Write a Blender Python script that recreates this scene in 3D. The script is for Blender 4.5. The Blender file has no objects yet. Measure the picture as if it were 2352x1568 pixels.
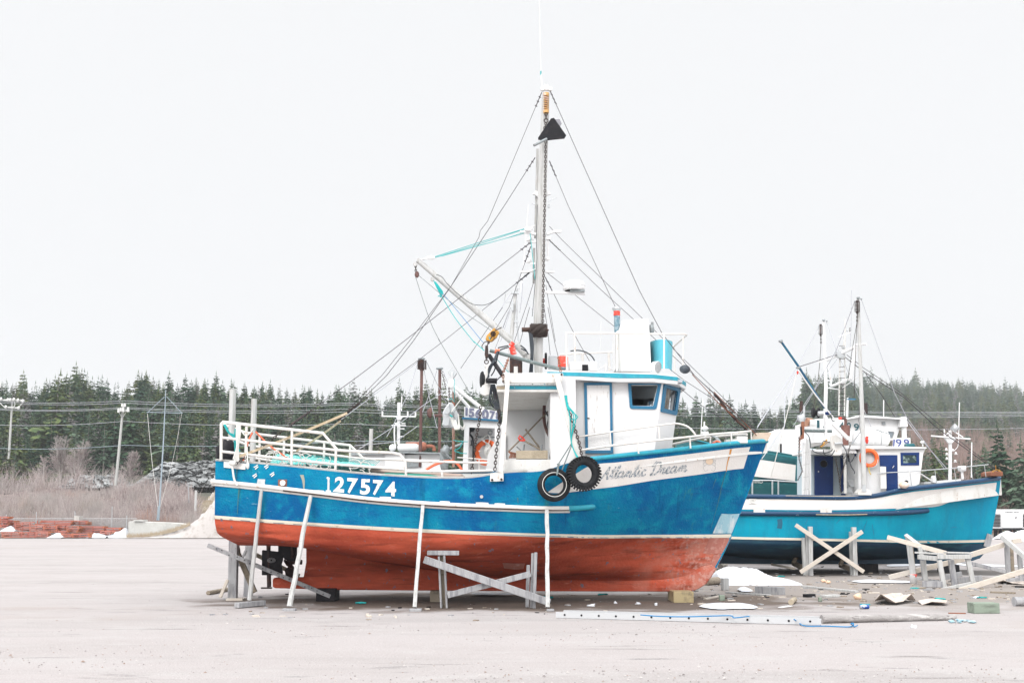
import bpy, math, random
import numpy as np
from mathutils import Vector, Matrix, noise
R = math.radians
sc = bpy.context.scene
COL = sc.collection
random.seed(7); np.random.seed(7)

# ---------------------------------------------------------------- camera
F, H, CX, CY, PITCH = 2650.0, 1.67, 1176.0, 784.0, R(8.82)
cd = bpy.data.cameras.new("camera"); cam = bpy.data.objects.new("camera", cd); COL.objects.link(cam)
cam.location = (0, 0, H); cam.rotation_euler = (R(90) + PITCH, 0, 0)
cd.sensor_width = 36; cd.lens = F / 2352 * 36; cd.clip_start = .1; cd.clip_end = 5000
sc.camera = cam
sc.view_settings.view_transform = 'Standard'; sc.view_settings.look = 'None'
sc.view_settings.exposure = 0.0; sc.view_settings.gamma = 1
sc.render.engine = 'CYCLES'
sc.cycles.max_bounces = 6; sc.cycles.diffuse_bounces = 1; sc.cycles.glossy_bounces = 3
sc.cycles.transmission_bounces = 4; sc.cycles.volume_bounces = 1; sc.cycles.transparent_max_bounces = 8
sc.cycles.use_denoising = True

# ---------------------------------------------------------------- world: bright even overcast
SUN_EL, SUN_AZ = R(38), R(205)
w = bpy.data.worlds.new("World"); sc.world = w; w.use_nodes = True
nt = w.node_tree; nt.nodes.clear()
def wn(t, **k):
    n = nt.nodes.new(t)
    for a, b in k.items(): setattr(n, a, b)
    return n
tc = wn('ShaderNodeTexCoord'); sx = wn('ShaderNodeSeparateXYZ')
nt.links.new(tc.outputs['Generated'], sx.inputs[0])
mr = wn('ShaderNodeMapRange', interpolation_type='SMOOTHSTEP')
mr.inputs[1].default_value = .45; mr.inputs[2].default_value = .95; mr.inputs[3].default_value = 1; mr.inputs[4].default_value = 2.5
nt.links.new(sx.outputs[2], mr.inputs[0])
sky = wn('ShaderNodeTexSky', sky_type='NISHITA'); sky.sun_disc = False
sky.sun_elevation = SUN_EL; sky.sun_rotation = SUN_AZ; sky.dust_density = 6; sky.air_density = 1.5
b1 = wn('ShaderNodeBackground'); b1.inputs[0].default_value = (.900, .908, .922, 1)
mry = wn('ShaderNodeMapRange', interpolation_type='SMOOTHSTEP')   # the cloud is brighter on the sun's side, behind the camera
mry.inputs[1].default_value = .25; mry.inputs[2].default_value = -.85; mry.inputs[3].default_value = 1; mry.inputs[4].default_value = 1.75
nt.links.new(sx.outputs[1], mry.inputs[0]); mlt = wn('ShaderNodeMath', operation='MULTIPLY')
nt.links.new(mr.outputs[0], mlt.inputs[0]); nt.links.new(mry.outputs[0], mlt.inputs[1]); nt.links.new(mlt.outputs[0], b1.inputs[1])
b2 = wn('ShaderNodeBackground'); b2.inputs[1].default_value = .05
hs = wn('ShaderNodeHueSaturation'); hs.inputs['Saturation'].default_value = .12
nt.links.new(sky.outputs[0], hs.inputs['Color']); nt.links.new(hs.outputs[0], b2.inputs[0])
b2.inputs[1].default_value = .004
ad = wn('ShaderNodeAddShader'); wo = wn('ShaderNodeOutputWorld')
nt.links.new(b1.outputs[0], ad.inputs[0]); nt.links.new(b2.outputs[0], ad.inputs[1]); nt.links.new(ad.outputs[0], wo.inputs[0])
sd = bpy.data.lights.new("sun", 'SUN'); sd.energy = 1.5; sd.angle = R(22); sd.color = (1, .97, .94)
so = bpy.data.objects.new("sun", sd); COL.objects.link(so)
# sun behind the camera and a little to its left, high: direction from which light comes
ldir = Vector((math.sin(SUN_AZ) * math.cos(SUN_EL), math.cos(SUN_AZ) * math.cos(SUN_EL), math.sin(SUN_EL)))
so.rotation_euler = ldir.to_track_quat('Z', 'Y').to_euler(); so.location = ldir * 60

# ---------------------------------------------------------------- pixel -> world
ca, sa = math.cos(PITCH), math.sin(PITCH)
def W(x, y, Y):
    u = (x - CX) / F; v = (CY - y) / F
    s = Y / (ca - v * sa)
    return Vector((u * s, Y, H + (sa + v * ca) * s))
def G(x, y, z=0.0):
    u = (x - CX) / F; v = (CY - y) / F
    s = (z - H) / (sa + v * ca)
    return Vector((u * s, (ca - v * sa) * s, z))
def px(p):
    zc = p[1] * ca + (p[2] - H) * sa
    return CX + F * p[0] / zc, CY - F * ((p[2] - H) * ca - p[1] * sa) / zc
def view(ox, oy, s):
    def f(x, y, Y=None, z=0.0):
        return G(ox + x * s, oy + y * s, z) if Y is None else W(ox + x * s, oy + y * s, Y)
    f.o = (ox, oy, s); return f
P1 = view(0, 0, 1)
A1 = view(470.4, 862.4, .23354); A2 = view(862.4, 784, .2); A3 = view(1058.4, 705.6, .13333); A4 = view(1254.4, 666.4, .16667)
A5 = view(1097.6, 901.6, .3); A6 = view(470.4, 1058.4, .22497); A7 = view(1136.8, 156.8, .25); A8 = view(901.6, 470.4, .2)
B1 = view(1724.8, 666.4, .2); B2 = view(1685.6, 940.8, .28345); B3 = view(1803.2, 901.6, .15); B4 = view(1960, 862.4, .3)
B5 = view(0, 823.2, .275); B6 = view(784, 823.2, .2); B7 = view(1254.4, 1254.4, .46667); B8 = view(1528.8, 901.6, .15)
C1 = view(470.4, 1215.2, .15); C2 = view(901.6, 1136.8, .2); C3 = view(2038.4, 1176, .1335); C4 = view(1607.2, 1270.1, .2)
C5 = view(1066.2, 744.8, .1); C6 = view(0, 1113.3, .2333)

# ---------------------------------------------------------------- materials
def mat(name, c, rough=.6, metal=0.0, layers=(), bump=0.0, bsc=30.0, bstretch=(1, 1, 1), rnd=None, spec=.5, alpha=None, sat=None):
    """layers: (colour, scale, lo, hi, stretch[, strength]) noise masks mixed over the base colour"""
    m = bpy.data.materials.new(name); m.use_nodes = True
    t = m.node_tree; N = t.nodes; L = t.links
    b = N['Principled BSDF']; b.inputs['Roughness'].default_value = rough; b.inputs['Metallic'].default_value = metal
    b.inputs['Specular IOR Level'].default_value = spec
    tc = N.new('ShaderNodeTexCoord')
    r = N.new('ShaderNodeRGB'); r.outputs[0].default_value = (*c, 1); cur = r.outputs[0]
    for k, ly in enumerate(layers):
        c2, scl, lo, hi, st = ly[:5]; stren = ly[5] if len(ly) > 5 else 1
        mp = N.new('ShaderNodeMapping'); mp.inputs['Scale'].default_value = st; mp.inputs['Location'].default_value = (k * 3.7, k * 1.3, k * 5.1)
        L.new(tc.outputs['Object'], mp.inputs[0])
        nz = N.new('ShaderNodeTexNoise'); nz.inputs['Scale'].default_value = scl; nz.inputs['Detail'].default_value = 6; nz.inputs['Roughness'].default_value = .6
        L.new(mp.outputs[0], nz.inputs['Vector'])
        q = N.new('ShaderNodeMapRange'); q.inputs[1].default_value = lo; q.inputs[2].default_value = hi; q.inputs[4].default_value = stren
        L.new(nz.outputs['Fac'], q.inputs[0])
        mx = N.new('ShaderNodeMix'); mx.data_type = 'RGBA'
        L.new(q.outputs[0], mx.inputs[0]); L.new(cur, mx.inputs[6]); mx.inputs[7].default_value = (*c2, 1)
        cur = mx.outputs[2]
    if rnd:
        oi = N.new('ShaderNodeObjectInfo'); mx = N.new('ShaderNodeMix'); mx.data_type = 'RGBA'
        L.new(oi.outputs['Random'], mx.inputs[0]); L.new(cur, mx.inputs[6]); mx.inputs[7].default_value = (*rnd, 1); cur = mx.outputs[2]
    L.new(cur, b.inputs['Base Color'])
    if bump:
        mp = N.new('ShaderNodeMapping'); mp.inputs['Scale'].default_value = bstretch; L.new(tc.outputs['Object'], mp.inputs[0])
        nz = N.new('ShaderNodeTexNoise'); nz.inputs['Scale'].default_value = bsc; nz.inputs['Detail'].default_value = 5; L.new(mp.outputs[0], nz.inputs['Vector'])
        bp = N.new('ShaderNodeBump'); bp.inputs['Strength'].default_value = bump; bp.inputs['Distance'].default_value = .02
        L.new(nz.outputs['Fac'], bp.inputs['Height']); L.new(bp.outputs[0], b.inputs['Normal'])
    return m
RUST = (.19, .07, .035); GRIME = (.28, .25, .2)
M = dict(
 blue=mat('blue_hull_paint', (.002, .10, .27), .7, spec=.06, layers=[((.002, .205, .35), .45, .44, .60, (1, 1, 1)), ((.006, .26, .38), 3.2, .5, .68, (1, 1, 1), .75), ((.008, .085, .24), 5, .56, .7, (.5, .5, 3), .6), ((.035, .20, .17), 2.0, .62, .74, (2.2, 2.2, .25), .65), ((.06, .38, .46), 14, .66, .72, (1, 1, .4), .35), ((.003, .06, .15), 1.3, .62, .72, (3, 1, .18), .6), ((.25, .42, .46), 9, .70, .72, (.4, 1, 2), .5)], bump=.8, bsc=22),
 red=mat('red_bottom_paint', (.60, .115, .062), .8, spec=.12, layers=[((.33, .055, .03), 1.0, .40, .60, (.4, 1, 1.6)), ((.43, .09, .045), 4, .52, .7, (.4, 1, 2), .7), ((.17, .035, .022), 2.2, .54, .68, (.3, 1, 3.0), .8), ((.62, .22, .15), 7, .60, .72, (.5, 1, 1.5), .5), ((.14, .17, .21), 9, .63, .67, (1, 1, .7), .85)], bump=.6, bsc=18),
 cream=mat('cream_stripe_paint', (.70, .64, .53), .6, layers=[((.45, .40, .32), 9, .6, .68, (1, 1, 1), .7)], bump=.3),
 panel=mat('white_panel_paint', (.78, .75, .72), .5, layers=[((.62, .55, .48), 1.6, .5, .8, (1, 1, .5), .6), ((.35, .42, .45), 16, .68, .71, (1, 1, 1), .7)], bump=.3),
 white=mat('white_paint', (.83, .83, .83), .5, layers=[((.70, .69, .66), 1.5, .5, .75, (1, 1, .5), .6), ((.5, .36, .24), 9, .69, .74, (1, 1, .3), .7)], bump=.15, bsc=30),
 wdirty=mat('weathered_white_paint', (.74, .73, .70), .6, layers=[((.50, .46, .40), 3, .5, .75, (1, 1, .4), .7), ((.34, .18, .09), 13, .64, .70, (1, 1, .5), .8)], bump=.3, bsc=40),
 rail=mat('white_rail_paint', (.76, .73, .69), .5, layers=[((.50, .36, .25), 8, .60, .70, (1, 1, 1), .8), ((.25, .10, .05), 17, .67, .71, (1, 1, 1), .8)], bump=.3, bsc=60),
 wood_w=mat('white_painted_timber', (.56, .56, .55), .75, layers=[((.40, .40, .38), 9, .5, .62, (3, 3, .12), .75), ((.30, .24, .17), 16, .60, .68, (4, 4, .15), .7)], bump=.6, bsc=30, bstretch=(3, 3, .15)),
 gray_wood=mat('grey_weathered_wood', (.40, .40, .41), .85, layers=[((.24, .24, .26), 7, .48, .64, (2, 2, .3), .85), ((.52, .50, .48), 12, .55, .7, (3, 1, .3), .7), ((.14, .12, .11), 22, .66, .7, (1, 1, 1), .8)], bump=.7, bsc=30, bstretch=(3, 3, .4)),
 pale_wood=mat('pale_new_lumber', (.64, .575, .50), .75, layers=[((.52, .45, .37), 6, .5, .7, (.6, 2, 3), .7), ((.30, .18, .09), 10, .70, .74, (1, 1, 1), .9)], bump=.3, bsc=30),
 old_wood=mat('brown_old_wood', (.30, .25, .19), .85, layers=[((.16, .13, .1), 8, .5, .65, (.5, 2, 2), .8)], bump=.6),
 green_wood=mat('greenish_timber', (.25, .30, .24), .85, layers=[((.14, .16, .13), 6, .5, .65, (.5, 2, 2), .8), ((.45, .36, .2), 9, .66, .72, (1, 1, 1), .6)], bump=.6),
 trim=mat('turquoise_trim_paint', (.015, .33, .43), .5, layers=[((.02, .24, .36), 7, .5, .65, (1, 1, 1), .8), ((.45, .55, .55), 15, .67, .71, (1, 1, 1), .7)], bump=.3),
 frame=mat('blue_frame_paint', (.01, .14, .27), .45, layers=[((.015, .2, .34), 6, .5, .7, (1, 1, 1), .6)], bump=.2),
 black=mat('black_paint', (.009, .009, .012), .6, spec=.25, layers=[((.04, .03, .03), 8, .55, .7, (1, 1, 1), .7)], bump=.3),
 rubber=mat('black_rubber', (.009, .010, .012), .75, spec=.3, layers=[((.03, .03, .032), 6, .5, .7, (1, 1, 1), .6)], bump=.4, bsc=50),
 steel=mat('dark_rusty_steel', (.045, .03, .028), .65, .3, layers=[((.12, .05, .03), 7, .5, .65, (1, 1, 1), .8)], bump=.5, bsc=50),
 gsteel=mat('grey_steel', (.30, .33, .34), .5, .4, layers=[((.16, .14, .13), 8, .5, .7, (1, 1, 1), .7)], bump=.3),
 pipe=mat('weathered_grey_pipe', (.16, .20, .20), .6, .2, layers=[((.35, .38, .37), 12, .55, .65, (1, 1, 1), .7)], bump=.4),
 galv=mat('galvanised_metal', (.55, .57, .58), .4, .6, layers=[((.38, .38, .38), 6, .5, .7, (1, 1, 1), .6)], bump=.1),
 alu=mat('aluminium', (.60, .61, .62), .38, .35, layers=[((.55, .55, .54), 5, .5, .75, (1, 1, 1), .5)], bump=.1),
 rust=mat('rust', (.26, .10, .055), .8, 0, layers=[((.38, .18, .11), 6, .5, .7, (1, 1, 1), .7)], bump=.5),
 rustpole=mat('rusty_red_pole', (.11, .055, .05), .75, 0, layers=[((.30, .16, .13), 6, .5, .7, (1, 1, .4), .7)], bump=.4),
 yellow=mat('yellow_worn_paint', (.60, .30, .04), .55, layers=[((.20, .09, .035), 9, .5, .58, (1, 1, 1), .9)], bump=.5),
 orange=mat('orange_plastic', (.85, .10, .02), .45, layers=[((.65, .08, .03), 6, .5, .7, (1, 1, 1), .6)], bump=.1),
 redtape=mat('red_wrapping', (.80, .055, .03), .4, layers=[((.85, .45, .42), 7, .56, .62, (1, 1, 2), .8), ((.25, .02, .02), 12, .63, .68, (1, 1, 1), .7)], bump=.8),
 teal=mat('teal_rope', (.02, .42, .42), .8), green=mat('green_rope', (.02, .27, .20), .8),
 brope=mat('blue_rope', (.02, .22, .48), .8), wrope=mat('white_rope', (.75, .74, .70), .8), yrope=mat('yellow_rope', (.75, .55, .12), .8),
 orope=mat('orange_rope', (.80, .18, .09), .75), strap=mat('beige_strap', (.48, .38, .25), .8, layers=[((.66, .60, .5), 9, .5, .65, (1, 1, 1), .7)]),
 wire=mat('dark_wire', (.045, .035, .045), .6), wirel=mat('light_wire', (.45, .46, .50), .6), chain=mat('dark_chain', (.06, .045, .04), .6, .4),
 glass=mat('window_glass', (.12, .15, .18), .08, 0, layers=[((.22, .26, .29), 1.2, .45, .65, (1, 1, 1))], spec=.8),
 curtain=mat('wood_panelling', (.30, .22, .16), .6, layers=[((.5, .42, .33), 5, .48, .6, (1, 1, .4), .8)]),
 aqua=mat('aqua_fibreglass', (.10, .47, .58), .5, layers=[((.16, .56, .64), 4, .45, .7, (1, 1, .4), .8), ((.05, .36, .5), 9, .55, .68, (2, 2, .4), .6)], bump=.3),
 net=mat('teal_net', (.06, .46, .42), .8, layers=[((.40, .62, .58), 25, .48, .6, (1, 1, 1), .8), ((.02, .20, .2), 30, .55, .63, (1, 1, 1), .8)], bump=.8, bsc=60),
 board=mat('grimy_board', (.45, .38, .28), .8, layers=[((.30, .25, .18), 4, .45, .65, (1, 1, 1), .8)], bump=.4),
 digits=mat('white_digit_paint', (.74, .73, .70), .6, layers=[((.02, .20, .34), 26, .60, .64, (1, 1, .6), .9)]),
 script=mat('grey_lettering', (.17, .22, .26), .7, layers=[((.70, .68, .66), 38, .45, .54, (1, 1, 1), .9)]),
 crab=mat('faded_peach_drawing', (.80, .62, .46), .7), crabl=mat('faded_grey_lines', (.45, .45, .44), .7),
 rstain=mat('rust_stain', (.62, .27, .05), .7), gstain=mat('green_stain', (.03, .15, .16), .7, layers=[((.02, .14, .3), 30, .5, .6, (1, 1, .3), .8)]),
 patch=mat('bare_metal_patch', (.30, .50, .58), .55, layers=[((.60, .66, .68), 3, .45, .6, (2, 2, .5)), ((.10, .33, .46), 6, .55, .66, (2, 2, .5), .8)], bump=.3),
 rpatch=mat('pink_scuffed_patch', (.46, .17, .13), .7, layers=[((.58, .32, .27), 8, .5, .65, (1, 1, 1), .8)], bump=.4),
 # second boat
 teal2=mat('teal_hull_paint', (.003, .25, .40), .6, spec=.1, layers=[((.003, .33, .47), .5, .42, .62, (1, 1, 1)), ((.012, .2, .31), 2.5, .52, .72, (1.2, 1.2, .3), .7), ((.03, .30, .28), 2.5, .62, .75, (2.5, 2.5, .3), .5)], bump=.25, bsc=14),
 bottom2=mat('dark_teal_bottom_paint', (.005, .045, .09), .5, layers=[((.02, .13, .17), 2, .55, .7, (.4, 1, 2), .7), ((.4, .42, .4), 26, .68, .71, (1, 1, 1), .8)], bump=.3),
 navy=mat('navy_paint', (.002, .042, .11), .35, layers=[((.5, .55, .6), 22, .66, .69, (.4, 1, 1), .9), ((.003, .06, .16), 3, .45, .7, (1, 1, 1), .6)], bump=.3),
 bluedoor=mat('blue_door_paint', (.003, .026, .13), .45, spec=.3, layers=[((.004, .04, .18), 3, .45, .7, (1, 1, 1), .7)], bump=.1),
 dteal=mat('dark_green_teal_paint', (.012, .12, .14), .5, layers=[((.02, .2, .2), 4, .5, .68, (1, 1, .5), .7)], bump=.2),
 grit=mat('bank_gravel', (.50, .47, .45), .95, layers=[((.28, .24, .2), 2, .5, .7, (1, 1, 1), .8), ((.5, .47, .45), 8, .5, .65, (1, 1, 1), .6)], bump=.8),
 snow=mat('snow', (.70, .72, .76), .9, layers=[((.55, .55, .55), 2.5, .5, .72, (1, 1, 1), .6), ((.35, .33, .31), 12, .64, .72, (1, 1, 1), .6)], bump=1, bsc=7),
 concrete=mat('pale_concrete', (.52, .52, .49), .9, layers=[((.38, .38, .36), 1.2, .5, .7, (1, 1, .4), .7), ((.6, .6, .58), 5, .5, .7, (1, 1, 1), .6)], bump=.4),
 rack=mat('red_painted_slats', (.42, .12, .09), .75, layers=[((.27, .06, .04), 2.5, .48, .6, (.3, 1, 3), .9), ((.62, .24, .19), 4, .5, .66, (.3, 1, 3), .6)], bump=.3, rnd=(.46, .19, .15)),
 rackend=mat('orange_post_ends', (.42, .14, .06), .8),
 pole=mat('grey_utility_pole', (.50, .50, .48), .9, layers=[((.36, .35, .34), 3, .5, .65, (3, 3, .3), .7)], bump=.3),
 insul=mat('pale_insulator', (.70, .70, .68), .5), mastblue=mat('pale_blue_metal', (.33, .40, .45), .5, .3),
 ply=mat('muddy_cardboard', (.62, .54, .48), .85, layers=[((.45, .38, .32), 6, .5, .66, (1, 1, 1), .7)], bump=.3),
 can=mat('blue_and_silver_can', (.55, .58, .62), .3, .6, layers=[((.02, .10, .45), 14, .48, .52, (1, 1, 1))]),
 litter=mat('mixed_litter_brown', (.20, .15, .11), .9, layers=[((.5, .43, .36), 9, .5, .55, (1, 1, 1)), ((.06, .05, .05), 14, .6, .62, (1, 1, 1))], rnd=(.42, .36, .30)),
 ring=mat('orange_lifebuoy', (.88, .14, .025), .45, layers=[((.92, .30, .12), 5, .5, .8, (1, 1, 1), .5)]),
 hose=mat('black_hose', (.012, .02, .03), .4), foam=mat('peach_foam', (.85, .60, .42), .8),
 dash=mat('navy_numeral_paint', (.02, .05, .28), .5), tealnum=mat('teal_numeral_paint', (.006, .07, .09), .5), graynum=mat('faded_grey_blue_numeral_paint', (.16, .17, .25), .7, layers=[((.75, .75, .75), 30, .6, .66, (1, 1, 1), .8)]),
 buoyp=mat('peach_buoy', (.80, .58, .44), .5, layers=[((.9, .75, .65), 2, .5, .6, (1, 1, 1))]),
)

def worn_zone(m, col, x0, x1, scale, lo, hi, strength):
    """scuffing that increases along the boat (object x) : paint worn towards the bow"""
    t = m.node_tree; N = t.nodes; L = t.links; b = N['Principled BSDF']; src = b.inputs['Base Color'].links[0].from_socket
    tc = N.new('ShaderNodeTexCoord'); sp = N.new('ShaderNodeSeparateXYZ'); L.new(tc.outputs['Object'], sp.inputs[0])
    r = N.new('ShaderNodeMapRange'); r.inputs[1].default_value = x0; r.inputs[2].default_value = x1; L.new(sp.outputs[0], r.inputs[0])
    n = N.new('ShaderNodeTexNoise'); n.inputs['Scale'].default_value = scale; n.inputs['Detail'].default_value = 8; L.new(tc.outputs['Object'], n.inputs['Vector'])
    q = N.new('ShaderNodeMapRange'); q.inputs[1].default_value = lo; q.inputs[2].default_value = hi; q.inputs[4].default_value = strength; L.new(n.outputs['Fac'], q.inputs[0])
    mu = N.new('ShaderNodeMath'); mu.operation = 'MULTIPLY'; L.new(r.outputs[0], mu.inputs[0]); L.new(q.outputs[0], mu.inputs[1])
    mx = N.new('ShaderNodeMix'); mx.data_type = 'RGBA'; L.new(mu.outputs[0], mx.inputs[0]); L.new(src, mx.inputs[6]); mx.inputs[7].default_value = (*col, 1); L.new(mx.outputs[2], b.inputs['Base Color'])
worn_zone(M['red'], (.56, .25, .19), 1.8, 4.6, 3.0, .40, .62, .85)
worn_zone(M['red'], (.62, .40, .35), 3.0, 4.8, 14, .50, .62, .8)

# ---------------------------------------------------------------- mesh builder
OFF = {}
class MB:
    K = 1.0   # size factor for fittings whose sizes are given in picture-scaled units
    def __init__(s): s.v = []; s.f = []; s.sm = []; s.mi = []
    def add(s, vs, fs, smooth=False, mi=0):
        n = len(s.v); s.v += [Vector(v) for v in vs]
        for f in fs: s.f.append(tuple(n + i for i in f)); s.sm.append(smooth); s.mi.append(mi)
        return s
    def box(s, c, size, rot=None, mi=0):
        c = Vector(c); h = [x / 2 * (MB.K if rot is None else 1) for x in size]
        vs = [Vector((x * h[0], y * h[1], z * h[2])) for x in (-1, 1) for y in (-1, 1) for z in (-1, 1)]
        if rot is not None: vs = [rot @ v for v in vs]
        return s.add([c + v for v in vs], [(0, 1, 3, 2), (4, 6, 7, 5), (0, 4, 5, 1), (2, 3, 7, 6), (0, 2, 6, 4), (1, 5, 7, 3)], mi=mi)
    def beam(s, a, b, w, h, up=None, mi=0):
        """bar from a to b; w is its size across the view (perpendicular to 'up'), h along 'up' (default: towards the camera)"""
        a = Vector(a); b = Vector(b); d = (b - a); l = d.length; d.normalize(); w *= MB.K; h *= MB.K
        up = Vector(up if up else (0, 1, 0))
        if abs(d.dot(up)) > .97: up = Vector((0, 0, 1)) if abs(d.z) < .9 else Vector((1, 0, 0))
        x = d.cross(up).normalized(); y = x.cross(d)
        m = Matrix((x, y, d)).transposed()
        return s.box((a + b) / 2, (w, h, l), m, mi)
    def tube(s, pts, r, n=8, closed=False, mi=0, smooth=True, cap=True):
        pts = [Vector(p) for p in pts]; N = len(pts)
        rs = r if isinstance(r, (list, tuple)) else [r] * N
        if MB.K != 1: rs = [max(min(q, .009), q * MB.K) for q in rs]
        vs = []; prev = None
        for i in range(N):
            a = pts[i - 1] if (i > 0 or closed) else pts[0]; b = pts[(i + 1) % N] if (i < N - 1 or closed) else pts[-1]
            t = (b - a)
            if t.length < 1e-9: t = Vector((0, 0, 1))
            t.normalize()
            if prev is None:
                prev = t.orthogonal().normalized()
            x = prev - t * prev.dot(t)
            if x.length < 1e-6: x = t.orthogonal()
            x.normalize(); prev = x; y = t.cross(x)
            for k in range(n):
                an = 2 * math.pi * k / n
                vs.append(pts[i] + (x * math.cos(an) + y * math.sin(an)) * rs[i])
        fs = []
        for i in range(N if closed else N - 1):
            j = (i + 1) % N
            for k in range(n):
                k2 = (k + 1) % n
                fs.append((i * n + k, i * n + k2, j * n + k2, j * n + k))
        s.add(vs, fs, smooth, mi)
        if cap and not closed:
            s.add(vs[:n], [tuple(range(n))[::-1]], False, mi); s.add(vs[-n:], [tuple(range(n))], False, mi)
        return s
    def cyl(s, a, b, r, n=14, r2=None, mi=0): return s.tube([a, b], [r, r if r2 is None else r2], n, mi=mi)
    def ball(s, c, r, nu=12, nv=8, mi=0, jit=0, seed=0):
        c = Vector(c); rr = r if isinstance(r, (tuple, list)) else (r, r, r); rr = [q * MB.K for q in rr]; vs = []; fs = []
        for i in range(nv + 1):
            ph = math.pi * i / nv
            for k in range(nu):
                th = 2 * math.pi * k / nu
                d = Vector((math.sin(ph) * math.cos(th), math.sin(ph) * math.sin(th), math.cos(ph)))
                q = 1 + (jit * noise.noise(d * 1.7 + Vector((seed, 0, 0))) if jit else 0)
                vs.append(c + Vector((d.x * rr[0], d.y * rr[1], d.z * rr[2])) * q)
        for i in range(nv):
            for k in range(nu):
                k2 = (k + 1) % nu; fs.append((i * nu + k, (i + 1) * nu + k, (i + 1) * nu + k2, i * nu + k2))
        return s.add(vs, fs, True, mi)
    def torus(s, c, nrm, R_, r, n=28, m=10, mi=0):
        c = Vector(c); nrm = Vector(nrm).normalized(); x = nrm.orthogonal().normalized(); y = nrm.cross(x); R_ *= MB.K
        return s.tube([c + (x * math.cos(2 * math.pi * i / n) + y * math.sin(2 * math.pi * i / n)) * R_ for i in range(n)], r, m, True, mi)
    def slab(s, poly, vec, mi=0):
        poly = [Vector(p) for p in poly]; vec = Vector(vec); n = len(poly)
        vs = poly + [p + vec for p in poly]
        fs = [tuple(range(n)), tuple(range(2 * n - 1, n - 1, -1))] + [(i, i + n, (i + 1) % n + n, (i + 1) % n) for i in range(n)]
        return s.add(vs, fs, False, mi)
    def lathe(s, base, axis, prof, n=18, mi=0, fixed=False):
        """prof: (distance along axis, radius)"""
        base = Vector(base); ax = Vector(axis).normalized(); x = ax.orthogonal().normalized(); y = ax.cross(x); vs = []; fs = []
        for h, r in prof:
            r *= MB.K; h *= 1 if fixed else MB.K
            for k in range(n):
                a = 2 * math.pi * k / n; vs.append(base + ax * h + (x * math.cos(a) + y * math.sin(a)) * r)
        for i in range(len(prof) - 1):
            for k in range(n):
                k2 = (k + 1) % n; fs.append((i * n + k, i * n + k2, (i + 1) * n + k2, (i + 1) * n + k))
        return s.add(vs, fs, True, mi)
    def chainlinks(s, pts, link=.06, r=.009, n=5):
        pts = [Vector(p) for p in pts]; link *= MB.K; r = max(.009, r * MB.K)
        L = [0]
        for a, b in zip(pts, pts[1:]): L.append(L[-1] + (b - a).length)
        k = max(2, int(L[-1] / (link * .75)))
        def at(d):
            for i in range(len(pts) - 1):
                if d <= L[i + 1] or i == len(pts) - 2:
                    t = (d - L[i]) / max(1e-9, L[i + 1] - L[i]); return pts[i].lerp(pts[i + 1], t), (pts[i + 1] - pts[i]).normalized()
        for i in range(k):
            c, t = at(L[-1] * (i + .5) / k)
            o = t.cross(Vector((0, 1, 0)));
            if o.length < .1: o = Vector((1, 0, 0))
            o.normalize()
            if i % 2: o = t.cross(o).normalized()
            s.tube([c + t * (math.cos(q) * link * .5) + o * (math.sin(q) * link * .32) for q in [2 * math.pi * j / 8 for j in range(8)]], r, n, True)
        return s
    def build(s, name, mats, parent=None, label=None, cat=None, group=None, kind=None, origin=None):
        if not isinstance(mats, (list, tuple)): mats = [mats]
        mats = [M[m] if isinstance(m, str) else m for m in mats]
        if parent is not None: off = OFF[parent]
        elif origin is not None: off = Vector(origin)
        else:
            xs = [v.x for v in s.v]; ys = [v.y for v in s.v]; zs = [v.z for v in s.v]
            off = Vector(((min(xs) + max(xs)) / 2, (min(ys) + max(ys)) / 2, min(zs)))
        me = bpy.data.meshes.new(name); me.from_pydata([v - off for v in s.v], [], s.f)
        for m in mats: me.materials.append(m)
        me.polygons.foreach_set('use_smooth', s.sm); me.polygons.foreach_set('material_index', s.mi); me.update()
        o = bpy.data.objects.new(name, me); COL.objects.link(o)
        if parent is not None: o.parent = parent; OFF[o] = off
        else: o.location = off; OFF[o] = off
        tag(o, label, cat, group, kind)
        return o
def tag(o, label=None, cat=None, group=None, kind=None):
    for k, v in (('label', label), ('category', cat), ('group', group), ('kind', kind)):
        if v: o[k] = v
    return o
def thing(name, label, cat, loc, group=None):
    o = bpy.data.objects.new(name, None); o.empty_display_size = .3; COL.objects.link(o); o.location = loc; OFF[o] = Vector(loc)
    return tag(o, label, cat, group)
def copytree(o, loc, rotz=0, scale=1, label=None, parent=None):
    c = o.copy(); COL.objects.link(c)
    if parent is None: c.location = loc; c.rotation_euler = (0, 0, rotz); c.scale = (scale,) * 3 if not isinstance(scale, tuple) else scale
    else: c.parent = parent
    if label: c['label'] = label
    for ch in o.children: copytree(ch, None, parent=c)
    return c
def arc(a, b, c, n=8):
    """quadratic bezier through control b"""
    a, b, c = Vector(a), Vector(b), Vector(c)
    return [a * (1 - t) ** 2 + b * 2 * t * (1 - t) + c * t * t for t in [i / n for i in range(n + 1)]]
def catmull(pts, k):
    pts = [np.array(p, float) for p in pts]; out = []
    n = len(pts)
    for i in range(n - 1):
        p0 = pts[max(0, i - 1)]; p1 = pts[i]; p2 = pts[i + 1]; p3 = pts[min(n - 1, i + 2)]
        for j in range(k):
            t = j / k
            out.append(.5 * ((2 * p1) + (-p0 + p2) * t + (2 * p0 - 5 * p1 + 4 * p2 - p3) * t * t + (-p0 + 3 * p1 - 3 * p2 + p3) * t ** 3))
    out.append(pts[-1]); return out
def smooth_path(pts, k=6): return [Vector(p) for p in catmull([tuple(p) for p in pts], k)]
def path(fn, xy, Y): 
    return [fn(p[0], p[1], p[2] if len(p) > 2 else Y) for p in xy]
TXT = {}
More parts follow.
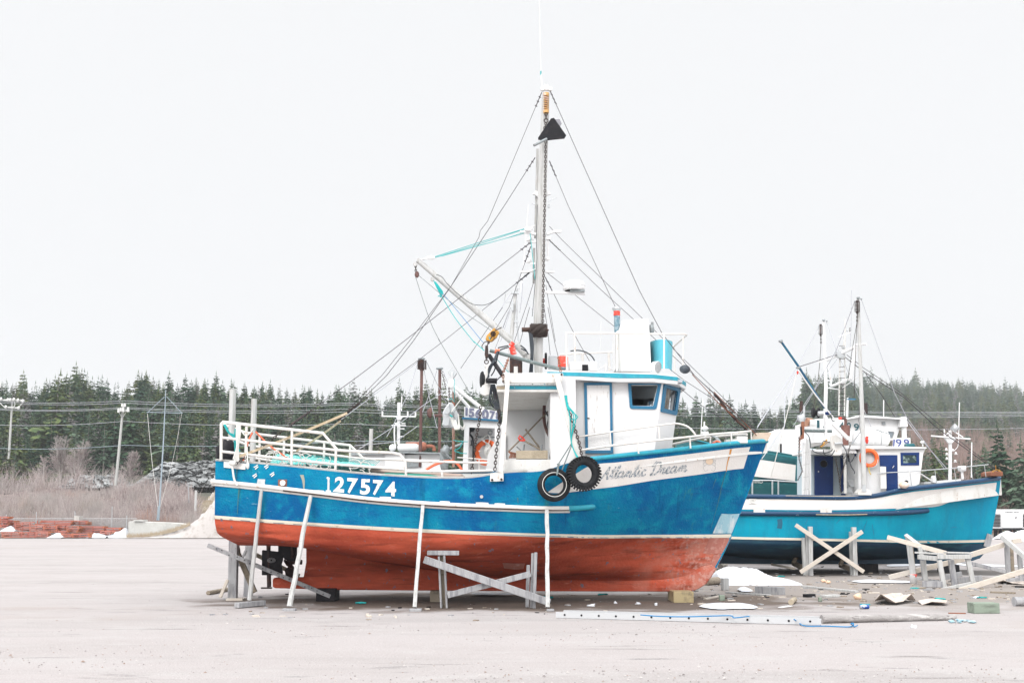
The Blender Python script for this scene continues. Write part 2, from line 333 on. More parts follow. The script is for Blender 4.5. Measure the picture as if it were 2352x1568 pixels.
def text_mesh(s, bold=.0):
    if (s, bold) in TXT: return TXT[(s, bold)]
    c = bpy.data.curves.new('tmp', 'FONT'); c.body = s; c.offset = bold; c.fill_mode = 'BOTH'; c.resolution_u = 4
    o = bpy.data.objects.new('tmp', c); COL.objects.link(o)
    dg = bpy.context.evaluated_depsgraph_get(); me = bpy.data.meshes.new_from_object(o.evaluated_get(dg))
    vs = [(v.co.x, v.co.y) for v in me.vertices]; fs = [tuple(p.vertices) for p in me.polygons]
    bpy.data.objects.remove(o); bpy.data.curves.remove(c); bpy.data.meshes.remove(me)
    x0 = min(v[0] for v in vs); x1 = max(v[0] for v in vs); y0 = min(v[1] for v in vs); y1 = max(v[1] for v in vs)
    TXT[(s, bold)] = ([((x - x0) / (x1 - x0), (y - y0) / (y1 - y0)) for x, y in vs], fs)
    return TXT[(s, bold)]
def put_text(mb, s, quad, mapper, bold=0.0, mi=0):
    """quad: bottom-left, bottom-right, top-right, top-left in the coordinates mapper takes"""
    vs, fs = text_mesh(s, bold); bl, br, tr, tl = [np.array(q, float) for q in quad]
    out = []
    for u, v in vs:
        p = bl * (1 - u) * (1 - v) + br * u * (1 - v) + tr * u * v + tl * (1 - u) * v
        out.append(mapper(p[0], p[1]))
    mb.add(out, fs, False, mi)
def strokes(mb, lines, w, mapper, mi=0, k=4):
    """flat ribbons of width w (mapper units) along 2-D polylines"""
    for ln in lines:
        p = [np.array(q) for q in (catmull(ln, k) if len(ln) > 2 else [np.array(q, float) for q in ln])]
        L = []; Rr = []
        for i in range(len(p)):
            t = p[min(i + 1, len(p) - 1)] - p[max(i - 1, 0)]; t = t / (np.linalg.norm(t) + 1e-9); nn = np.array((-t[1], t[0])) * w / 2
            L.append(p[i] + nn); Rr.append(p[i] - nn)
        vs = [mapper(*q) for q in L] + [mapper(*q) for q in Rr]; n = len(p)
        mb.add(vs, [(i, i + 1, n + i + 1, n + i) for i in range(n - 1)], False, mi)
def rotM(rx=0, ry=0, rz=0): return (Matrix.Rotation(rz, 3, 'Z') @ Matrix.Rotation(ry, 3, 'Y') @ Matrix.Rotation(rx, 3, 'X'))
def bevel(o, w=.01, seg=2):
    m = o.modifiers.new('bevel', 'BEVEL'); m.width = w; m.segments = seg; m.limit_method = 'ANGLE'; return o

# ---------------------------------------------------------------- hull lofting
class Hull:
    """rows: lists of (px, py, half breadth) read off the photograph at key stations, sheer first, keel last"""
    def __init__(s, rows, yc, vf=P1, ku=7, kv=5, sheer=1.0):
        s.yc = yc; R_ = []
        for row in rows:
            R_.append(np.array(catmull([tuple(vf(x, y, yc - b)) for x, y, b in row], ku)))
        R_ = np.array(R_)           # rows x U x 3
        U = R_.shape[1]; cols = []
        for u in range(U):
            cols.append(np.array(catmull(list(R_[:, u]), kv)))
        s.g = np.array(cols).transpose(1, 0, 2)   # V x U x 3
        s.g[:, :, 1] = np.minimum(s.g[:, :, 1], yc)
        s.kv = kv; V = s.g.shape[0]
        s.pp = np.array([[px(s.g[v, u]) for u in range(U)] for v in range(V)])
        s.U, s.V = U, V
    def shell(s, mb, mats_by_row, far=True):
        g = s.g; V, U = s.V, s.U
        for side in ((1, -1) if far else (1,)):
            vs = []
            for v in range(V):
                for u in range(U):
                    p = g[v, u]; vs.append((p[0], p[1] if side == 1 else 2 * s.yc - p[1], p[2]))
            for v in range(V - 1):
                fs = [((v * U + u), (v * U + u + 1), ((v + 1) * U + u + 1), ((v + 1) * U + u)) for u in range(U - 1)]
                n = len(mb.v)
                mb.v += [] ; mi = mats_by_row[v // s.kv]
                for f in fs: mb.f.append(tuple(n + i for i in (f if side == 1 else f[::-1]))); mb.sm.append(True); mb.mi.append(mi)
            mb.v += [Vector(q) for q in vs]
        # transom
        ring = [Vector(g[v, 0]) for v in range(V)]; rf = [Vector((p.x, 2 * s.yc - p.y, p.z)) for p in ring]
        for v in range(V - 1):
            mb.add([ring[v], ring[v + 1], rf[v + 1], rf[v]], [(0, 1, 2, 3)], False, mats_by_row[v // s.kv])
        return mb
    def inside(s, mb, t=.07, drop=.7, deckmi=1, wallmi=0, u0=0, u1=None, drops=None):
        """cap rail, inner bulwark and deck"""
        u1 = s.U if u1 is None else u1
        A = []; 
        for u in range(u0, u1):
            p = s.g[0, u]; b = max(.02, s.yc - p[1]); d = drops(u / (s.U - 1)) if drops else drop
            bi = max(.01, b - t)
            A.append((Vector((p[0], s.yc - b, p[2])), Vector((p[0], s.yc - bi, p[2] + .004)), Vector((p[0], s.yc - bi, p[2] - d)), Vector((p[0], s.yc, p[2] - d + .05))))
        for sd in (1, -1):
            for a, b in zip(A, A[1:]):
                q = [Vector((p.x, s.yc + (p.y - s.yc) * sd, p.z)) for p in (*a, *b)]
                mb.add(q, [(0, 4, 5, 1)] if sd == 1 else [(0, 1, 5, 4)], False, wallmi)
                mb.add(q, [(1, 5, 6, 2)], False, wallmi); mb.add(q, [(2, 6, 7, 3)], False, deckmi)
        return mb
    def on(s, x, y, off=.006):
        """point on the near side that the pixel (x, y) looks at"""
        d = (s.pp[:, :, 0] - x) ** 2 + (s.pp[:, :, 1] - y) ** 2
        v, u = np.unravel_index(np.argmin(d), d.shape)
        v = min(max(v, 1), s.V - 2); u = min(max(u, 1), s.U - 2)
        a = (s.pp[v, u + 1] - s.pp[v, u - 1]) / 2; b = (s.pp[v + 1, u] - s.pp[v - 1, u]) / 2
        m = np.array([[a[0], b[0]], [a[1], b[1]]]); r = np.array([x, y]) - s.pp[v, u]
        try: du, dv = np.linalg.solve(m, r)
        except Exception: du = dv = 0
        du = max(-1.5, min(1.5, du)); dv = max(-1.5, min(1.5, dv))
        Y = s.g[v, u, 1] + du * (s.g[v, u + 1, 1] - s.g[v, u - 1, 1]) / 2 + dv * (s.g[v + 1, u, 1] - s.g[v - 1, u, 1]) / 2
        return W(x, y, Y - off)
def rect_patch(mb, hull, corners, nu=24, nv=4, off=.005, mi=0, fn=None):
    """sheet on the hull; corners or curve lists (top list, bottom list) in pixels"""
    top, bot = corners
    T = catmull(top, max(1, nu // (len(top) - 1))); B_ = catmull(bot, max(1, nu // (len(bot) - 1))); n = min(len(T), len(B_))
    vs = []; 
    for j in range(nv + 1):
        for i in range(n):
            p = T[i] * (1 - j / nv) + B_[i] * (j / nv); vs.append(hull.on(p[0], p[1], off))
    mb.add(vs, [(j * n + i, j * n + i + 1, (j + 1) * n + i + 1, (j + 1) * n + i) for j in range(nv) for i in range(n - 1)], True, mi)
# ================================================================ setting: ground, hills, road, forest
def pv(fn): 
    ox, oy, s = fn.o
    return lambda x, y: (ox + x * s, oy + y * s)
gm = mat('yard_gravel', (.405, .370, .362), .95, layers=[((.355, .32, .31), .25, .45, .7, (.5, 1, 1), .8), ((.30, .28, .27), .5, .5, .62, (.10, 1.5, 1), .4), ((.19, .175, .165), .7, .64, .69, (.4, 2.2, 1), .7), ((.30, .235, .19), .22, .58, .74, (.5, 1.3, 1), .55), ((.42, .395, .385), 1.5, .52, .66, (.6, 1, 1), .7), ((.20, .19, .185), 1.6, .64, .70, (.45, 1.6, 1), .75), ((.56, .54, .54), 50, .56, .64, (1, 1, 1), .6), ((.20, .18, .17), 60, .60, .68, (1, 1, 1), .6), ((.16, .13, .11), 14, .67, .70, (.6, 1.4, 1), .6)], bump=.9, bsc=30)
# muddy soil under and between the boats, darkened further as painted under-hull shade
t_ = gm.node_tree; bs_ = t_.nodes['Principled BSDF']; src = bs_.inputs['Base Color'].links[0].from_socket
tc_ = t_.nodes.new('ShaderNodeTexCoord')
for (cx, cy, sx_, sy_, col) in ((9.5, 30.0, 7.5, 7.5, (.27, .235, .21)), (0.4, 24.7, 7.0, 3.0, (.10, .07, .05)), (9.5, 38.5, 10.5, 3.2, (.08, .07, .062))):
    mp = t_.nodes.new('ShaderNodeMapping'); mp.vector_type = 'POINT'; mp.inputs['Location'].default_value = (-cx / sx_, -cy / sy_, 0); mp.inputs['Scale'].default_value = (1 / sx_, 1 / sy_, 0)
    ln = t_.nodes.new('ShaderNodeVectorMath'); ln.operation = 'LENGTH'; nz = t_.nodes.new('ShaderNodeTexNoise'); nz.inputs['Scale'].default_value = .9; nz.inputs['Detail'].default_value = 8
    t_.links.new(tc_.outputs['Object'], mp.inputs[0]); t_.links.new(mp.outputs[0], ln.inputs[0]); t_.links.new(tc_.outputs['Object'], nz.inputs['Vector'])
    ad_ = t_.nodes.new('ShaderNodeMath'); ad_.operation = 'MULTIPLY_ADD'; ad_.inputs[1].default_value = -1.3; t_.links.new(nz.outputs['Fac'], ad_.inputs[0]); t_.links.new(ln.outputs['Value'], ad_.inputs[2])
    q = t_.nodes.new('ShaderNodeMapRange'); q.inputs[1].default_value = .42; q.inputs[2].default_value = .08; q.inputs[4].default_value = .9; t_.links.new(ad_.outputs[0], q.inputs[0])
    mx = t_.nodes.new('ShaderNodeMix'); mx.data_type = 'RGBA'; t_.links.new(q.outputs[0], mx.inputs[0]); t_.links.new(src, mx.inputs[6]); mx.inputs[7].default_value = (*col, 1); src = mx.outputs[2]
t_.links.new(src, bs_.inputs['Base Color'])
def sm(a, b, x): t = max(0, min(1, (x - a) / (b - a))); return t * t * (3 - 2 * t)
mb = MB()
xs = np.concatenate([np.linspace(-1500, -60, 12), np.linspace(-50, 50, 41), np.linspace(60, 1500, 12)])
ys = np.concatenate([np.linspace(-300, 8, 6), np.linspace(10, 60, 51), np.linspace(65, 112, 16)])
vs = [(x, y, 0.035 * noise.noise(Vector((x * .25, y * .5, 0))) * sm(9, 16, y) * (1 - sm(19, 21, y) * (1 - sm(27, 33, y))) * (1 - sm(45, 60, y))) for y in ys for x in xs]
mb.add(vs, [(j * len(xs) + i, j * len(xs) + i + 1, (j + 1) * len(xs) + i + 1, (j + 1) * len(xs) + i) for j in range(len(ys) - 1) for i in range(len(xs) - 1)], True)
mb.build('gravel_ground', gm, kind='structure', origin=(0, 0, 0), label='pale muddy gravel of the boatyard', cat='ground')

def dirx0(p, y): return (p - 1176) / F * y
# hill terrain behind the yard
def ridge(az):
    """(distance, height) of the crest by direction"""
    k = [(-.6, 275, 26.5), (-.44, 275, 26.8), (-.30, 275, 25.8), (-.15, 275, 24.8), (0, 285, 24.5), (.14, 300, 24), (.23, 360, 28.5), (.29, 800, 78), (.33, 1020, 102), (.38, 1100, 112), (.43, 1100, 106), (.6, 1100, 88)]
    for a, b in zip(k, k[1:]):
        if az <= b[0] or b is k[-1]:
            t = max(0, min(1, (az - a[0]) / (b[0] - a[0]))); t = t * t * (3 - 2 * t); return a[1] + (b[1] - a[1]) * t, a[2] + (b[2] - a[2]) * t
def terr(x, y):
    az = x / max(y, 1)
    yr, zr = ridge(az)
    lf = 1 - sm(-.21, -.14, az)                # left: embankment up to the road
    base = 4.9 * sm(117, 143, y) * lf + (1 - lf) * 3.2 * sm(112, 160, y)
    t = sm(152, yr, y) ; t = .55 * t + .45 * max(0, min(1, (y - 156) / (yr - 156)))
    z = base + (zr - base) * t
    z += noise.noise(Vector((x * .02, y * .02, 0))) * 2.2 * sm(160, 200, y) + noise.noise(Vector((x * .11, y * .11, 3))) * .5 * sm(118, 150, y) * (1 - sm(140, 144, y) * (1 - sm(153, 158, y)) * lf)
    if y > yr: z -= (y - yr) * .05
    return z - .03
hm = mat('brown_scrubby_hillside', (.075, .075, .055), .95, layers=[((.19, .14, .11), .05, .45, .6, (1, 1, 1)), ((.07, .08, .05), .25, .5, .7, (1, 1, 1), .8), ((.27, .22, .16), .8, .6, .7, (1, 1, 1), .6)], bump=.6, bsc=1)
ys = np.concatenate([np.linspace(112, 160, 49), np.linspace(163, 300, 40), np.linspace(308, 1400, 60)])
azs = np.linspace(-.85, .85, 200); mb = MB()
vs = [(a * y, y, terr(a * y, y)) for y in ys for a in azs]; n = len(azs)
mb.add(vs, [(j * n + i, j * n + i + 1, (j + 1) * n + i + 1, (j + 1) * n + i) for j in range(len(ys) - 1) for i in range(n - 1)], True)
mb.build('hillside', hm, kind='structure', origin=(0, 0, 0), label='brown scrubby hillside behind the yard', cat='hill')
# road on the embankment at the left
rm = mat('road_asphalt', (.23, .24, .26), .9, layers=[((.30, .30, .30), 1, .5, .7, (.1, 1, 1), .7)])
mb = MB(); xx = np.linspace(-110, -30, 41)
vs = [(x, y, terr(x, y) * 0 + 4.9 * (1 - sm(-.21, -.14, x / y)) + dz) for y, dz in ((143.5, .10), (151.5, .14)) for x in xx]; n = len(xx)
mb.add(vs, [(i, i + 1, n + i + 1, n + i) for i in range(n - 1)], False)
mb.build('road', rm, kind='structure', origin=(0, 0, 0), label='asphalt road above the bushes', cat='road')
# gravel ramp going up behind the stern of the near boat
mb = MB(); nx = 14; C = []
for yy, xl in ((111.5, 395), (114, 408), (117, 424), (120, 439), (124, 452), (128, 464), (132, 474), (136, 484), (140, 494), (143.4, 502)):
    for i in range(nx + 1):
        x = dirx0(xl, yy) + i; C.append((x, yy, max(-.03, terr(x, yy)) + .14))
mb.add(C, [(j * (nx + 1) + i, j * (nx + 1) + i + 1, (j + 1) * (nx + 1) + i + 1, (j + 1) * (nx + 1) + i) for j in range(9) for i in range(nx)], True)
mb.build('gravel_track', mat('track_gravel', (.38, .36, .35), .95, layers=[((.46, .43, .42), .5, .4, .6, (1, 1, 1))], bump=.3), kind='structure', origin=(0, 0, 0), label='gravel ramp climbing to the road', cat='track')

# ---- rock outcrop beyond the road
rk = mat('grey_rock_face', (.27, .28, .28), .9, layers=[((.37, .38, .38), .22, .45, .62, (1, 1, 1.5)), ((.10, .115, .12), .5, .56, .66, (1, 1, .6), .9), ((.27, .21, .16), .35, .62, .74, (1, 1, 1), .7), ((.08, .09, .09), 1.2, .66, .70, (2, 1, .4), .8)], bump=1, bsc=1.4)
def rocks(name, xa, xb, topf, botf, label, seed, nx_, ny_, amp):
    mb = MB(); vs = []
    for j in range(ny_ + 1):
        for i in range(nx_ + 1):
            x = xa + (xb - xa) * i / nx_; tp = topf(x) + 4 * noise.noise(Vector((x * .06, seed, 0))) + 3.5 * noise.cell(Vector((x * .09, seed, 1))); bt = botf(x)
            f = j / ny_; e = min(1, 4 * i / nx_, 4 * (nx_ - i) / nx_); y = bt + (tp - bt) * f * e
            q = Vector((x * .045 + y * .016, y * .11 - x * .014, seed)); d, p = noise.voronoi(q); d2, p2 = noise.voronoi(q * 2.3)
            c = noise.cell(p[0] * 7.3) ; tilt = (q - p[0]).dot(Vector((c * 2, noise.cell(p[0] * 3.1) * 2, 0)))
            Y = 156 - amp * (.9 * c + 1.1 * tilt + .35 * noise.cell(p2[0] * 5) - (1.0 if d[1] - d[0] < .07 else 0)) + f * 2.5
            vs.append(P1(x, y, Y))
    for i in range(nx_ + 1):
        v = vs[ny_ * (nx_ + 1) + i]; vs.append(v + Vector((0, 5, -.3)))
    n = nx_ + 1
    mb.add(vs, [(j * n + i, j * n + i + 1, (j + 1) * n + i + 1, (j + 1) * n + i) for j in range(ny_ + 1) for i in range(nx_)], False)
    return mb.build(name, rk, label=label, cat='rock', group='rock outcrop')
rocks('rock_outcrop', 285, 660, lambda x: 1082 - 22 * sm(295, 370, x) - 4 * sm(400, 495, x), lambda x: 1118, 'long cracked grey rock outcrop between bushes and forest', 5, 190, 34, .5)
rocks('rock_outcrop', 118, 300, lambda x: 1110 - 20 * sm(130, 210, x) - 3 * sm(230, 290, x), lambda x: 1120, 'low rubbly rock heap left of the long outcrop behind the road', 9, 90, 12, .5)

# ---- vegetation prototypes
def crown_arrays(seed, h=8.0, levels=26, w=.19, dens=1.0, droop=.25, ragged=.35, bare=.0, flip=False):
    """spruce crown: whorls of ragged drooping sprays"""
    r = np.random.RandomState(seed); V = []; Fc = []
    lean = r.uniform(-.02, .02)
    for i in range(levels):
        t = (i + r.uniform(-.3, .3)) / levels; t = min(.985, max(.0, t))
        if t < bare: continue
        z = h * (.06 + .94 * t); 
        rad = h * w * ((1 - t) ** .8) * (1 + r.uniform(-.25, .25)) + .10
        if t > .93: rad = .10 + .05 * r.rand()
        nb = max(3, int((4.5 + 7 * (1 - t)) * dens))
        a0 = r.uniform(0, 6.28)
        for k in range(nb):
            if r.rand() < .10: continue
            a = a0 + 6.283 * k / nb + r.uniform(-.35, .35); L = rad * (1 + r.uniform(-ragged, ragged))
            ca_, sa_ = math.cos(a), math.sin(a); dz = -L * droop * r.uniform(.4, 1.6) + (.25 * L if t > .8 else 0)
            z0 = z + r.uniform(-.12, .12)
            # spray of leaf-like slivers along the branch
            ns = 3 if L > .5 else 2
            for j in range(ns):
                f0 = j / ns * .8; f1 = min(1, f0 + .55); wd = L * (.26 - .14 * f0) * r.uniform(.7, 1.3)
                c0 = np.array([ca_ * L * f0 + lean * z, sa_ * L * f0, z0 + dz * f0 * f0]); c1 = np.array([ca_ * L * f1 + lean * z, sa_ * L * f1, z0 + dz * f1 * f1])
                s_ = np.array([-sa_, ca_, r.uniform(-.5, .5)]) * wd; m_ = (c0 + c1) / 2 + np.array([0, 0, -.10 * L * r.rand()])
                n = len(V); V += [c0, m_ + s_, c1, m_ - s_]; Fc += [(n, n + 1, n + 2), (n, n + 2, n + 3)]
                if r.rand() < .8:
                    n = len(V); dn = np.array([r.uniform(-.1, .1), r.uniform(-.1, .1), -1]) * (.12 + .22 * L * r.rand()) ; V += [c0, c1, (c0 + c1) / 2 + dn]; Fc += [(n, n + 1, n + 2)]
    tip = np.array([lean * h, 0, h]); n = len(V); V += [tip + [0, 0, .35], tip + [.07, 0, -.4], tip + [-.07, 0, -.4], tip + [0, .07, -.4]]; Fc += [(n, n + 1, n + 2), (n, n + 2, n + 3), (n, n + 3, n + 1)]
    return np.array(V), Fc
def np_mesh(name, V, Fc, mats):
    me = bpy.data.meshes.new(name); me.from_pydata([tuple(v) for v in V], [], Fc); 
    for m in mats: me.materials.append(m)
    me.update(); return me
def leafmat(name, a, b, c3=None, sc_=1.2):
    return mat(name, a, .8, layers=[(b, sc_, .42, .6, (1, 1, 1)), (c3 or b, .35, .5, .7, (1, 1, 1), .6)], rnd=c3, spec=.2)
fol = [leafmat('dark_spruce_needles', (.020, .060, .038), (.065, .12, .05), (.040, .085, .05)),
       leafmat('olive_spruce_needles', (.055, .095, .032), (.14, .17, .055), (.08, .12, .05)),
       leafmat('bluish_spruce_needles', (.055, .105, .075), (.12, .19, .115), (.10, .15, .10)),
       leafmat('grey_dead_needles', (.20, .19, .18), (.28, .27, .26), (.24, .22, .20))]
for f_ in fol:
    # mix colour towards random by half only
    pass
bark = mat('grey_bark', (.22, .20, .18), .9, layers=[((.12, .11, .10), 3, .5, .65, (1, 1, .3))])
birchm = mat('pale_birch_bark', (.52, .49, .46), .85, layers=[((.25, .22, .2), 5, .55, .68, (1, 1, .3), .8)])
twigm = mat('purple_grey_twigs', (.36, .29, .28), .9, layers=[((.58, .50, .47), 3.2, .52, .58, (1, 1, .3), .9), ((.13, .09, .09), 4.5, .56, .62, (1, 1, .3), .9), ((.40, .36, .34), .15, .45, .62, (1, 1, 1)), ((.38, .20, .14), .09, .56, .68, (1, 1, 1), .8), ((.34, .28, .20), .2, .60, .72, (1, 1, 1), .7)])
twigr = mat('reddish_twigs', (.24, .145, .12), .9, layers=[((.38, .30, .27), 2.6, .54, .60, (1, 1, .3), .9), ((.12, .07, .06), 4, .56, .62, (1, 1, .3), .9), ((.30, .23, .20), .1, .45, .62, (1, 1, 1)), ((.17, .12, .11), .3, .5, .7, (1, 1, 1), .8)])
grassm = mat('dry_grass', (.42, .34, .24), .9, layers=[((.52, .45, .34), .3, .45, .65, (1, 1, 1)), ((.30, .20, .13), .5, .55, .7, (1, 1, 1), .8)])
specs = [(1, 8, 26, .23, 1.1, .25, .35, 0, 0), (2, 8, 24, .26, 1.2, .3, .4, 0, 1), (3, 8, 28, .18, 1.0, .2, .45, .0, 0), (4, 8, 22, .25, 1.15, .3, .35, 0, 2), (5, 8, 28, .15, .75, .3, .6, .25, 2), (6, 8, 26, .17, .55, .15, .6, .1, 3), (7, 8, 24, .25, 1.2, .25, .5, 0, 1), (8, 8, 20, .13, .7, .2, .6, .35, 0)]
protos = []; pmesh = []
for sd_, h_, lv, w_, dn, dr, rg, br, fi in specs:
    V, Fc = crown_arrays(sd_, h_, lv, w_, dn, dr, rg, br); pmesh.append((V, Fc, fi)); 
    cm = np_mesh('crown', V, Fc, [fol[fi]])
    tm = MB(); tm.tube([(0, 0, -1.0), (0, 0, h_ * .5), (0, 0, h_ * .97)], [.11, .07, .015], 5)
    for k in range(6):
        a = k * 2.4; z = h_ * (.1 + .07 * k); tm.tube([(0, 0, z), (math.cos(a) * .8, math.sin(a) * .8, z - .1)], [.02, .006], 3, cap=False)
    me = bpy.data.meshes.new('trunk'); me.from_pydata([tuple(v) for v in tm.v], [], tm.f); me.materials.append(bark)
    protos.append((cm, me))
def plant_spruce(x, y, s, k, label, group='spruces of the wood on the hillside', sx_=1.0, zoff=0.0, rz=None, name='spruce_tree'):
    z = terr(x, y) if y > 112 else 0
    o = thing(name, label, 'tree', (x, y, z + zoff), group); o.scale = (s * sx_, s * sx_, s); o.rotation_euler = (random.uniform(-.03, .03), random.uniform(-.03, .03), random.uniform(0, 6.28) if rz is None else rz)
    for nm, me in (('crown', protos[k][0]), ('trunk', protos[k][1])):
        c = bpy.data.objects.new(nm, me); COL.objects.link(c); c.parent = o
    return o
rnd = random.Random(11)
# individually placed trees: the front ranks of the wood, as (direction px, distance)
def dirx(pxx, y): return (pxx - 1176) / F * y
def where(X):
    for lim, t in ((75, 'at the far left edge'), (130, 'left of the birch clump'), (215, 'above the birch clump'), (280, 'right of the birch clump'), (340, 'just right of the leaning utility pole'), (420, 'behind the signal mast'), (500, 'left of the stern rails'), (570, 'behind the two stern posts'), (660, 'above the aft rails'), (760, 'above the hull numerals'), (860, 'behind the rigging straps'), (930, 'behind the cross antenna'), (990, 'behind the taller rusty pole'), (1060, 'by the shorter rusty pole'), (1300, 'behind the net hauler'), (1620, 'right of the wheelhouse'), (1700, 'above the foredeck rail'), (1780, 'above the blue stem'), (1850, 'left of the blue derrick')):
        if X < lim: return t
    return 'behind the teal boat masts'
LB2 = {0: 'dark green spruce', 1: 'olive green bushy spruce', 2: 'bluish green spruce', 3: 'grey half dead spruce'}
LAB = {0: 'dark green spruce in the dense wood behind the yard', 1: 'olive green bushy spruce in the dense wood behind the yard', 2: 'bluish green spruce in the dense wood behind the yard', 3: 'grey half dead spruce in the dense wood behind the yard'}
for i in range(232):
    u = (i + rnd.random()) / 232
    # front ranks, left half denser in the picture
    X = -60 + u * 1270 if i % 4 else 1500 + rnd.random() * 480
    yy = 161 + (rnd.random() ** 1.5) * 60 if i % 4 else 175 + rnd.random() * 110
    if 60 < X < 330 and yy < 176: yy += 18
    if 500 < X < 560: pass
    k = rnd.choices(range(8), [5, 5, 4, 4, 3, 2, 5, 2])[0]
    s = rnd.uniform(.5, 1.15) * (1 + .10 * (yy > 190)) * (1 + .5 * noise.noise(Vector((X * .018, yy * .03, 5))))
    if i % 17 == 0: s *= 1.25
    plant_spruce(dirx(X, yy), yy, s, k, ('tall ' if s > 1.0 else 'small ' if s < .78 else '') + LB2[specs[k][8]] + (' in the front rank ' if yy < 185 else ' further up the slope ') + where(X), {0: 'dark green spruces in the wood', 1: 'olive green spruces in the wood', 2: 'bluish green spruces in the wood', 3: 'grey dead spruces in the wood'}[specs[k][8]])
# the rest of the wood as one mass
def mass(name, items, mats, label, cat, kind='stuff'):
    VV = []; FF = []; MI = []; n = 0
    for (x, y, z, s, k, a) in items:
        V, Fc, fi = pmesh[k]; c, sn = math.cos(a), math.sin(a)
        Q = np.column_stack([(V[:, 0] * c - V[:, 1] * sn) * s + x, (V[:, 0] * sn + V[:, 1] * c) * s + y, V[:, 2] * s + z])
        VV.append(Q); FF.append(np.array(Fc) + n); MI.append(np.full(len(Fc), fi)); n += len(V)
    V = np.concatenate(VV); Fq = np.concatenate(FF); MIa = np.concatenate(MI)
    me = bpy.data.meshes.new(name); me.vertices.add(len(V)); me.vertices.foreach_set('co', V.ravel().astype('f'))
    me.loops.add(len(Fq) * 3); me.loops.foreach_set('vertex_index', Fq.ravel().astype('i'))
    me.polygons.add(len(Fq)); me.polygons.foreach_set('loop_start', np.arange(0, len(Fq) * 3, 3, dtype='i')); me.polygons.foreach_set('loop_total', np.full(len(Fq), 3, 'i'))
    me.polygons.foreach_set('material_index', MIa.astype('i'))
    for m in mats: me.materials.append(m)
    me.update(calc_edges=True); me.validate()
    o = bpy.data.objects.new(name, me); COL.objects.link(o); tag(o, label, cat, kind=kind); return o
def massmat(name, a, b, c3): return mat(name, a, .8, layers=[(b, .22, .42, .58, (1, 1, .6)), (c3, .05, .45, .6, (1, 1, 1), .7), (b, 1.5, .5, .6, (1, 1, 1), .6)], spec=.2)
mf = [massmat('wood_dark_needles', (.020, .060, .040), (.065, .12, .055), (.045, .09, .055)), massmat('wood_olive_needles', (.055, .095, .034), (.13, .16, .055), (.08, .12, .055)),
      massmat('wood_bluish_needles', (.065, .11, .08), (.13, .19, .12), (.10, .145, .10)), massmat('wood_grey_needles', (.20, .19, .18), (.28, .27, .26), (.15, .15, .14))]
items = []
for i in range(4300):
    X = rnd.uniform(-120, 2470) if i % 3 else rnd.uniform(1800, 2470); az = (X - 1176) / F; yr, zr = ridge(az)
    t = rnd.random(); yy = 178 + (yr + 12 - 178) * t ** .85
    if X > 1950 and t < .16 and rnd.random() < .35: continue
    if X > 2150 and t < .20 and rnd.random() < .4: continue
    k = rnd.choices(range(8), [4, 3, 5, 3, 5, 3, 4, 4])[0]; s = rnd.uniform(.5, 1.15) * (1 + .5 * noise.noise(Vector((X * .02, yy * .03, 9))))
    if X > 1850: s *= 1.0 + 1.3 * t
    if rnd.random() < .06: s *= 1.3
    items.append((az * yy, yy, terr(az * yy, yy) - .2, s, k, rnd.uniform(0, 6.28)))
mass('spruce_forest', items, mf, 'dense spruce forest covering the hillside to the skyline', 'forest')

# nearer spruces standing apart on the right
for X, Yd, s, k, lb in [(2290, 132, 1.45, 0, 'tall dark spruce at the right edge beside the teal bow'), (2262, 140, 1.05, 3, 'spruce behind the red mast foot of the teal boat bow'), (2345, 124, 1.25, 3, 'broad dark spruce cut by the right picture edge'),
                        (2325, 136, .9, 0, 'smaller dark spruce between the two tall ones at the right edge'), (2235, 150, .9, 2, 'thin spruce rising from red brush on the right slope'), (2004, 165, 1.0, 1, 'isolated olive spruce seen over the white wheelhouse roof'), (2035, 168, .75, 1, 'small rounded spruce right of the isolated olive one'),
                        (2145, 140, 1.05, 1, 'dark layered spruce left of the white cross mast'), (2118, 150, .8, 3, 'short green spruce left of the layered one on the slope'), (2200, 175, .85, 2, 'blue grey spruce above the red brush'), (1958, 170, .7, 0, 'dark little spruce behind the ladder mast'), (1845, 165, 1.0, 2, 'spruce behind the blue derrick of the teal boat'),
                        (2170, 155, .6, 0, 'small dark spruce behind the white cross mast')]:
    plant_spruce(dirx(X, Yd), Yd, s, k, lb, group='spruces standing apart on the right slope')

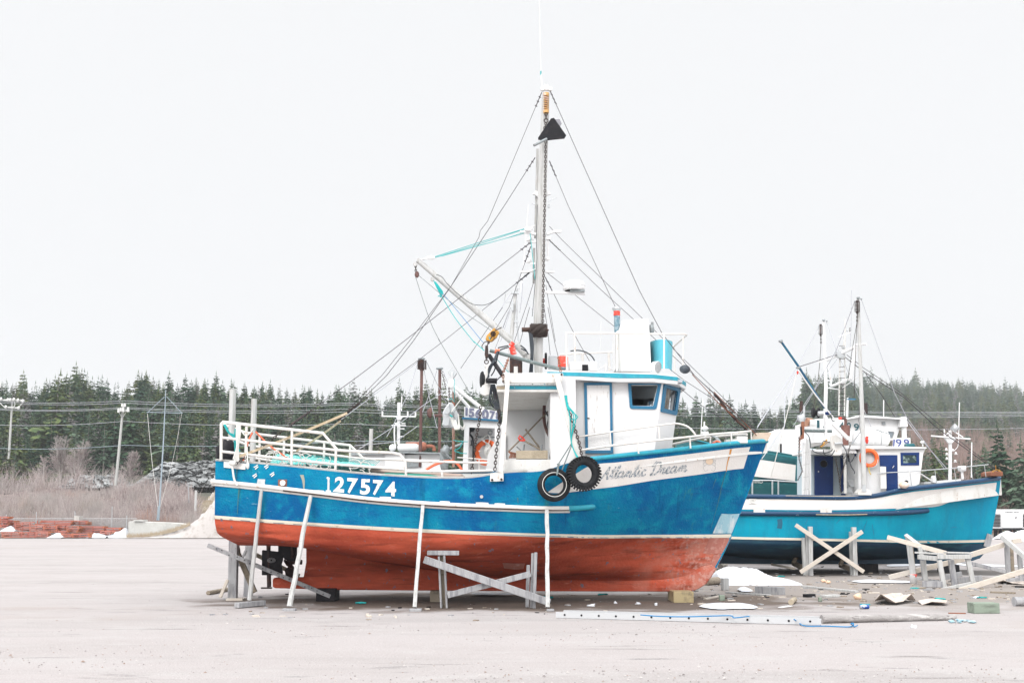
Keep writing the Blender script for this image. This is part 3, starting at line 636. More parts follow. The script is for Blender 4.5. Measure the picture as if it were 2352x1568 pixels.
# ---- bare bushes as stuff, bare birches as things
def brush(name, cells, m, label, hmin, hmax, blades, wd, cat='brush', spread=.5, tall=False):
    r = np.random.RandomState(len(cells)); V = []; Fc = []
    for (x, y, z) in cells:
        ff = max(1, y / 170)
        for k in range(blades):
            h = ff * r.uniform(hmin, hmax) * (.45 + 1.1 * max(0, .5 + 1.3 * noise.noise(Vector((x * .35, y * .5, 7))))) * ((.3 + .7 * max(1 - sm(126, 137, y), sm(-.36, -.33, x / y) * (1.15 - .7 * sm(126, 138, y)))) if tall is False else 1); a = r.uniform(0, 6.28); l = h * spread * r.rand(); bx = x + r.uniform(-.5, .5) * ff * ff; by = y + r.uniform(-.5, .5)
            dx, dy = math.cos(a) * l, math.sin(a) * l; w2 = ff * wd * r.uniform(.6, 1.2); n = len(V)
            V += [(bx - w2, by, z - .1), (bx + w2, by, z - .1), (bx + dx * .6 + w2 * .7, by + dy * .6, z + h * .55), (bx + dx * .6 - w2 * .7, by + dy * .6, z + h * .55), (bx + dx * 1.15, by + dy, z + h)]
            Fc += [(n, n + 1, n + 2, n + 3), (n + 3, n + 2, n + 4)]
            for q in (.35, .6, .75):
                sd_ = r.choice([-1, 1]); n = len(V); cx, cz = bx + dx * q, z + h * q * .95
                V += [(cx, by + dy * q, cz), (cx, by + dy * q, cz + w2 * 2), (cx + sd_ * h * .2 * r.rand() + .05, by + dy * q, cz + h * .26)]; Fc += [(n, n + 1, n + 2)]
    o = bpy.data.objects.new(name, np_mesh(name, V, Fc, [m])); COL.objects.link(o); tag(o, label, cat, kind='stuff'); return o
cells = []
for i in range(3000):
    X = rnd.uniform(-60, 560); yy = rnd.uniform(116.5, 142); x = dirx(X, yy)
    if X > 470 - (yy - 117) * 1.2 : continue
    cells.append((x, yy, terr(x, yy)))
brush('bare_bushes', cells, twigm, 'bare purple grey bushes between the yard and the road', .7, 2.4, 8, .026)
cells = []
for i in range(420):
    X = rnd.uniform(-60, 300); yy = rnd.uniform(153.5, 163); x = dirx(X, yy)
    if rnd.random() < .3: continue
    cells.append((x, yy, terr(x, yy)))
brush('wood_edge_brush', cells, twigm, 'thin bare brush along the foot of the wood', .8, 3.2, 8, .03, tall=True)
cells = []
for i in range(4600):
    X = rnd.uniform(1700, 2460); yy = rnd.uniform(122, 165) if X < 1960 else rnd.uniform(122, 400 if X > 2040 else 240); x = dirx(X, yy); cells.append((x, yy, terr(x, yy)))
brush('red_brown_brush', cells, twigr, 'leafless red brown brush on the right slope', 1.0, 3.6, 8, .034, spread=.35, tall=True)
cells = []
for i in range(900):
    X = rnd.uniform(-60, 150); yy = rnd.uniform(151.5, 156); cells.append((dirx(X, yy), yy, terr(dirx(X, yy), yy)))
for i in range(500):
    yy = rnd.uniform(114, 142); x = -33.2 - rnd.uniform(0, 2.2) - (yy > 118) * 0; cells.append((x, yy, terr(x, yy)))
for i in range(300):
    X = rnd.uniform(320, 430); cells.append((dirx(X, 113.5), 113.3 + rnd.random(), 0))
brush('dry_grass', cells, grassm, 'dry straw coloured grass along road and track', .25, .6, 12, .03, 'grass')
def bare_tree(X, Yd, h, label, seed, m=birchm, stems=1):
    x = dirx(X, Yd); z = terr(x, Yd); o = thing('birch_tree', label, 'tree', (x, Yd, z), 'bare birches'); r = random.Random(seed)
    tb = MB(); cb = MB()
    for s in range(stems):
        lean = r.uniform(-.25, .25); p = Vector((x + r.uniform(-.4, .4), Yd, z - .3)); pts = [p]
        for k in range(6): p = p + Vector((lean * h / 6 + r.uniform(-.15, .15), r.uniform(-.1, .1), h / 6)); pts.append(p)
        tb.tube(pts, [.09 * (1 - i / 8) for i in range(7)], 5)
        for k in range(44):
            t = r.uniform(.3, .98) * 6; i = min(5, int(t)); q = pts[i].lerp(pts[i + 1], t - i); a = r.uniform(-1.1, 1.1); L = h * r.uniform(.18, .42) * (1.15 - t / 7)
            e = q + Vector((math.sin(a) * L, r.uniform(-.5, .5) * L, math.cos(a) * L * .9)); mid = q.lerp(e, .5) + Vector((0, 0, -.05 * L)); cb.tube([q, mid, e], [.03, .022, .008], 3, cap=False)
            for j in range(8):
                f = r.uniform(.2, 1); s0 = q.lerp(e, f); a2 = a + r.uniform(-.8, .8); s1 = s0 + Vector((math.sin(a2), r.uniform(-.4, .4), math.cos(a2))) * L * .45; cb.tube([s0, s1], [.022, .010], 3, cap=False)
    tb.build('trunk', m, o); cb.build('branches', twigm, o)
for a in [(146, 163, 7.5, 'pale birch with three trunks left of the utility pole', 1, birchm, 3), (168, 162, 7.0, 'pale birch with two trunks right of the three trunked one', 2, birchm, 2), (186, 161, 6.2, 'single slender birch nearest the utility pole', 3, birchm, 1), (118, 163, 5.0, 'short crooked birch left of the pale clump', 4, birchm, 1),
          (300, 160, 5.6, 'thin bare grey tree right of the utility pole', 6, bark, 2), (1118, 160, 5.5, 'bare grey tree behind the white numbered wheelhouse', 7, bark, 3), (2210, 140, 5.0, 'bare thin tree right of the white cross mast', 8, bark, 2), (2080, 150, 5, 'bare thin tree behind the teal boat wheelhouse', 9, bark, 2)]:
    bare_tree(*a)
# ================================================================ near boat (blue and red)
YC = 25.0
rows = [
 list(zip([495,650,850,1050,1160,1245,1310,1400,1540,1674,1762], [1058,1070,1090,1099,1086,1081,1062,1050,1035,1020,1013], [1.95,2.1,2.2,2.25,2.25,2.2,2.15,2.05,1.6,.85,.03])),
 list(zip([494,650,850,1050,1160,1245,1305,1390,1520,1640,1719], [1108,1122,1145,1157,1162,1165,1166,1160,1150,1138,1130], [2.0,2.13,2.22,2.27,2.25,2.18,2.05,1.8,1.25,.6,.03])),
 list(zip([493,650,850,1050,1160,1245,1295,1380,1500,1610,1683], [1183,1195,1208,1218,1222,1225,1226,1228,1227.5,1227,1226], [1.95,2.1,2.18,2.2,2.15,2.0,1.85,1.5,.95,.42,.03])),
 list(zip([493,650,850,1050,1160,1245,1295,1380,1500,1610,1680], [1191,1203,1216,1226,1230,1233,1234,1236,1235,1235,1234], [1.93,2.08,2.16,2.18,2.12,1.96,1.8,1.45,.9,.4,.03])),
 list(zip([496,650,850,1050,1160,1240,1290,1370,1480,1585,1664], [1212,1226,1242,1254,1257,1259,1260,1262,1264,1265,1268], [1.85,2.0,2.08,2.05,1.9,1.65,1.45,1.08,.62,.28,.03])),
 list(zip([505,650,850,1050,1160,1235,1280,1350,1450,1550,1642], [1229,1248,1275,1296,1306,1311,1311,1312,1314,1312,1311], [1.55,1.72,1.72,1.5,1.25,1.0,.85,.6,.36,.19,.03])),
 list(zip([549,690,876,1065,1165,1238,1285,1345,1440,1530,1622], [1252,1257,1292,1319,1328,1330,1331,1332,1334,1336,1341], [.10,.10,.10,.10,.10,.10,.10,.10,.09,.06,.02])),
]
hull = Hull(rows, YC)
boat = thing('fishing_boat', 'big blue fishing boat with red bottom and white wheelhouse propped on timbers', 'fishing boat', (0, YC, 0))
mb = MB(); hull.shell(mb, [0, 0, 0, 1, 1, 1])
hull.inside(mb, .08, .75, 3, 2, drops=lambda t: .75 if t < .52 else .75 - .5 * sm(.52, .62, t))
# centreline closure of the bottom
for u in range(hull.U - 1):
    p, q = Vector(hull.g[-1, u]), Vector(hull.g[-1, u + 1])
    mb.add([p, q, Vector((q.x, 2 * YC - q.y, q.z)), Vector((p.x, 2 * YC - p.y, p.z))], [(0, 1, 2, 3)], False, 1)
mb.build('hull', ['blue', 'red', 'wdirty', 'gray_wood'], boat)
# keel and deadwood
mb = MB()
kp = [(690, 1240), (703, 1256), (703, 1290), (697, 1325), (629, 1326), (626, 1330), (626, 1347), (632, 1350), (767, 1354), (1200, 1357), (1560, 1358), (1592, 1357), (1606, 1351), (1620, 1342), (1634, 1325), (1645, 1304), (1634, 1296), (1500, 1325), (1285, 1322), (1165, 1318), (1065, 1310), (876, 1282), (760, 1262)]
mb.slab([P1(x, y, YC - .11) for x, y in kp], (0, .22, 0)); bevel(mb.build('keel', 'red', boat), .02)
mb = MB(); mb.slab([P1(x, y, YC - .055) for x, y in [(1762, 1012), (1719, 1130), (1683, 1226), (1664, 1268), (1645, 1304), (1637, 1300), (1655, 1262), (1675, 1220), (1710, 1125), (1752, 1012)]], (0, .11, 0)); mb.build('stem_post', 'blue', boat, label='blue stem edge of the bow')
# waterline stripe, name panel, scuffed patches
mb = MB(); T = [(r[0], r[1]) for r in rows[2]]; B_ = [(r[0], r[1]) for r in rows[3]]
rect_patch(mb, hull, (T, B_), 120, 2, .007); mb.build('waterline_stripe', 'cream', boat)
mb = MB()
T = [(1303, 1108), (1330, 1087), (1360, 1067), (1420, 1061), (1500, 1052), (1600, 1040), (1680, 1030), (1723, 1026)]
B_ = [(1303, 1131), (1330, 1127), (1360, 1123), (1420, 1116), (1500, 1103), (1600, 1090), (1675, 1079), (1708, 1075.5)]
T = [(1259, 1129), (1290, 1108), (1325, 1086), (1362, 1067)] + T[3:]; B_ = [(1259, 1131), (1290, 1131.5), (1325, 1128), (1362, 1123)] + B_[3:]
rect_patch(mb, hull, (T, B_), 120, 5, .007); mb.build('name_panel', 'panel', boat)
mb = MB(); rect_patch(mb, hull, ([(1657, 1179), (1680, 1180), (1699, 1179)], [(1637, 1224), (1660, 1224), (1681, 1224)]), 12, 5, .012); mb.build('bare_patch', 'patch', boat)
mb = MB(); rect_patch(mb, hull, ([(1630, 1235), (1655, 1235), (1676, 1236)], [(1615, 1270), (1640, 1271), (1661, 1272)]), 12, 5, .012)
mb.build('bow_plate', 'rpatch', boat)
mb = MB(); rect_patch(mb, hull, ([(1640, 1273), (1650, 1273), (1661, 1273)], [(1631, 1300), (1638, 1304), (1645, 1305)]), 10, 4, .013); mb.build('bow_plate', 'rpatch', boat)
# stains
def streak(pts, w0, m, name='rust_streak'):
    mb = MB(); L = []; 
    p = catmull(pts, 6); n = len(p)
    for i, q in enumerate(p):
        ww = w0 * (1 - .8 * i / n); L += [hull.on(q[0] - ww / 2, q[1], .011), hull.on(q[0] + ww / 2, q[1], .011)]
    mb.add(L, [(2 * i, 2 * i + 1, 2 * i + 3, 2 * i + 2) for i in range(n - 1)]); mb.build(name, m, boat)
streak([(1679, 1031), (1676, 1045), (1671, 1062), (1668, 1083)], 5, 'rstain')
streak([(1667, 1085), (1658, 1115), (1648, 1160), (1632, 1215)], 2.2, 'gstain')
streak([(1645, 1099), (1641, 1108), (1637, 1122)], 2, 'gstain'); streak([(546, 1068), (543, 1090), (541, 1104)], 3, 'gstain')
streak([(550, 1118), (547, 1145), (545, 1180)], 4, 'gstain'); streak([(1189, 1142), (1190, 1155)], 3, 'gstain')
streak([(693, 1090), (697, 1104), (698, 1122)], 9, mat('tan_worn_patch', (.32, .33, .27), .8), 'worn_patch')
for x, y in ((583, 1073), (607, 1072), (580, 1093), (620, 1090)):
    mb = MB(); strokes(mb, [[(x, y), (x + 5, y - 3), (x + 9, y - 6)], [(x + 3, y + 4), (x + 10, y - 2)]], 2.4, lambda a, b: hull.on(a, b, .010)); mb.build('paint_scrape', 'digits', boat)
# registration number
mb = MB(); oz = pv(A1)
strokes(mb, [[oz(1215, 1128), oz(1218, 1000)], [oz(1190, 1133), oz(1240, 1137)], [oz(1200, 1010), oz(1216, 998)]], 4.2, lambda a, b: hull.on(a, b, .010))
for ch, q in zip('27574', [((1262, 1140), (1368, 1150), (1378, 995), (1285, 992)), ((1400, 1154), (1465, 1160), (1508, 1010), (1402, 1003)),
                            ((1525, 1168), (1622, 1170), (1630, 1016), (1530, 1014)), ((1650, 1172), (1712, 1178), (1756, 1028), (1655, 1022)), ((1772, 1190), (1882, 1186), (1880, 1040), (1785, 1040))]):
    put_text(mb, ch, [oz(*p) for p in q], lambda a, b: hull.on(a, b, .010), .035)
mb.build('registration_number', 'digits', boat)
# boat name in script letters, single strokes
def script_word(lines, x0, y0, x1, y1, h, wth, name):
    """lines in a 0..W x 0..1 box (baseline 0); placed along the pixel line x0,y0 -> x1,y1"""
    mb = MB(); Wd = max(p[0] for l in lines for p in l)
    d = np.array([x1 - x0, y1 - y0], float); 
    def mp(a, b):
        q = np.array([x0, y0]) + d * (a / Wd) + np.array([.32 * b * h, -b * h]); return hull.on(q[0], q[1], .011)
    strokes(mb, lines, wth, mp, k=5); return mb.build(name, 'script', boat)
def a_(x): return [[(x + .42, .48), (x + .2, .5), (x + .02, .3), (x + .1, .04), (x + .3, .1), (x + .44, .45), (x + .4, .12), (x + .5, .02), (x + .66, .16)]]
def t_(x): return [[(x, .15), (x + .2, .5), (x + .32, .98), (x + .22, .3), (x + .26, .03), (x + .42, .14)], [(x + .05, .66), (x + .42, .68)]]
def n_(x): return [[(x, .1), (x + .14, .48), (x + .16, .04)], [(x + .16, .25), (x + .32, .5), (x + .42, .4), (x + .42, .08), (x + .55, .03), (x + .66, .15)]]
A_l = [[(0, .05), (.12, 0), (.35, .4), (.62, 1.0)], [(.62, 1.0), (.64, .5), (.70, .02), (.85, .1)], [(.22, .36), (.45, .42), (.7, .38)]]
nm = A_l + t_(.85) + [[(1.30, .15), (1.5, .6), (1.56, .98), (1.44, .9), (1.40, .2), (1.5, .02), (1.62, .12)]] + a_(1.62) + n_(2.28) + t_(2.92) + [[(3.36, .1), (3.48, .46), (3.46, .1), (3.56, .02), (3.68, .14)], [(3.52, .66), (3.54, .72)]] + [[(4.05, .42), (3.92, .5), (3.76, .3), (3.84, .05), (4.0, .04), (4.14, .14)]]
script_word(nm, 1376, 1101, 1482, 1092, 28, .16, 'boat_name')
e_ = lambda x: [[(x, .14), (x + .26, .3), (x + .28, .46), (x + .16, .5), (x + .06, .28), (x + .14, .04), (x + .32, .05), (x + .46, .16)]]
dm = [[(.12, .95), (.22, 1.05), (.2, .5), (.12, .05), (.0, .1), (.1, .02), (.45, .05), (.75, .4), (.72, .85), (.45, 1.02), (.1, .92), (-.05, .7)]] + [[(.85, .1), (1.0, .5), (1.06, .42), (1.2, .46), (1.12, .1), (1.22, .03), (1.34, .14)]] + e_(1.36) + a_(1.84) + [[(2.52, .1), (2.64, .48), (2.64, .04)], [(2.66, .25), (2.8, .5), (2.88, .4), (2.88, .04)], [(2.9, .25), (3.04, .5), (3.14, .4), (3.14, .08), (3.26, .03), (3.36, .15)]]
script_word(dm, 1493, 1091, 1577, 1082, 28, .16, 'boat_name')
# faded crab drawing
mb = MB(); c8 = pv(A8)
mb2 = MB(); oz8 = pv(B8); cc = oz8(672, 1045); q = [hull.on(cc[0] + 9 * math.cos(t), cc[1] + 8.5 * math.sin(t), .0105) for t in [i * .3142 for i in range(20)]]
mb.add(q, [tuple(range(20))]); mb.build('crab_drawing', 'crab', boat)
mb = MB(); strokes(mb, [[(cc[0] + 9 * math.cos(t), cc[1] + 8.5 * math.sin(t)) for t in [i * .45 for i in range(15)]]] + [[(cc[0] + s * 8, cc[1] + d), (cc[0] + s * 14, cc[1] + d * 1.6 - 2), (cc[0] + s * 12, cc[1] + d * 2.4 + 3)] for s in (-1, 1) for d in (-5, 0, 4)] + [[(cc[0] + s * 6, cc[1] + 7), (cc[0] + s * 14, cc[1] + 14), (cc[0] + s * 10, cc[1] + 23), (cc[0] + s * 4, cc[1] + 20)] for s in (-1, 1)], .8, lambda a, b: hull.on(a, b, .012)); mb.build('crab_outline', 'crabl', boat)
# cap rail (blue forward, white edge aft) and rubbing strake
def along(hull_, pts, off, yo=0, k=6):
    return [hull_.on(p[0], p[1], off) for p in catmull(pts, k)]
mb = MB(); s0 = [Vector(hull.g[0, u]) + Vector((0, .03, .01)) for u in range(hull.U)]
iw = int(hull.U * .46)
mb.tube(s0[:iw + 1], .035, 6); mb.tube([Vector((p.x, 2 * YC - p.y, p.z)) for p in s0[:iw + 1]], .035, 6); mb.build('cap_rail', 'wdirty', boat, label='chipped white cap rail along the stern bulwark')
for sd_ in (0, 1):
    fl_ = (lambda p: Vector((p.x, 2 * YC - p.y, p.z))) if sd_ else (lambda p: p)
    mb = MB(); mb.tube([fl_(p) for p in s0[:iw + 1]], .035, 6); mb.build('cap_rail', 'wdirty', boat, label='chipped white cap rail along the stern bulwark')
    mb = MB(); mb.tube([fl_(p) for p in s0[iw + 14:]], .05, 6); mb.build('cap_rail', 'trim', boat, label='blue painted cap rail along the foredeck')
st = [(487, 1105), (560, 1112), (650, 1122), (750, 1134), (850, 1146), (950, 1154), (1050, 1160), (1160, 1164), (1245, 1167), (1308, 1167)]
mb = MB(); mb.tube(along(hull, st, .02), .045, 8); mb.tube(along(hull, [(x, y + 7) for x, y in st], .0), .028, 8)
for x, y in ((490, 1105),): mb.ball(hull.on(x, y, .02), .06, 8, 6)
mb.build('rubbing_strake', 'rail', boat)
mb = MB(); p = along(hull, [(x, y + 4) for x, y in st[2:]], .052); mb.tube(p, .013, 5); mb.build('strake_shadow_strip', 'steel', boat, label='dark strip drawn as the shadow along the rubbing strake')  # dark strip standing in for the shade between the strake tubes
mb = MB(); mb.tube(along(hull, [(1306, 1167), (1330, 1166), (1366, 1163)], .02), [.055] * 12 + [.04], 8); mb.build('strake_end', 'trim', boat)
# freeing port covers and hull fittings
for x0, y0, x1, y1 in ((719, 1125, 744, 1131), (872, 1140, 898, 1144), (1010, 1150, 1033, 1154), (1093, 1153, 1122, 1158), (1136, 1155, 1160, 1158)):
    mb = MB(); rect_patch(mb, hull, ([(x0, y0), ((x0 + x1) / 2, y0), (x1, y0 + 1)], [(x0, y1), ((x0 + x1) / 2, y1), (x1, y1 + 1)]), 6, 1, .035)
    mb.tube([hull.on(x0, y1, .03), hull.on(x1, y1, .03)], .02, 6); mb.build('scupper_flap', 'wdirty', boat)
mb = MB(); c = hull.on(649, 1108.5, .01); mb.box(c, (.17, .03, .13)); mb.build('scupper_plate', 'rust', boat)
mb = MB(); c = hull.on(649.5, 1108.5, .03); mb.cyl(c, c + Vector((0, -.02, 0)), .055, 14); mb.build('scupper_hole', 'white', boat)
mb = MB(); rect_patch(mb, hull, ([(592, 1099), (600, 1100), (609, 1100)], [(590, 1110), (600, 1111), (608, 1112)]), 4, 2, .012); mb.build('square_patch', 'galv', boat)
mb = MB(); c = hull.on(1106, 1140, .01); mb.cyl(c, c + Vector((0, -.02, 0)), .033, 12); mb.build('anode', 'galv', boat)
mb = MB(); rect_patch(mb, hull, ([(1154, 1292), (1180, 1293), (1206, 1293)], [(1158, 1304), (1180, 1307), (1202, 1306)]), 8, 2, .05); mb.build('bilge_lug', 'rpatch', boat)
mb = MB(); mb.slab([hull.on(514, 1060, .03), hull.on(565, 1064, .03), hull.on(563, 1078, .03), hull.on(514, 1073, .03)], (0, .02, 0)); mb.build('stern_plate', 'rail', boat)

# rudder, propeller, shaft
mb = MB(); mb.slab([C1(x, y, 24.96) for x, y in [(885, 315), (1185, 345), (1195, 460), (1170, 540), (1190, 665), (1170, 700), (880, 700), (872, 690), (875, 330)]], (0, .06, 0)); mb.build('rudder', 'black', boat)
mb = MB(); c = C1(1020, 472, 24.95)
for k in range(4): mb.torus(c, (0, 1, 0), .085 - .018 * k, .004, 20, 4)
mb.v = [Vector((c.x + (v.x - c.x) * 1.0, v.y, c.z + (v.z - c.z) * .6)) for v in mb.v]; mb.build('rudder_plaque', 'galv', boat)
mb = MB(); mb.cyl(C1(975, 200, 25), C1(985, 880, 25), .045, 10); mb.cyl(C1(1145, 220, 25), C1(1140, 760, 25), .03, 8); mb.box(C1(945, 895, 25), (.22, .1, .03)); mb.build('rudder_stock', 'steel', boat)
mb = MB(); mb.slab([C1(x, y, 24.93) for x, y in [(1120, 200), (1400, 215), (1390, 480), (1230, 465), (1130, 350)]], (0, .14, 0)); mb.build('rudder_post', 'black', boat)
mb = MB(); pc = C1(1300, 500, 25); mb.ball(pc, (.1, .06, .06)); mb.cyl(pc, C1(1490, 500, 25), .05, 10)
mb.build('shaft', 'steel', boat)
pr = thing  # noqa
mb = MB()
for k in range(4):
    a = k * math.pi / 2 + .15; d = Vector((0, math.cos(a), math.sin(a))); s_ = Vector((.10, -math.sin(a) * .10, math.cos(a) * .10)); q = Vector((1, 0, 0))
    mb.slab([pc + d * .04 + s_ * .3, pc + d * .18 + s_, pc + d * .33 + s_ * .6, pc + d * .38, pc + d * .30 - s_ * .7, pc + d * .15 - s_ * .9], (.012, 0, 0))
mb.build('propeller', 'steel', boat)

# ---------------- rails aft (near and far side)
N_ = 22.98; FR = 27.0
rail = MB()
rr = .027
def tb(fn, xy, Y, r=rr, m=rail): m.tube(path(fn, xy, Y), r, 8)
tb(A1, [(160, 830), (162, 470), (175, 455), (1160, 565), (1300, 728)], N_, .030)
tb(A1, [(165, 608), (850, 685), (1290, 732), (1500, 745), (1840, 758), (1920, 775), (1970, 840), (1980, 990)], N_)
tb(A1, [(165, 745), (850, 826), (1290, 873), (1960, 922)], N_)
for x, y0, y1 in ((405, 500, 850), (858, 545, 905), (1290, 728, 950)): tb(A1, [(x + (6 if x < 500 else 0), y0), (x - 6, y1)], N_)
tb(A2, [(362, 1370), (1000, 1388), (1290, 1392)], N_ + .1, .022); tb(A2, [(355, 1492), (800, 1492), (1345, 1482)], N_, .026); tb(A2, [(765, 1495), (765, 1550)], N_, .026)
rail.build('near_stern_railing', 'rail', boat, label='near side welded pipe railing of the stern')
far = MB()
tb(A1, [(170, 475), (400, 560), (640, 590), (1180, 655), (1430, 685), (1560, 815)], FR, .030, far)
tb(A1, [(200, 640), (330, 648), (450, 690), (800, 730), (1100, 760), (1500, 812), (2300, 842)], FR, .028, far)
tb(A1, [(250, 780), (430, 800), (900, 878), (1300, 900), (2300, 950)], FR, .028, far)
for x, y0, y1 in ((540, 590, 870), (780, 620, 900), (940, 790, 900), (1080, 780, 930), (1175, 655, 935), (1430, 690, 960), (1560, 810, 970)): tb(A1, [(x, y0), (x - 4, y1)], FR, .028, far)
far.build('far_stern_railing', 'rail', boat, label='far side welded pipe railing of the stern')
mb = MB()
for x, y0, y1, wd in ((270, 135, 850, .075), (480, 228, 870, .065)):
    mb.tube(path(A1, [(x + 6, y0), (x - 12, y1)], 26.2), wd, 12); mb.build('stern_post', 'wood_w', boat); mb = MB()
# ---------------- wheelhouse
YN, YF = 23.45, 26.55
wh = thing('tmp', '', '', (0, 0, 0)); bpy.data.objects.remove(wh)
def ring(px_list): return [W(x, y, Y) for x, y, Y in px_list]
xq = lambda p, Yr, Y: (p - CX) * Yr / Y + CX   # same world x seen at another depth
tx = [(1262, YN), (1515, YN), (1556, 24.25)]
top = [W(1262, 862, YN), W(1523, 866, YN), W(1565, 868, 24.2)]; top += [Vector((p.x, 2 * YC - p.y, p.z)) for p in top[::-1]]
zt = top[0].z; top = [Vector((p.x, p.y, zt)) for p in top]
bot = [W(1262, 1078, YN), W(1500, 1062, YN), W(1536, 1050, 24.2)]; bot += [Vector((p.x, 2 * YC - p.y, p.z)) for p in bot[::-1]]
zb = W(1262, 1080, YN).z; bot = [Vector((p.x - (.03 if i in (1, 2, 3, 4) else 0), p.y, zb - .1)) for i, p in enumerate(bot)]
from mathutils.geometry import tessellate_polygon
wl = MB()
def wall(outer, holes, nrm, t=.05):
    """wall with real openings: outer skin, dark inner skin, reveals"""
    nrm = Vector(nrm).normalized(); tris = tessellate_polygon([outer] + holes); P = outer + [p for h in holes for p in h]
    wl.add(P, [tuple(q) for q in tris]); wl.add([p - nrm * t for p in P], [tuple(q)[::-1] for q in tris], False, 1)
    for h in holes: n = len(h); wl.add(h + [p - nrm * t for p in h], [(i, (i + 1) % n, n + (i + 1) % n, n + i) for i in range(n)])
w1 = [(1450, 885), (1510, 885), (1499, 932), (1452, 931)]
q0, q1 = top[1], top[2]; b0, b1 = bot[1], bot[2]
def on_quarter(s_, t_):   # s along the quarter wall 0..1, t from top 0..1
    return (q0.lerp(q1, s_)).lerp(b0.lerp(b1, s_), t_)
nq = (q1 - q0).cross(b0 - q0).normalized(); nq = nq if nq.y < 0 else -nq
w2 = [on_quarter(.20, .115), on_quarter(.84, .125), on_quarter(.84, .33), on_quarter(.20, .325)]
fl = lambda p: Vector((p.x, 2 * YC - p.y, p.z))
wall([top[0], top[1], bot[1], bot[0]], [[P1(x, y, YN) for x, y in w1]], (0, -1, 0))
far_h = [[Vector((W(x, y, YF).x, YF, W(x, y, YF).z)) for x, y in pl_] for pl_ in ([(1453, 905), (1475, 905), (1475, 931), (1453, 931)], [(1484, 900), (1504, 900), (1499, 928), (1484, 928)])]
wall([fl(p) for p in (top[0], top[1], bot[1], bot[0])], far_h, (0, 1, 0))
wall([q0, q1, b1, b0], [w2], nq); wall([fl(p) for p in (q0, q1, b1, b0)], [[fl(p) for p in w2]], (nq.x, -nq.y, nq.z))
def on_front(s_, t_): return top[2].lerp(top[3], s_).lerp(bot[2].lerp(bot[3], s_), t_)
wall([top[2], top[3], bot[3], bot[2]], [[on_front(a_0, .12), on_front(a_1, .12), on_front(a_1, .33), on_front(a_0, .33)] for a_0, a_1 in ((.08, .46), (.54, .92))], (1, 0, 0))
wall([top[5], top[0], bot[0], bot[5]], [], (-1, 0, 0))
wl.build('cabin_wall', ['white', mat('grey_blue_lining', (.62, .67, .72), .8)], boat)
def window(fn_pts, inner, nrm, parent, fm='frame', gm_='glass', t=.03, glass=True, ins=-.012):
    """raised frame between outer and inner outline, pane behind"""
    n = len(fn_pts); mb = MB(); nrm = Vector(nrm)
    o1 = [p + nrm * t for p in fn_pts]; i1 = [p + nrm * t for p in inner]; o0 = [p - nrm * .004 for p in fn_pts]; i0 = [p - nrm * .03 for p in inner]
    vs = o1 + i1 + o0 + i0
    mb.add(vs, [(i, (i + 1) % n, n + (i + 1) % n, n + i) for i in range(n)] + [(i, (i + 1) % n, 2 * n + (i + 1) % n, 2 * n + i) for i in range(n)] + [(n + i, n + (i + 1) % n, 3 * n + (i + 1) % n, 3 * n + i) for i in range(n)])
    f = mb.build('window', fm, parent)
    if glass: pm = MB(); pm.slab([p + nrm * ins for p in inner], nrm * -.006); pm.build('pane', gm_, f)
    return f
clear = bpy.data.materials.new('clear_glass'); clear.use_nodes = True; t_ = clear.node_tree; pb = t_.nodes['Principled BSDF']
pb.inputs['Base Color'].default_value = (.8, .86, .9, 1); pb.inputs['Roughness'].default_value = .03; pb.inputs['Transmission Weight'].default_value = 1; pb.inputs['IOR'].default_value = 1.05; M['clear'] = clear
def rounded(poly, r, seg=4):
    out = []; n = len(poly)
    for i in range(n):
        p = Vector(poly[i]); a = Vector(poly[i - 1]); b = Vector(poly[(i + 1) % n])
        p0 = p + (a - p).normalized() * r; p1 = p + (b - p).normalized() * r; out += arc(p0, p, p1, seg)
    return out
window(rounded([P1(x, y, YN) for x, y in [(1442, 877), (1519.5, 877), (1507.5, 940), (1446.5, 938.5)]], .05), rounded([P1(x, y, YN) for x, y in [(1449.5, 884), (1511, 884), (1500, 933), (1452, 931.5)]], .03), (0, -1, 0), boat, gm_='clear')
oq = [on_quarter(.07, .078), on_quarter(.97, .09), on_quarter(.97, .37), on_quarter(.07, .365)]
window(rounded(oq, .04), rounded(w2, .025), nq, boat, gm_='clear')
mo = [Vector((p.x, 2 * YC - p.y, p.z)) for p in rounded(oq, .04)]; mi_ = [Vector((p.x, 2 * YC - p.y, p.z)) for p in rounded(w2, .025)]
window(mo, mi_, (nq.x, -nq.y, nq.z), boat, gm_='clear')
# interior seen through the glass: dark headliner, console, panelling
mb = MB(); zc_ = top[0].z; mb.box((W(1480, 900, YN).x - .3, YC, zc_ - .10), (2.2, 2.9, .06)); mb.build('headliner', mat('grey_headliner', (.45, .48, .52), .8), boat)
mb = MB(); mb.box(W(1495, 950, 24.6), (.4, 1.2, .12)); mb.box(W(1470, 937, 24.3), (.16, .2, .08)); mb.build('console', 'black', boat)
mb = MB(); mb.box(W(1405, 950, 25), (.05, 2.9, 1.6)); mb.build('bulkhead', 'gsteel', boat)
mb = MB(); mb.slab([on_quarter(.18, .10) - nq * .10, on_quarter(.75, .10) - nq * .10, on_quarter(.75, .34) - nq * .10, on_quarter(.18, .34) - nq * .10], nq * -.01); mb.build('curtain', 'curtain', boat)
# side block flush with the hull (aft part of the cabin side)
mb = MB(); x0 = W(1264, 900, 23.05).x; x1 = W(1322, 900, 23.05).x; z1_ = W(1264, 866, 23.05).z; z0_ = W(1264, 1090, 23.05).z
mb.box(((x0 + x1) / 2, 23.27, (z0_ + z1_) / 2), (x1 - x0, .44, z1_ - z0_)); mb.build('cabin_side_block', 'white', boat)
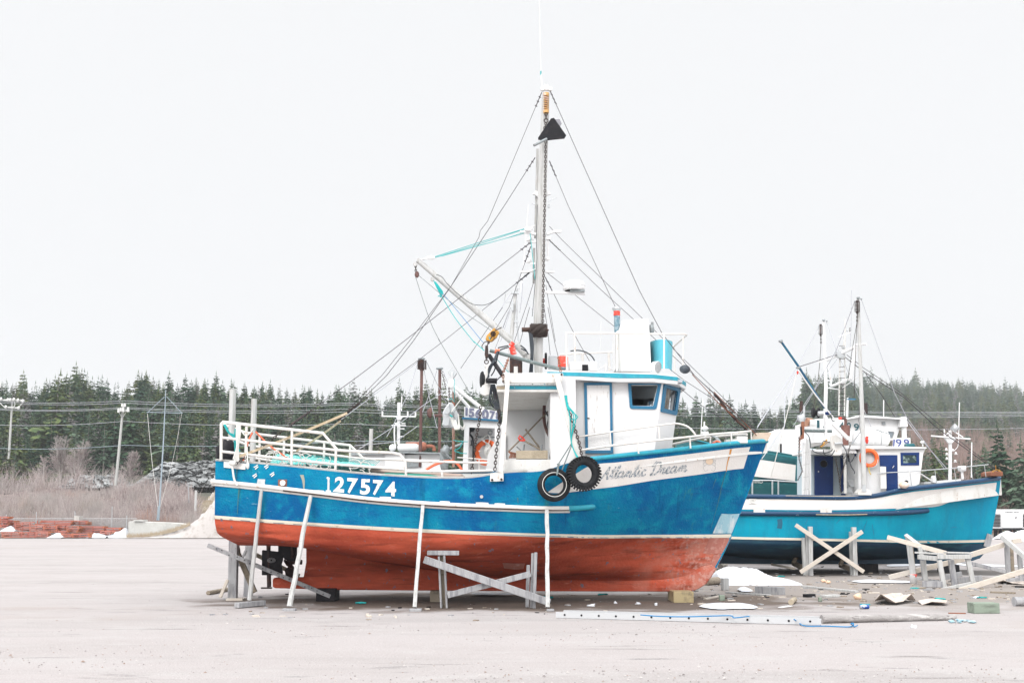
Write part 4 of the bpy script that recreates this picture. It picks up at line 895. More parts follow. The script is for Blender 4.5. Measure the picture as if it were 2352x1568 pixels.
# door
df = [(1341, 879), (1405, 879), (1408, 1041), (1344.5, 1041)]; di = [(1347.5, 885), (1399.5, 885), (1402, 1034), (1350.5, 1034)]
n = 4; Pn = [P1(x, y, YN) for x, y in df]; Pi = [P1(x, y, YN) for x, y in di]
dm_ = mat('peeling_white_door', (.76, .75, .74), .55, layers=[((.40, .36, .33), 7, .61, .66, (3.0, 1, .35), .9), ((.66, .50, .38), 5, .66, .72, (1.4, 1, .5), .8)], bump=.4)
mb = MB(); mb.slab([p + Vector((0, -.045, 0)) for p in Pi], (0, .03, 0)); dr_ = mb.build('door', dm_, boat)
mb = MB(); o1 = [p + Vector((0, -.06, 0)) for p in Pn]; i1 = [p + Vector((0, -.06, 0)) for p in Pi]; o0 = [p + Vector((0, .01, 0)) for p in Pn]; i0 = [p + Vector((0, .01, 0)) for p in Pi]
mb.add(o1 + i1 + o0 + i0, [(i, (i + 1) % 4, 4 + (i + 1) % 4, 4 + i) for i in range(4)] + [(i, (i + 1) % 4, 8 + (i + 1) % 4, 8 + i) for i in range(4)] + [(4 + i, 4 + (i + 1) % 4, 12 + (i + 1) % 4, 12 + i) for i in range(4)]); mb.build('door_frame', 'frame', boat)
mb = MB(); mb.box(P1(1351, 960, YN - .05), (.05, .03, .02)); mb.build('door_handle', 'steel', dr_)
# roof slab with turquoise band
def roofpts(y_off, grow, z):
    base = [(1257, YN - .25 - grow), (1330, YN - .25 - grow), (1420, YN - .25 - grow), (1500, YN - .25 - grow), (1555, 23.5 - grow), (1574, 24.3)]
    a = [Vector((W(x, 860, Y).x + (grow if x > 1560 else 0), Y, z)) for x, Y in base]
    return a + [Vector((p.x, 2 * YC - p.y, p.z)) for p in a[::-1]]
def sheer_roof(name, za, zb_, grow, m, arch=True):
    """slab between heights given as functions of x"""
    lo = roofpts(0, grow, 0); mb = MB(); n = len(lo)
    def zz(p, base): 
        t = (p.x - lo[0].x) / (lo[5].x - lo[0].x); return base - .055 * sm(.1, .45, t) - .03 * sm(.8, 1.0, t)
    v1 = [Vector((p.x, p.y, zz(p, za))) for p in lo]; v2 = [Vector((p.x, p.y, zz(p, zb_))) for p in lo]
    mb.add(v1 + v2, [tuple(range(n))[::-1], tuple(range(n, 2 * n))] + [(i, (i + 1) % n, (i + 1) % n + n, i + n) for i in range(n)]); return mb.build(name, m, boat)
zr0 = W(1300, 868, YN - .25).z; zr1 = W(1300, 862, YN - .25).z; zr2 = W(1300, 853.5, YN - .25).z; zr3 = W(1300, 851.5, YN - .25).z
sheer_roof('roof', zr0 - .02, zr1, 0, 'white'); sheer_roof('roof_trim', zr1 - .002, zr2, .012, 'trim'); sheer_roof('roof_top', zr2 - .002, zr3 + .015, 0, 'white')
# ---------------- aft shelter
mb = MB()
xs0, xs1 = A2(1480, 1000, 23.05).x, A2(2010, 1000, 23.05).x
zf = A2(1500, 1352, 23.05).z; zc2 = A2(1500, 575, 23.05).z; zb2 = A2(1500, 1540, 23.05).z
mb.box(((xs0 + xs1) / 2, (26.95 + 23.05) / 2, (zf + zb2) / 2), (xs1 - xs0, 3.9, zf - zb2)); mb.build('hatch_bench', 'wdirty', boat)
mb = MB(); mb.box(((xs0 + xs1) / 2 + .1, 26.92, (zc2 + zf) / 2), (xs1 - xs0 + .25, .06, zc2 - zf)); mb.box((xs1 + .05, 25.0, (zc2 + zf) / 2 + .1), (.08, 3.85, zc2 - zf + .2)); mb.build('shelter_wall', 'white', boat)
mb = MB(); zA, zB, zC_ = A2(1500, 578, 22.95).z, A2(1500, 550, 22.95).z, A2(1500, 508, 22.95).z
xa, xb_ = A2(1395, 540, 22.95).x, A2(2110, 540, 22.95).x
mb.box(((xa + xb_) / 2, 25, (zA + zB) / 2), (xb_ - xa, 4.1, zB - zA)); mb.box(((xa + xb_) / 2, 25, zC_ + .005), (xb_ - xa, 4.1, .03)); mb.build('shelter_roof', 'wdirty', boat)
mb = MB(); mb.box(((xa + xb_) / 2 + .12, 25, (zB + zC_) / 2), (xb_ - xa - .22, 4.124, zC_ - zB - .004)); mb.build('shelter_trim', 'trim', boat)
mb = MB(); mb.box((xa + .08, 25, (zB + zC_) / 2), (.18, 4.10, zC_ - zB - .006)); mb.build('shelter_corner', 'board', boat)
mb = MB(); mb.slab([A2(x, y, 26.8) for x, y in [(1270, 1480), (1290, 1300), (1390, 1110), (1500, 1070), (1500, 1500)]], (0, .05, 0)); mb.build('far_bulwark_wing', 'white', boat)
mb = MB(); mb.tube(path(A2, [(1937, 620), (1940, 740)], 26.0), .04, 10); mb.build('downpipe', 'gsteel', boat)
mb = MB(); mb.tube(smooth_path(path(A2, [(1940, 735), (1935, 850), (1945, 950), (1975, 1040), (2010, 1110)], 24.5)), .035, 8); mb.build('red_hose', 'rustpole', boat)
mb = MB()
for k in range(7): mb.tube(smooth_path(path(A2, [(1945 + k * 4, 790 + 9 * k), (1985 + 2 * k, 860 + 4 * k), (1975 + 3 * k, 950), (1990, 1000 + 6 * k)], 24.3 + .02 * k)), .012, 5)
mb.build('hose_bundle', 'hose', boat)
mb = MB(); mb.tube(path(A2, [(1895, 615), (1905, 640)], 25.5), .01, 5); mb.box(A2(1897, 668, 25.5), (.09, .09, .1)); mb.build('lamp', 'black', boat)
# gallows frame: beam, legs, foot plate
g_ = 22.86
mb = MB(); mb.slab([A3(x, y, g_ - .03) for x, y in [(725, 1132), (1760, 1132), (1768, 1175), (1740, 1305), (730, 1305), (708, 1270), (708, 1150)]], (0, .10, 0)); bevel(mb.build('gallows_beam', 'wdirty', boat), .01)
mb = MB()
for x, y in ((730, 1160), (730, 1275), (1735, 1155), (1650, 1245), (805, 1280)):
    c = A3(x, y, g_ - .035); mb.cyl(c, c + Vector((0, -.02, 0)), .022, 8)
mb.build('gallows_bolts', 'steel', boat)
mb = MB(); mb.beam(A2(1520, 430, g_ - .1), A2(1440, 1505, g_ - .1), .09, .09); bevel(mb.build('gallows_leg', 'wdirty', boat), .01)
mb = MB(); mb.beam(A2(2080, 408, g_ - .1), A2(2335, 1350, g_ - .1), .105, .08); bevel(mb.build('gallows_leg', 'wdirty', boat), .01)
mb = MB(); mb.slab([A2(x, y, 22.68) for x, y in [(1318, 1515), (1470, 1505), (1470, 1600), (1316, 1606)]], (0, .06, 0))
mb.build('gallows_foot', 'wdirty', boat); mb = MB()
for x, y in ((1340, 1588), (1447, 1582)): c = A2(x, y, 22.68); mb.cyl(c, c + Vector((0, -.02, 0)), .025, 8)
mb.build('foot_bolts', 'steel', boat)
# ---------------- forward rails
mb = MB(); r_ = .018
mb.tube(smooth_path(path(A5, [(745, 342), (1000, 303), (1300, 262), (1480, 238), (1540, 238), (1610, 262), (1665, 320)], 23.3), 4), r_, 8)
mb.tube(smooth_path(path(A5, [(760, 444), (1000, 408), (1300, 372), (1600, 340), (1800, 318), (2000, 303), (2085, 294)], None) if False else [A5(760, 444, 22.95), A5(1000, 408, 22.97), A5(1300, 372, 23.1), A5(1600, 340, 23.5), A5(1800, 318, 24.0), A5(2000, 303, 24.5), A5(2090, 293, 24.85)], 4), .023, 8)
for x, y0, y1, Y in ((1012, 303, 405, 23.15), (1385, 262, 350, 23.2), (1225, 385, 465, 23.02), (1622, 340, 425, 23.55), (1938, 308, 385, 24.3), (2090, 295, 372, 24.85), (1780, 322, 400, 26.2)): mb.tube([A5(x, y0, Y), A5(x + (6 if Y != 26.2 else 0), y1, Y)], r_, 8)
mb.tube(smooth_path([A5(1470, 400, 27.0), A5(1700, 350, 26.8), A5(1900, 330, 26.2), A5(2060, 318, 25.3)], 4), .028, 8)
mb.build('foredeck_railing', 'rail', boat)
mb = MB(); mb.slab([A8 and B8(x, y, 24.9) for x, y in [(1325, 742), (1380, 615), (1630, 605), (1562, 742)]], (0, .2, 0)); bevel(mb.build('stem_head', mat('tan_stem_timber', (.60, .48, .38), .7, layers=[((.42, .30, .22), 5, .5, .7, (1, 1, 1))], bump=.4), boat), .01)
mb = MB()
for x, y in ((955, 755), (1035, 750), (1165, 720)): mb.box(B8(x, y, 24.4), (.13 if x != 1165 else .22, .16, .10 if x != 1165 else .14))
mb.build('deck_fairleads', 'wdirty', boat)
for x, y in ((100, 850), (250, 850), (330, 850)): mb = MB(); mb.slab([B8(x - 22, y - 25, 25), B8(x + 22, y - 30, 25), B8(x + 25, y + 30, 25), B8(x - 25, y + 30, 25)], (0, .1, 0)); mb.build('deck_cleat', 'white', boat)
# ---------------- roof gear
YR = 23.4; YRF = 26.6
mb = MB()
top_r = [A4(262, 585, YR), A4(400, 594, YR), A4(980, 594, YR), A4(1600, 603, YR), A4(1900, 603, 23.6), A4(1937, 618, 24.0), A4(1762, 772, YRF)]
zz_ = top_r[0].z
mb.tube(top_r, .018, 8)
for x, Y, yb in ((285, YR, 1090), (400, YR, 1092), (975, YR, 1110), (1625, YR, 1112)): mb.tube([A4(x - (10 if x < 300 else 0) - (8 if 300 < x < 600 else 0), 590, Y), A4(x, yb, Y)], .018, 8)
mb.tube([A4(1888, 650, 24.0), A4(1884, 1050, 24.0)], .016, 8); mb.tube([A4(1762, 772, YRF), A4(1775, 1120, YRF)], .016, 8)
mb.tube([A4(190, 888, YRF), A4(560, 868, YRF), A4(955, 852, YRF)], .018, 8)
for x in (500, 862): mb.tube([A4(x, 865 if x > 600 else 872, YRF), A4(x + 12, 1110, YRF)], .03, 8)
mb.tube([A4(1762, 772, YRF), A4(955, 852, YRF)], .022, 6)
mb.build('roof_railing', 'rail', boat)
mb = MB(); fo = [(958, 1115), (950, 600), (965, 570), (1015, 540), (1040, 440), (1060, 415), (1100, 408), (1300, 395), (1405, 392), (1415, 405), (1430, 640), (1450, 1120)]
mb.slab([A4(x, y, 24.6) for x, y in fo], (0, .75, 0)); bevel(mb.build('funnel_casing', 'white', boat), .03, 3)
mb = MB(); mb.slab([A4(x, y, 24.0) for x, y in [(962, 1112), (958, 600), (1018, 590), (1035, 1115)]], (0, .12, 0)); mb.build('funnel_plank', 'wood_w', boat)
mb = MB(); mb.tube([A4(980, 575, 25), A4(975, 240, 25)], .065, 14); mb.build('exhaust_pipe', mat('blue_grey_exhaust', (.13, .24, .30), .7, layers=[((.35, .45, .5), 14, .5, .6, (1, 1, 1), .8)], bump=.8), boat)
mb = MB(); mb.tube([A4(974, 350, 25), A4(973, 288, 25)], .073, 14); mb.build('exhaust_wrap', 'redtape', boat)
mb = MB(); mb.lathe(A4(972, 290, 25), (0, 0, 1), [(0, .075), (.03, .09), (.07, .10), (.085, .09), (.088, 0)], 14); mb.build('exhaust_cap', 'galv', boat)
# aqua windscreen tank
mb = MB(); n = 18; vs = []
for j, (xl, xr, y) in enumerate([(1432, 1745, 712), (1436, 1744, 800), (1445, 1738, 1000), (1452, 1732, 1115)]):
    for i in range(n + 1):
        a = math.pi * i / n; x = (xl + xr) / 2 - (xr - xl) / 2 * math.cos(a); p = A4(x, y + (20 * (i / n) if j == 0 else 0), 25.0); vs.append((p.x, 25.1 - .55 * math.sin(a), p.z))
mb.add(vs, [(j * (n + 1) + i, j * (n + 1) + i + 1, (j + 1) * (n + 1) + i + 1, (j + 1) * (n + 1) + i) for j in range(3) for i in range(n)], True)
mb.add([vs[i] for i in range(n + 1)], [tuple(range(n + 1))]); sh = mb.build('windscreen_shell', 'aqua', boat)
mb = MB(); c = A4(1545, 1062, 23.9); mb.lathe(c + Vector((-.12, .12, .03)), (.7, -.7, -.15), [(0, .0), (.0, .07), (.05, .11), (.16, .125), (.165, .115)], 18); s_ = mb.build('spotlight', 'white', boat)
mb = MB(); mb.lathe(c + Vector((-.12, .12, .03)) + Vector((.7, -.7, -.15)).normalized() * .158, (.7, -.7, -.15), [(0, .115), (.004, 0)], 18); mb.build('lens', 'galv', s_)
mb = MB(); mb.tube([c + Vector((0, .0, -.1)), c + Vector((0, 0, -.2))], .02, 6); mb.build('spotlight_bracket', 'gsteel', boat)
mb = MB(); c = A4(1912, 1088, 24.0); mb.ball(c, (.115, .10, .095), 10, 7); mb.tube([c, A4(1905, 1145, 24.0)], .03, 8); mb.build('loudhailer', mat('slate_plastic', (.055, .07, .085), .5), boat)
mb = MB(); c = A4(1452, 540, 24.8); mb.ball(c, (.06, .08, .12), 10, 8); mb.box(c + Vector((.02, 0, .12)), (.05, .06, .08)); mb.build('deck_light', 'gsteel', boat)
mb = MB(); mb.slab([A4(x, y, 25.6) for x, y in [(320, 988), (700, 985), (705, 1105), (322, 1100)]], (0, .5, 0)); bevel(mb.build('locker', 'white', boat), .01)
mb = MB(); mb.slab([A4(x, y, 25.4) for x, y in [(35, 900), (262, 898), (268, 1095), (36, 1092)]], (0, .5, 0)); bevel(mb.build('battery_box', 'galv', boat, label='light grey upright box on the roof edge'), .01)
mb = MB(); mb.box(A4(537, 1068, 25.5), (.13, .1, .13)); mb.build('nav_lamp', 'black', boat)
mb = MB(); mb.lathe(A4(233, 1062, 24.6), (0, 0, 1), [(0, .10), (.02, .11), (.22, .11), (.24, .09)], 14); mb.build('orange_lamp', 'redtape', boat)
mb = MB(); mb.lathe(A4(233, 985, 24.6), (0, 0, 1), [(0, .09), (.04, .08), (.06, .0)], 14); mb.lathe(A4(233, 1088, 24.6), (0, 0, 1), [(0, .09), (.05, .1)], 14); mb.build('orange_lamp_cover', 'glass', boat)
mb = MB(); mb.tube(smooth_path(path(A4, [(335, 837), (440, 828), (540, 850), (620, 900), (668, 970)], 24.8)), .014, 6); mb.build('bent_hose', 'hose', boat)
mb = MB(); mb.tube([A4(820, 1040, 26.2), A4(708, 1095, 26.2)], .012, 5); mb.tube([A4(830, 1040, 26.2), A4(940, 1112, 26.2)], .012, 5); mb.tube([A4(823, 1015, 26.2), A4(823, 1112, 26.2)], .035, 8); mb.tube([A4(755, 420, 26.4), A4(738, 1080, 26.4)], .006, 4); mb.build('roof_aerial', 'white', boat)
# ---------------- mast
YM = 25.0
mast = MB()
mp_ = [(1237, 862, .085), (1236.5, 815, .105), (1236, 760, .108), (1242, 560, .105), (1246.5, 400, .10), (1253.5, 215, .088)]
vs = []; 
for x, y, r in mp_: c = W(x, y, YM); vs.append((c, r))
n = 8
for (c, r) in vs: mast.v += [c + Vector((math.cos(2 * math.pi * (k + .5) / n), math.sin(2 * math.pi * (k + .5) / n), 0)) * r * 1.05 for k in range(n)]
for j in range(len(vs) - 1):
    for k in range(n): mast.f.append((j * n + k, j * n + (k + 1) % n, (j + 1) * n + (k + 1) % n, (j + 1) * n + k)); mast.sm.append(False); mast.mi.append(0)
mast.add([mast.v[(len(vs) - 1) * n + k] for k in range(n)], [tuple(range(n))])
mo_ = mast.build('mast', 'wood_w', boat)
mb = MB(); mb.beam(A7(393, 745, YM + .12), A7(372, 1560, YM + .14), .06, .08); mb.beam(A8(1625, 500, YM + .14), A8(1620, 900, YM + .14), .05, .06); mb.build('mast_batten', 'wood_w', mo_)
mb = MB(); c = A7(472, 195, YM)
for x in (437, 508): q = A7(x, 193, YM - .02); mb.cyl(q + Vector((0, -.05, 0)), q + Vector((0, .05, 0)), .045, 12)
mb.box(c, (.16, .10, .05)); mb.tube([c + Vector((0, 0, .02)), c + Vector((0, 0, .10))], .015, 6)
for dx in (-.05, .05): mb.tube([c + Vector((dx, 0, .05)), c + Vector((dx * .4, 0, .12))], .012, 5)
mb.build('mast_head_fitting', 'white', mo_)
mb = MB(); mb.tube([A7(433, 175, YM), A7(424, 50, YM)], .012, 6); mb.tube([A7(424, 50, YM), A7(417, -160, YM), A7(408, -640, YM)], .006, 5); mb.build('whip_aerial', 'white', mo_)
mb = MB(); mb.tube([A7(422, 60, YM), A7(422, 28, YM)], .016, 6); mb.build('aerial_joint', 'teal', mo_)
def spring(name, cx, y0, y1, fn, Y, rad, m1, m2, turns=8, parent=None):
    mb = MB(); a, b = fn(cx, y0, Y), fn(cx, y1, Y)
    pts = [a.lerp(b, t / (turns * 10)) + Vector((math.cos(t * .6283), math.sin(t * .6283), 0)) * rad for t in range(turns * 10 + 1)]
    mb.tube(pts, rad * .22, 5)
    for q in (a, b): mb.cyl(q + Vector((0, 0, .03)), q - Vector((0, 0, .03)), rad * 1.2, 12)
    s_ = mb.build(name, m1, parent); mb = MB(); mb.cyl(a, b, rad * .5, 8); mb.build('spring_rod', m2, s_ if parent is boat else parent); return s_
spring('tension_spring', 470, 240, 400, A7, YM - .16, .055, mat('yellow_rusty_spring', (.65, .38, .14), .7, layers=[((.85, .6, .5), 8, .5, .6, (1, 1, 1), .8), ((.3, .12, .05), 11, .6, .68, (1, 1, 1), .8)]), 'rust', parent=boat)
# cross arms with floodlights
for pts in ([(1465, 310), (1560, 318), (1655, 342)], [(1770, 340), (1850, 308), (1937, 305)], [(1470, 770), (1570, 768), (1640, 742)], [(1752, 768), (1800, 772), (1857, 771)]):
    mb = MB(); q = path(A8, pts, YM - .02)
    for a, b in zip(q, q[1:]): mb.beam(a, b, .045 if pts[0][1] < 500 else .03, .10)
    mb.build('cross_arm', 'white', mo_)
for x0, x1, y in ((345, 395, 1155), (515, 465, 1155)): mb = MB(); mb.slab([A7(x0, y, YM), A7((x0 + x1) / 2 + 4, y - 30, YM), A7(x1, y - 25, YM), A7(x1, y + 25, YM), A7((x0 + x1) / 2, y + 5, YM)], (0, .08, 0)); mb.build('mast_floodlight', 'white', mo_)
mb = MB(); mb.slab([A7(x, y, YM - .1) for x, y in [(484, 1205), (573, 1190), (484, 1227)]], (0, .02, 0)); mb.slab([A7(x, y, YM) for x, y in [(332, 1242), (368, 1234), (368, 1256)]], (0, .02, 0)); mb.box(A7(493, 1267, YM), (.05, .05, .07)); mb.build('mast_bracket', 'galv', mo_)
for x, y in ((1575, 400), (1570, 650)):
    mb = MB(); c = A8(x, y, YM); mb.lathe(c, (-.6, -.3, .5), [(-.05, .03), (0, .06), (.04, .07), (.05, .06), (.05, 0)], 12); mb.box(A8(x + 45, y + 25, YM), (.14, .05, .04)); mb.build('mast_lamp', 'white', mo_)
mb = MB(); mb.box(A8(1790, 385, YM), (.1, .08, .06)); mb.tube([A8(1782, 400, YM), A8(1785, 600, YM)], .02, 6); mb.ball(A8(1780, 622, YM), .05, 8, 6); mb.build('mast_antenna', 'white', mo_)
# radar
mb = MB(); mb.beam(A8(1745, 1003, YM), A8(2210, 1022, YM), .05, .10); rd = mb.build('radar_arm', 'white', boat)
mb = MB(); c = A8(2083, 985, YM); mb.lathe(c, (0, 0, 1), [(0, .20), (.01, .235), (.05, .245), (.09, .25), (.14, .245), (.19, .215), (.205, .15), (.21, 0)], 28); mb.build('radome', 'white', boat)
mb = MB(); mb.torus(c + Vector((0, 0, .095)), (0, 0, 1), .25, .004, 28, 4); mb.box(A8(2120, 998, YM), (.32, .3, .04)); mb.build('radome_base', 'gsteel', boat)
# winch with coiled chain
mb = MB(); zw = A3(1340, 400, YM - .18); mb.cyl(A3(1200, 400, YM - .2), A3(1480, 400, YM - .2), .10, 20)
for x in (1195, 1485): q = A3(x, 400, YM - .2); mb.cyl(q - Vector((.01, 0, 0)), q + Vector((.01, 0, 0)), .135, 20)
mb.cyl(A3(1050, 385, YM - .2), A3(1170, 385, YM - .2), .05, 14); mb.cyl(A3(1165, 390, YM - .2), A3(1200, 395, YM - .2), .065, 10); mb.cyl(A3(1480, 392, YM - .2), A3(1515, 392, YM - .2), .02, 8)
mb.build('chain_winch', 'steel', boat)
mb = MB(); a, b = A3(1212, 400, YM - .2), A3(1472, 400, YM - .2); L_ = (b - a).length; pts = []
for i in range(12 * 26): t = i / (12 * 26); an = t * 12 * 2 * math.pi; pts.append(a + Vector((L_ * t, math.cos(an) * .125, math.sin(an) * .125)))
mb.chainlinks(pts, .085, .013, 4); mb.build('wound_chain', 'chain', boat)
mb = MB(); mb.chainlinks([A7(467, 668, YM - .2), A8(1740, 400, YM - .2), A8(1733, 900, YM - .2), A8(1727, 1340, YM - .2), A3(1413, 305, YM - .2)], .075, .0075, 5)
tag(mb.build('hanging_chain', 'chain'), 'long dark chain hanging down the front of the tall white mast', 'chain')
# black triangular plate near the mast head
pl = thing('steel_plate', 'black triangular steel plate with a pipe stub hanging near the mast head', 'steel plate', tuple(A7(520, 660, YM - .3)))
mb = MB(); mb.slab([A7(x, y, YM - .33) for x, y in [(515, 462), (543, 457), (655, 617), (637, 645), (455, 664), (398, 655), (396, 640)]], (0, .03, 0)); mb.build('plate', 'black', pl)
mb = MB(); mb.slab([A7(x, y, YM - .1) for x, y in [(552, 470), (595, 468), (613, 508), (600, 530), (560, 520)]], (0, .03, 0)); mb.build('fin', mat('grey_primer', (.30, .30, .33), .6), pl)
mb = MB(); mb.tube([A7(475, 650, YM - .36), A7(358, 710, YM - .5)], .03, 12); mb.build('pipe_stub', 'gsteel', pl)
mb = MB(); mb.chainlinks([A7(470, 405, YM - .18), A7(470, 470, YM - .2)], .09, .014); mb.torus(A7(470, 483, YM - .22), (0, 1, 0), .045, .013, 16, 6); mb.chainlinks([A7(468, 500, YM - .22), A7(462, 530, YM - .24), A7(430, 640, YM - .3)], .07, .011); mb.build('shackle', 'chain', pl)
# boom
mb = MB(); a, b = A8(285, 640, 24.5), A3(1110, 800, 24.85); mb.tube([a, b], [.045, .065], 10)
a2, b2 = A8(330, 655, 24.6), A8(1360, 1530, 24.8); mb.tube([a2, b2], [.035, .045], 8); mb.cyl(A3(950, 625, 24.7), A3(1095, 800, 24.8), .075, 14)
for x, y in ((262, 685), (300, 640), (458, 855)): q = A8(x, y, 24.5); mb.cyl(q - Vector((0, .03, 0)), q + Vector((0, .03, 0)), .045, 12)
mb.box(A3(1150, 845, 24.85), (.22, .12, .12)); mb.build('boom', 'wood_w', boat)
# pole and brace of the hauling gear
mb = MB(); mb.tube(path(A3, [(500, 745), (620, 775), (1250, 950), (1700, 1060)], 23.6), .038, 10); mb.build('hauler_pole', 'pipe', boat)
mb = MB(); mb.tube([A3(490, 830, 23.6), A3(715, 1165, 23.0)], .045, 10); mb.build('hauler_brace', 'black', boat)
mb = MB()
for x in (605, 645): q = A3(x, 755, 23.6); mb.tube([q - Vector((.02, 0, .0)), q + Vector((.02, 0, -.012))], .052, 12)
mb.build('orange_bands', 'orope', boat)
mb = MB(); q0_, q1_ = C5(1190, 1110, 24.9), C5(1190, 780, 24.9); mb.cyl(q0_, q1_, .14, 20); mb.build('black_drum', 'steel', boat, label='dark upright drum behind the gallows beam')
mb = MB(); mb.slab([C5(x, y, 24.2) for x, y in [(1140, 1110), (1140, 965), (1230, 965), (1230, 1110)]], (0, .05, 0)); mb.build('drum_post', 'wdirty', boat)
mb = MB(); q = C5(1870, 840, 25.2); mb.lathe(q - Vector((.02, 0, 0)), (1, 0, 0), [(0, 0), (0, .17), (.03, .19), (.05, .17), (.05, 0)], 20); mb.build('winch_wheel', 'black', boat)
mb = MB(); q = C5(1800, 840, 25.2); mb.cyl(q - Vector((.06, 0, 0)), q + Vector((.06, 0, 0)), .06, 14); mb.build('winch_hub', 'redtape', boat)
HS = []
def hose_(p, r, n): HS.append((p, r))
for k in range(5): hose_(smooth_path([A3(1175 + 12 * k, 430, 24.7), A3(1195 + 14 * k, 640, 24.6), A3(1205 + 10 * k, 850, 24.5), A3(1180 + 14 * k, 1120, 24.5)], 5), .011, 5)
for pts in ([(1030, 655), (1110, 720), (1165, 810)], [(640, 700), (720, 680), (820, 660)], [(650, 750), (740, 710), (830, 685)], [(1040, 710), (1100, 740), (1140, 760)]): hose_(smooth_path(path(A3, pts, 24.2), 5), .014, 5)
for k in range(4): hose_(smooth_path([A3(650 - 8 * k, 760, 23.5), A3(600 - 14 * k, 900 + 8 * k, 23.3), A3(520 - 14 * k, 1050, 23.3), A3(460 + 8 * k, 1220 - 6 * k, 23.3)], 5), .014, 5)
hose_(smooth_path(path(A3, [(655, 755), (620, 900), (580, 1080), (520, 1180)], 23.4), 5), .014, 5); hose_(smooth_path(path(A3, [(620, 1260), (660, 1215), (700, 1190)], 23.2), 5), .012, 5)
for k in range(5): hose_(smooth_path([A2(1330 + 9 * k, 490, 23.3), A2(1315 + 22 * k, 640, 23.3), A2(1395 + 8 * k, 780, 23.2), A2(1425 + 5 * k, 950, 23.2)], 5), .013, 5)
hose_(smooth_path(path(A2, [(1350, 500), (1310, 640), (1340, 740), (1410, 790), (1440, 900)], 23.3), 6), .015, 5)
for p, r in HS: mb = MB(); mb.tube(p, r, 5); mb.build('hydraulic_hose', 'hose', boat)

mb = MB(); mb.tube(smooth_path(path(A2, [(1335, 500), (1370, 590), (1395, 660)], 23.4), 5), .035, 8); mb.build('red_sleeve', 'rustpole', boat)
mb = MB(); mb.cyl(C5(1130, 420, 23.9), C5(1065, 500, 23.9), .05, 12); mb.cyl(C5(1095, 520, 23.9), C5(1140, 690, 23.9), .065, 12); mb.build('red_wrapped_valve', 'redtape', boat)
# net pile and strakes in the stern
mb = MB(); nz_ = []
xg = [620 + i * 6.1 for i in range(40)]; vs = []; 
for j in range(14):
    for i, x in enumerate(xg):
        t = i / 39; top_ = 1036 + 30 * t + 6 * noise.noise(Vector((i * .35, j, 0))); Y = 24.2 + j * .18; hgt = math.sin(math.pi * min(1, .12 + j / 13 * .9))
        p = P1(x, 1078 + (top_ - 1078) * hgt, 24.2); vs.append(Vector((p.x, Y, p.z + .05 * noise.noise(Vector((i * .8, j * .8, 2))))))
mb.add(vs, [(j * 40 + i, j * 40 + i + 1, (j + 1) * 40 + i + 1, (j + 1) * 40 + i) for j in range(13) for i in range(39)], True)
tag(mb.build('fishing_net', 'net'), 'heap of teal fishing net in the stern of the blue boat', 'net')
mb = MB(); rn = random.Random(4)
for k in range(34):
    x = rn.uniform(622, 860); y = 1040 + 28 * (x - 620) / 240 + rn.uniform(-2, 24); c = P1(x, y, 24.1 - rn.uniform(0, .2)); r0 = rn.uniform(.05, .12)
    mb.tube([c + Vector((math.cos(a) * r0 * 1.6, 0, math.sin(a) * r0)) for a in [i * .5 + k for i in range(rn.randint(5, 12))]], .011, 4)
mb.build('net_rope', 'wrope', label='white and pale rope loops lying over the teal net heap', cat='rope')
# net mesh hung between the rails
mb = MB(); u = 0
for k in range(46):
    x = 880 + k * 16; mb.tube([A1(x, 770 + .09 * (x - 860), 26.6), A1(x + 120, 900 + .07 * (x - 860), 26.6)], .005, 3, cap=False); mb.tube([A1(x + 120, 770 + .09 * (x - 860), 26.62), A1(x, 900 + .07 * (x - 860), 26.62)], .005, 3, cap=False)
mb.build('net_curtain', 'teal', label='teal net stretched inside the far stern railing', cat='net')
mb = MB(); mb.slab([B6(x, y, 25.5) for x, y in [(310, 1262), (1380, 1322), (1380, 1340), (310, 1290)]], (0, 1.2, 0)); mb.slab([B6(x, y, 25.2) for x, y in [(480, 1318), (1400, 1340), (1400, 1352), (480, 1345)]], (0, .5, .0)); mb.build('deck_planks', mat('pinkish_planks', (.62, .50, .44), .8, layers=[((.4, .3, .25), 5, .5, .7, (.3, 1, 3))]), boat)
mb = MB(); mb.slab([B6(x, y, 25.0) for x, y in [(500, 1310), (1000, 1328), (1100, 1345), (470, 1352)]], (0, .4, 0)); mb.build('green_tarp', mat('green_tarp', (.05, .42, .33), .6), label='green tarpaulin strip on the deck of the blue boat', cat='tarpaulin')
mb = MB(); mb.tube(smooth_path(path(B6, [(975, 1275), (1080, 1215), (1200, 1180), (1290, 1185), (1350, 1225), (1395, 1300)], 25.8), 5), .03, 8); tag(mb.build('hose', 'orope'), 'pinkish red hose arched over the deck behind the near rail', 'hose')
mb = MB(); mb.tube(smooth_path(path(A1, [(500, 550), (640, 690), (800, 800), (1000, 920)], 24.4), 4), .02, 6); mb.tube(smooth_path(path(A1, [(470, 560), (430, 640), (380, 840)], 24.4), 4), .02, 6)
tag(mb.build('rope', 'orope'), 'orange rope running down from the tall stern post', 'rope')
mb = MB()
for k in range(5): mb.tube(smooth_path(path(A1, [(345 - 8 * k, 470), (350 - 10 * k, 560 + 10 * k), (330 - 4 * k, 700), (335 - 14 * k, 860 - 10 * k)], 22.9 - .01 * k), 5), .014, 5)
mb.tube(smooth_path(path(A1, [(265, 860), (275, 930), (290, 1020), (320, 1080)], 22.85), 5), .022, 6); mb.tube(smooth_path(path(A1, [(350, 530), (400, 590), (450, 560), (480, 520)], 23.5), 5), .014, 5)
mb.ball(A1(422, 885, 22.85), (.035, .035, .07), 8, 6); mb.tube([A1(415, 700, 22.9), A1(422, 870, 22.88)], .014, 5); mb.ball(A1(275, 860, 22.86), (.08, .05, .05), 10, 6, jit=.5)
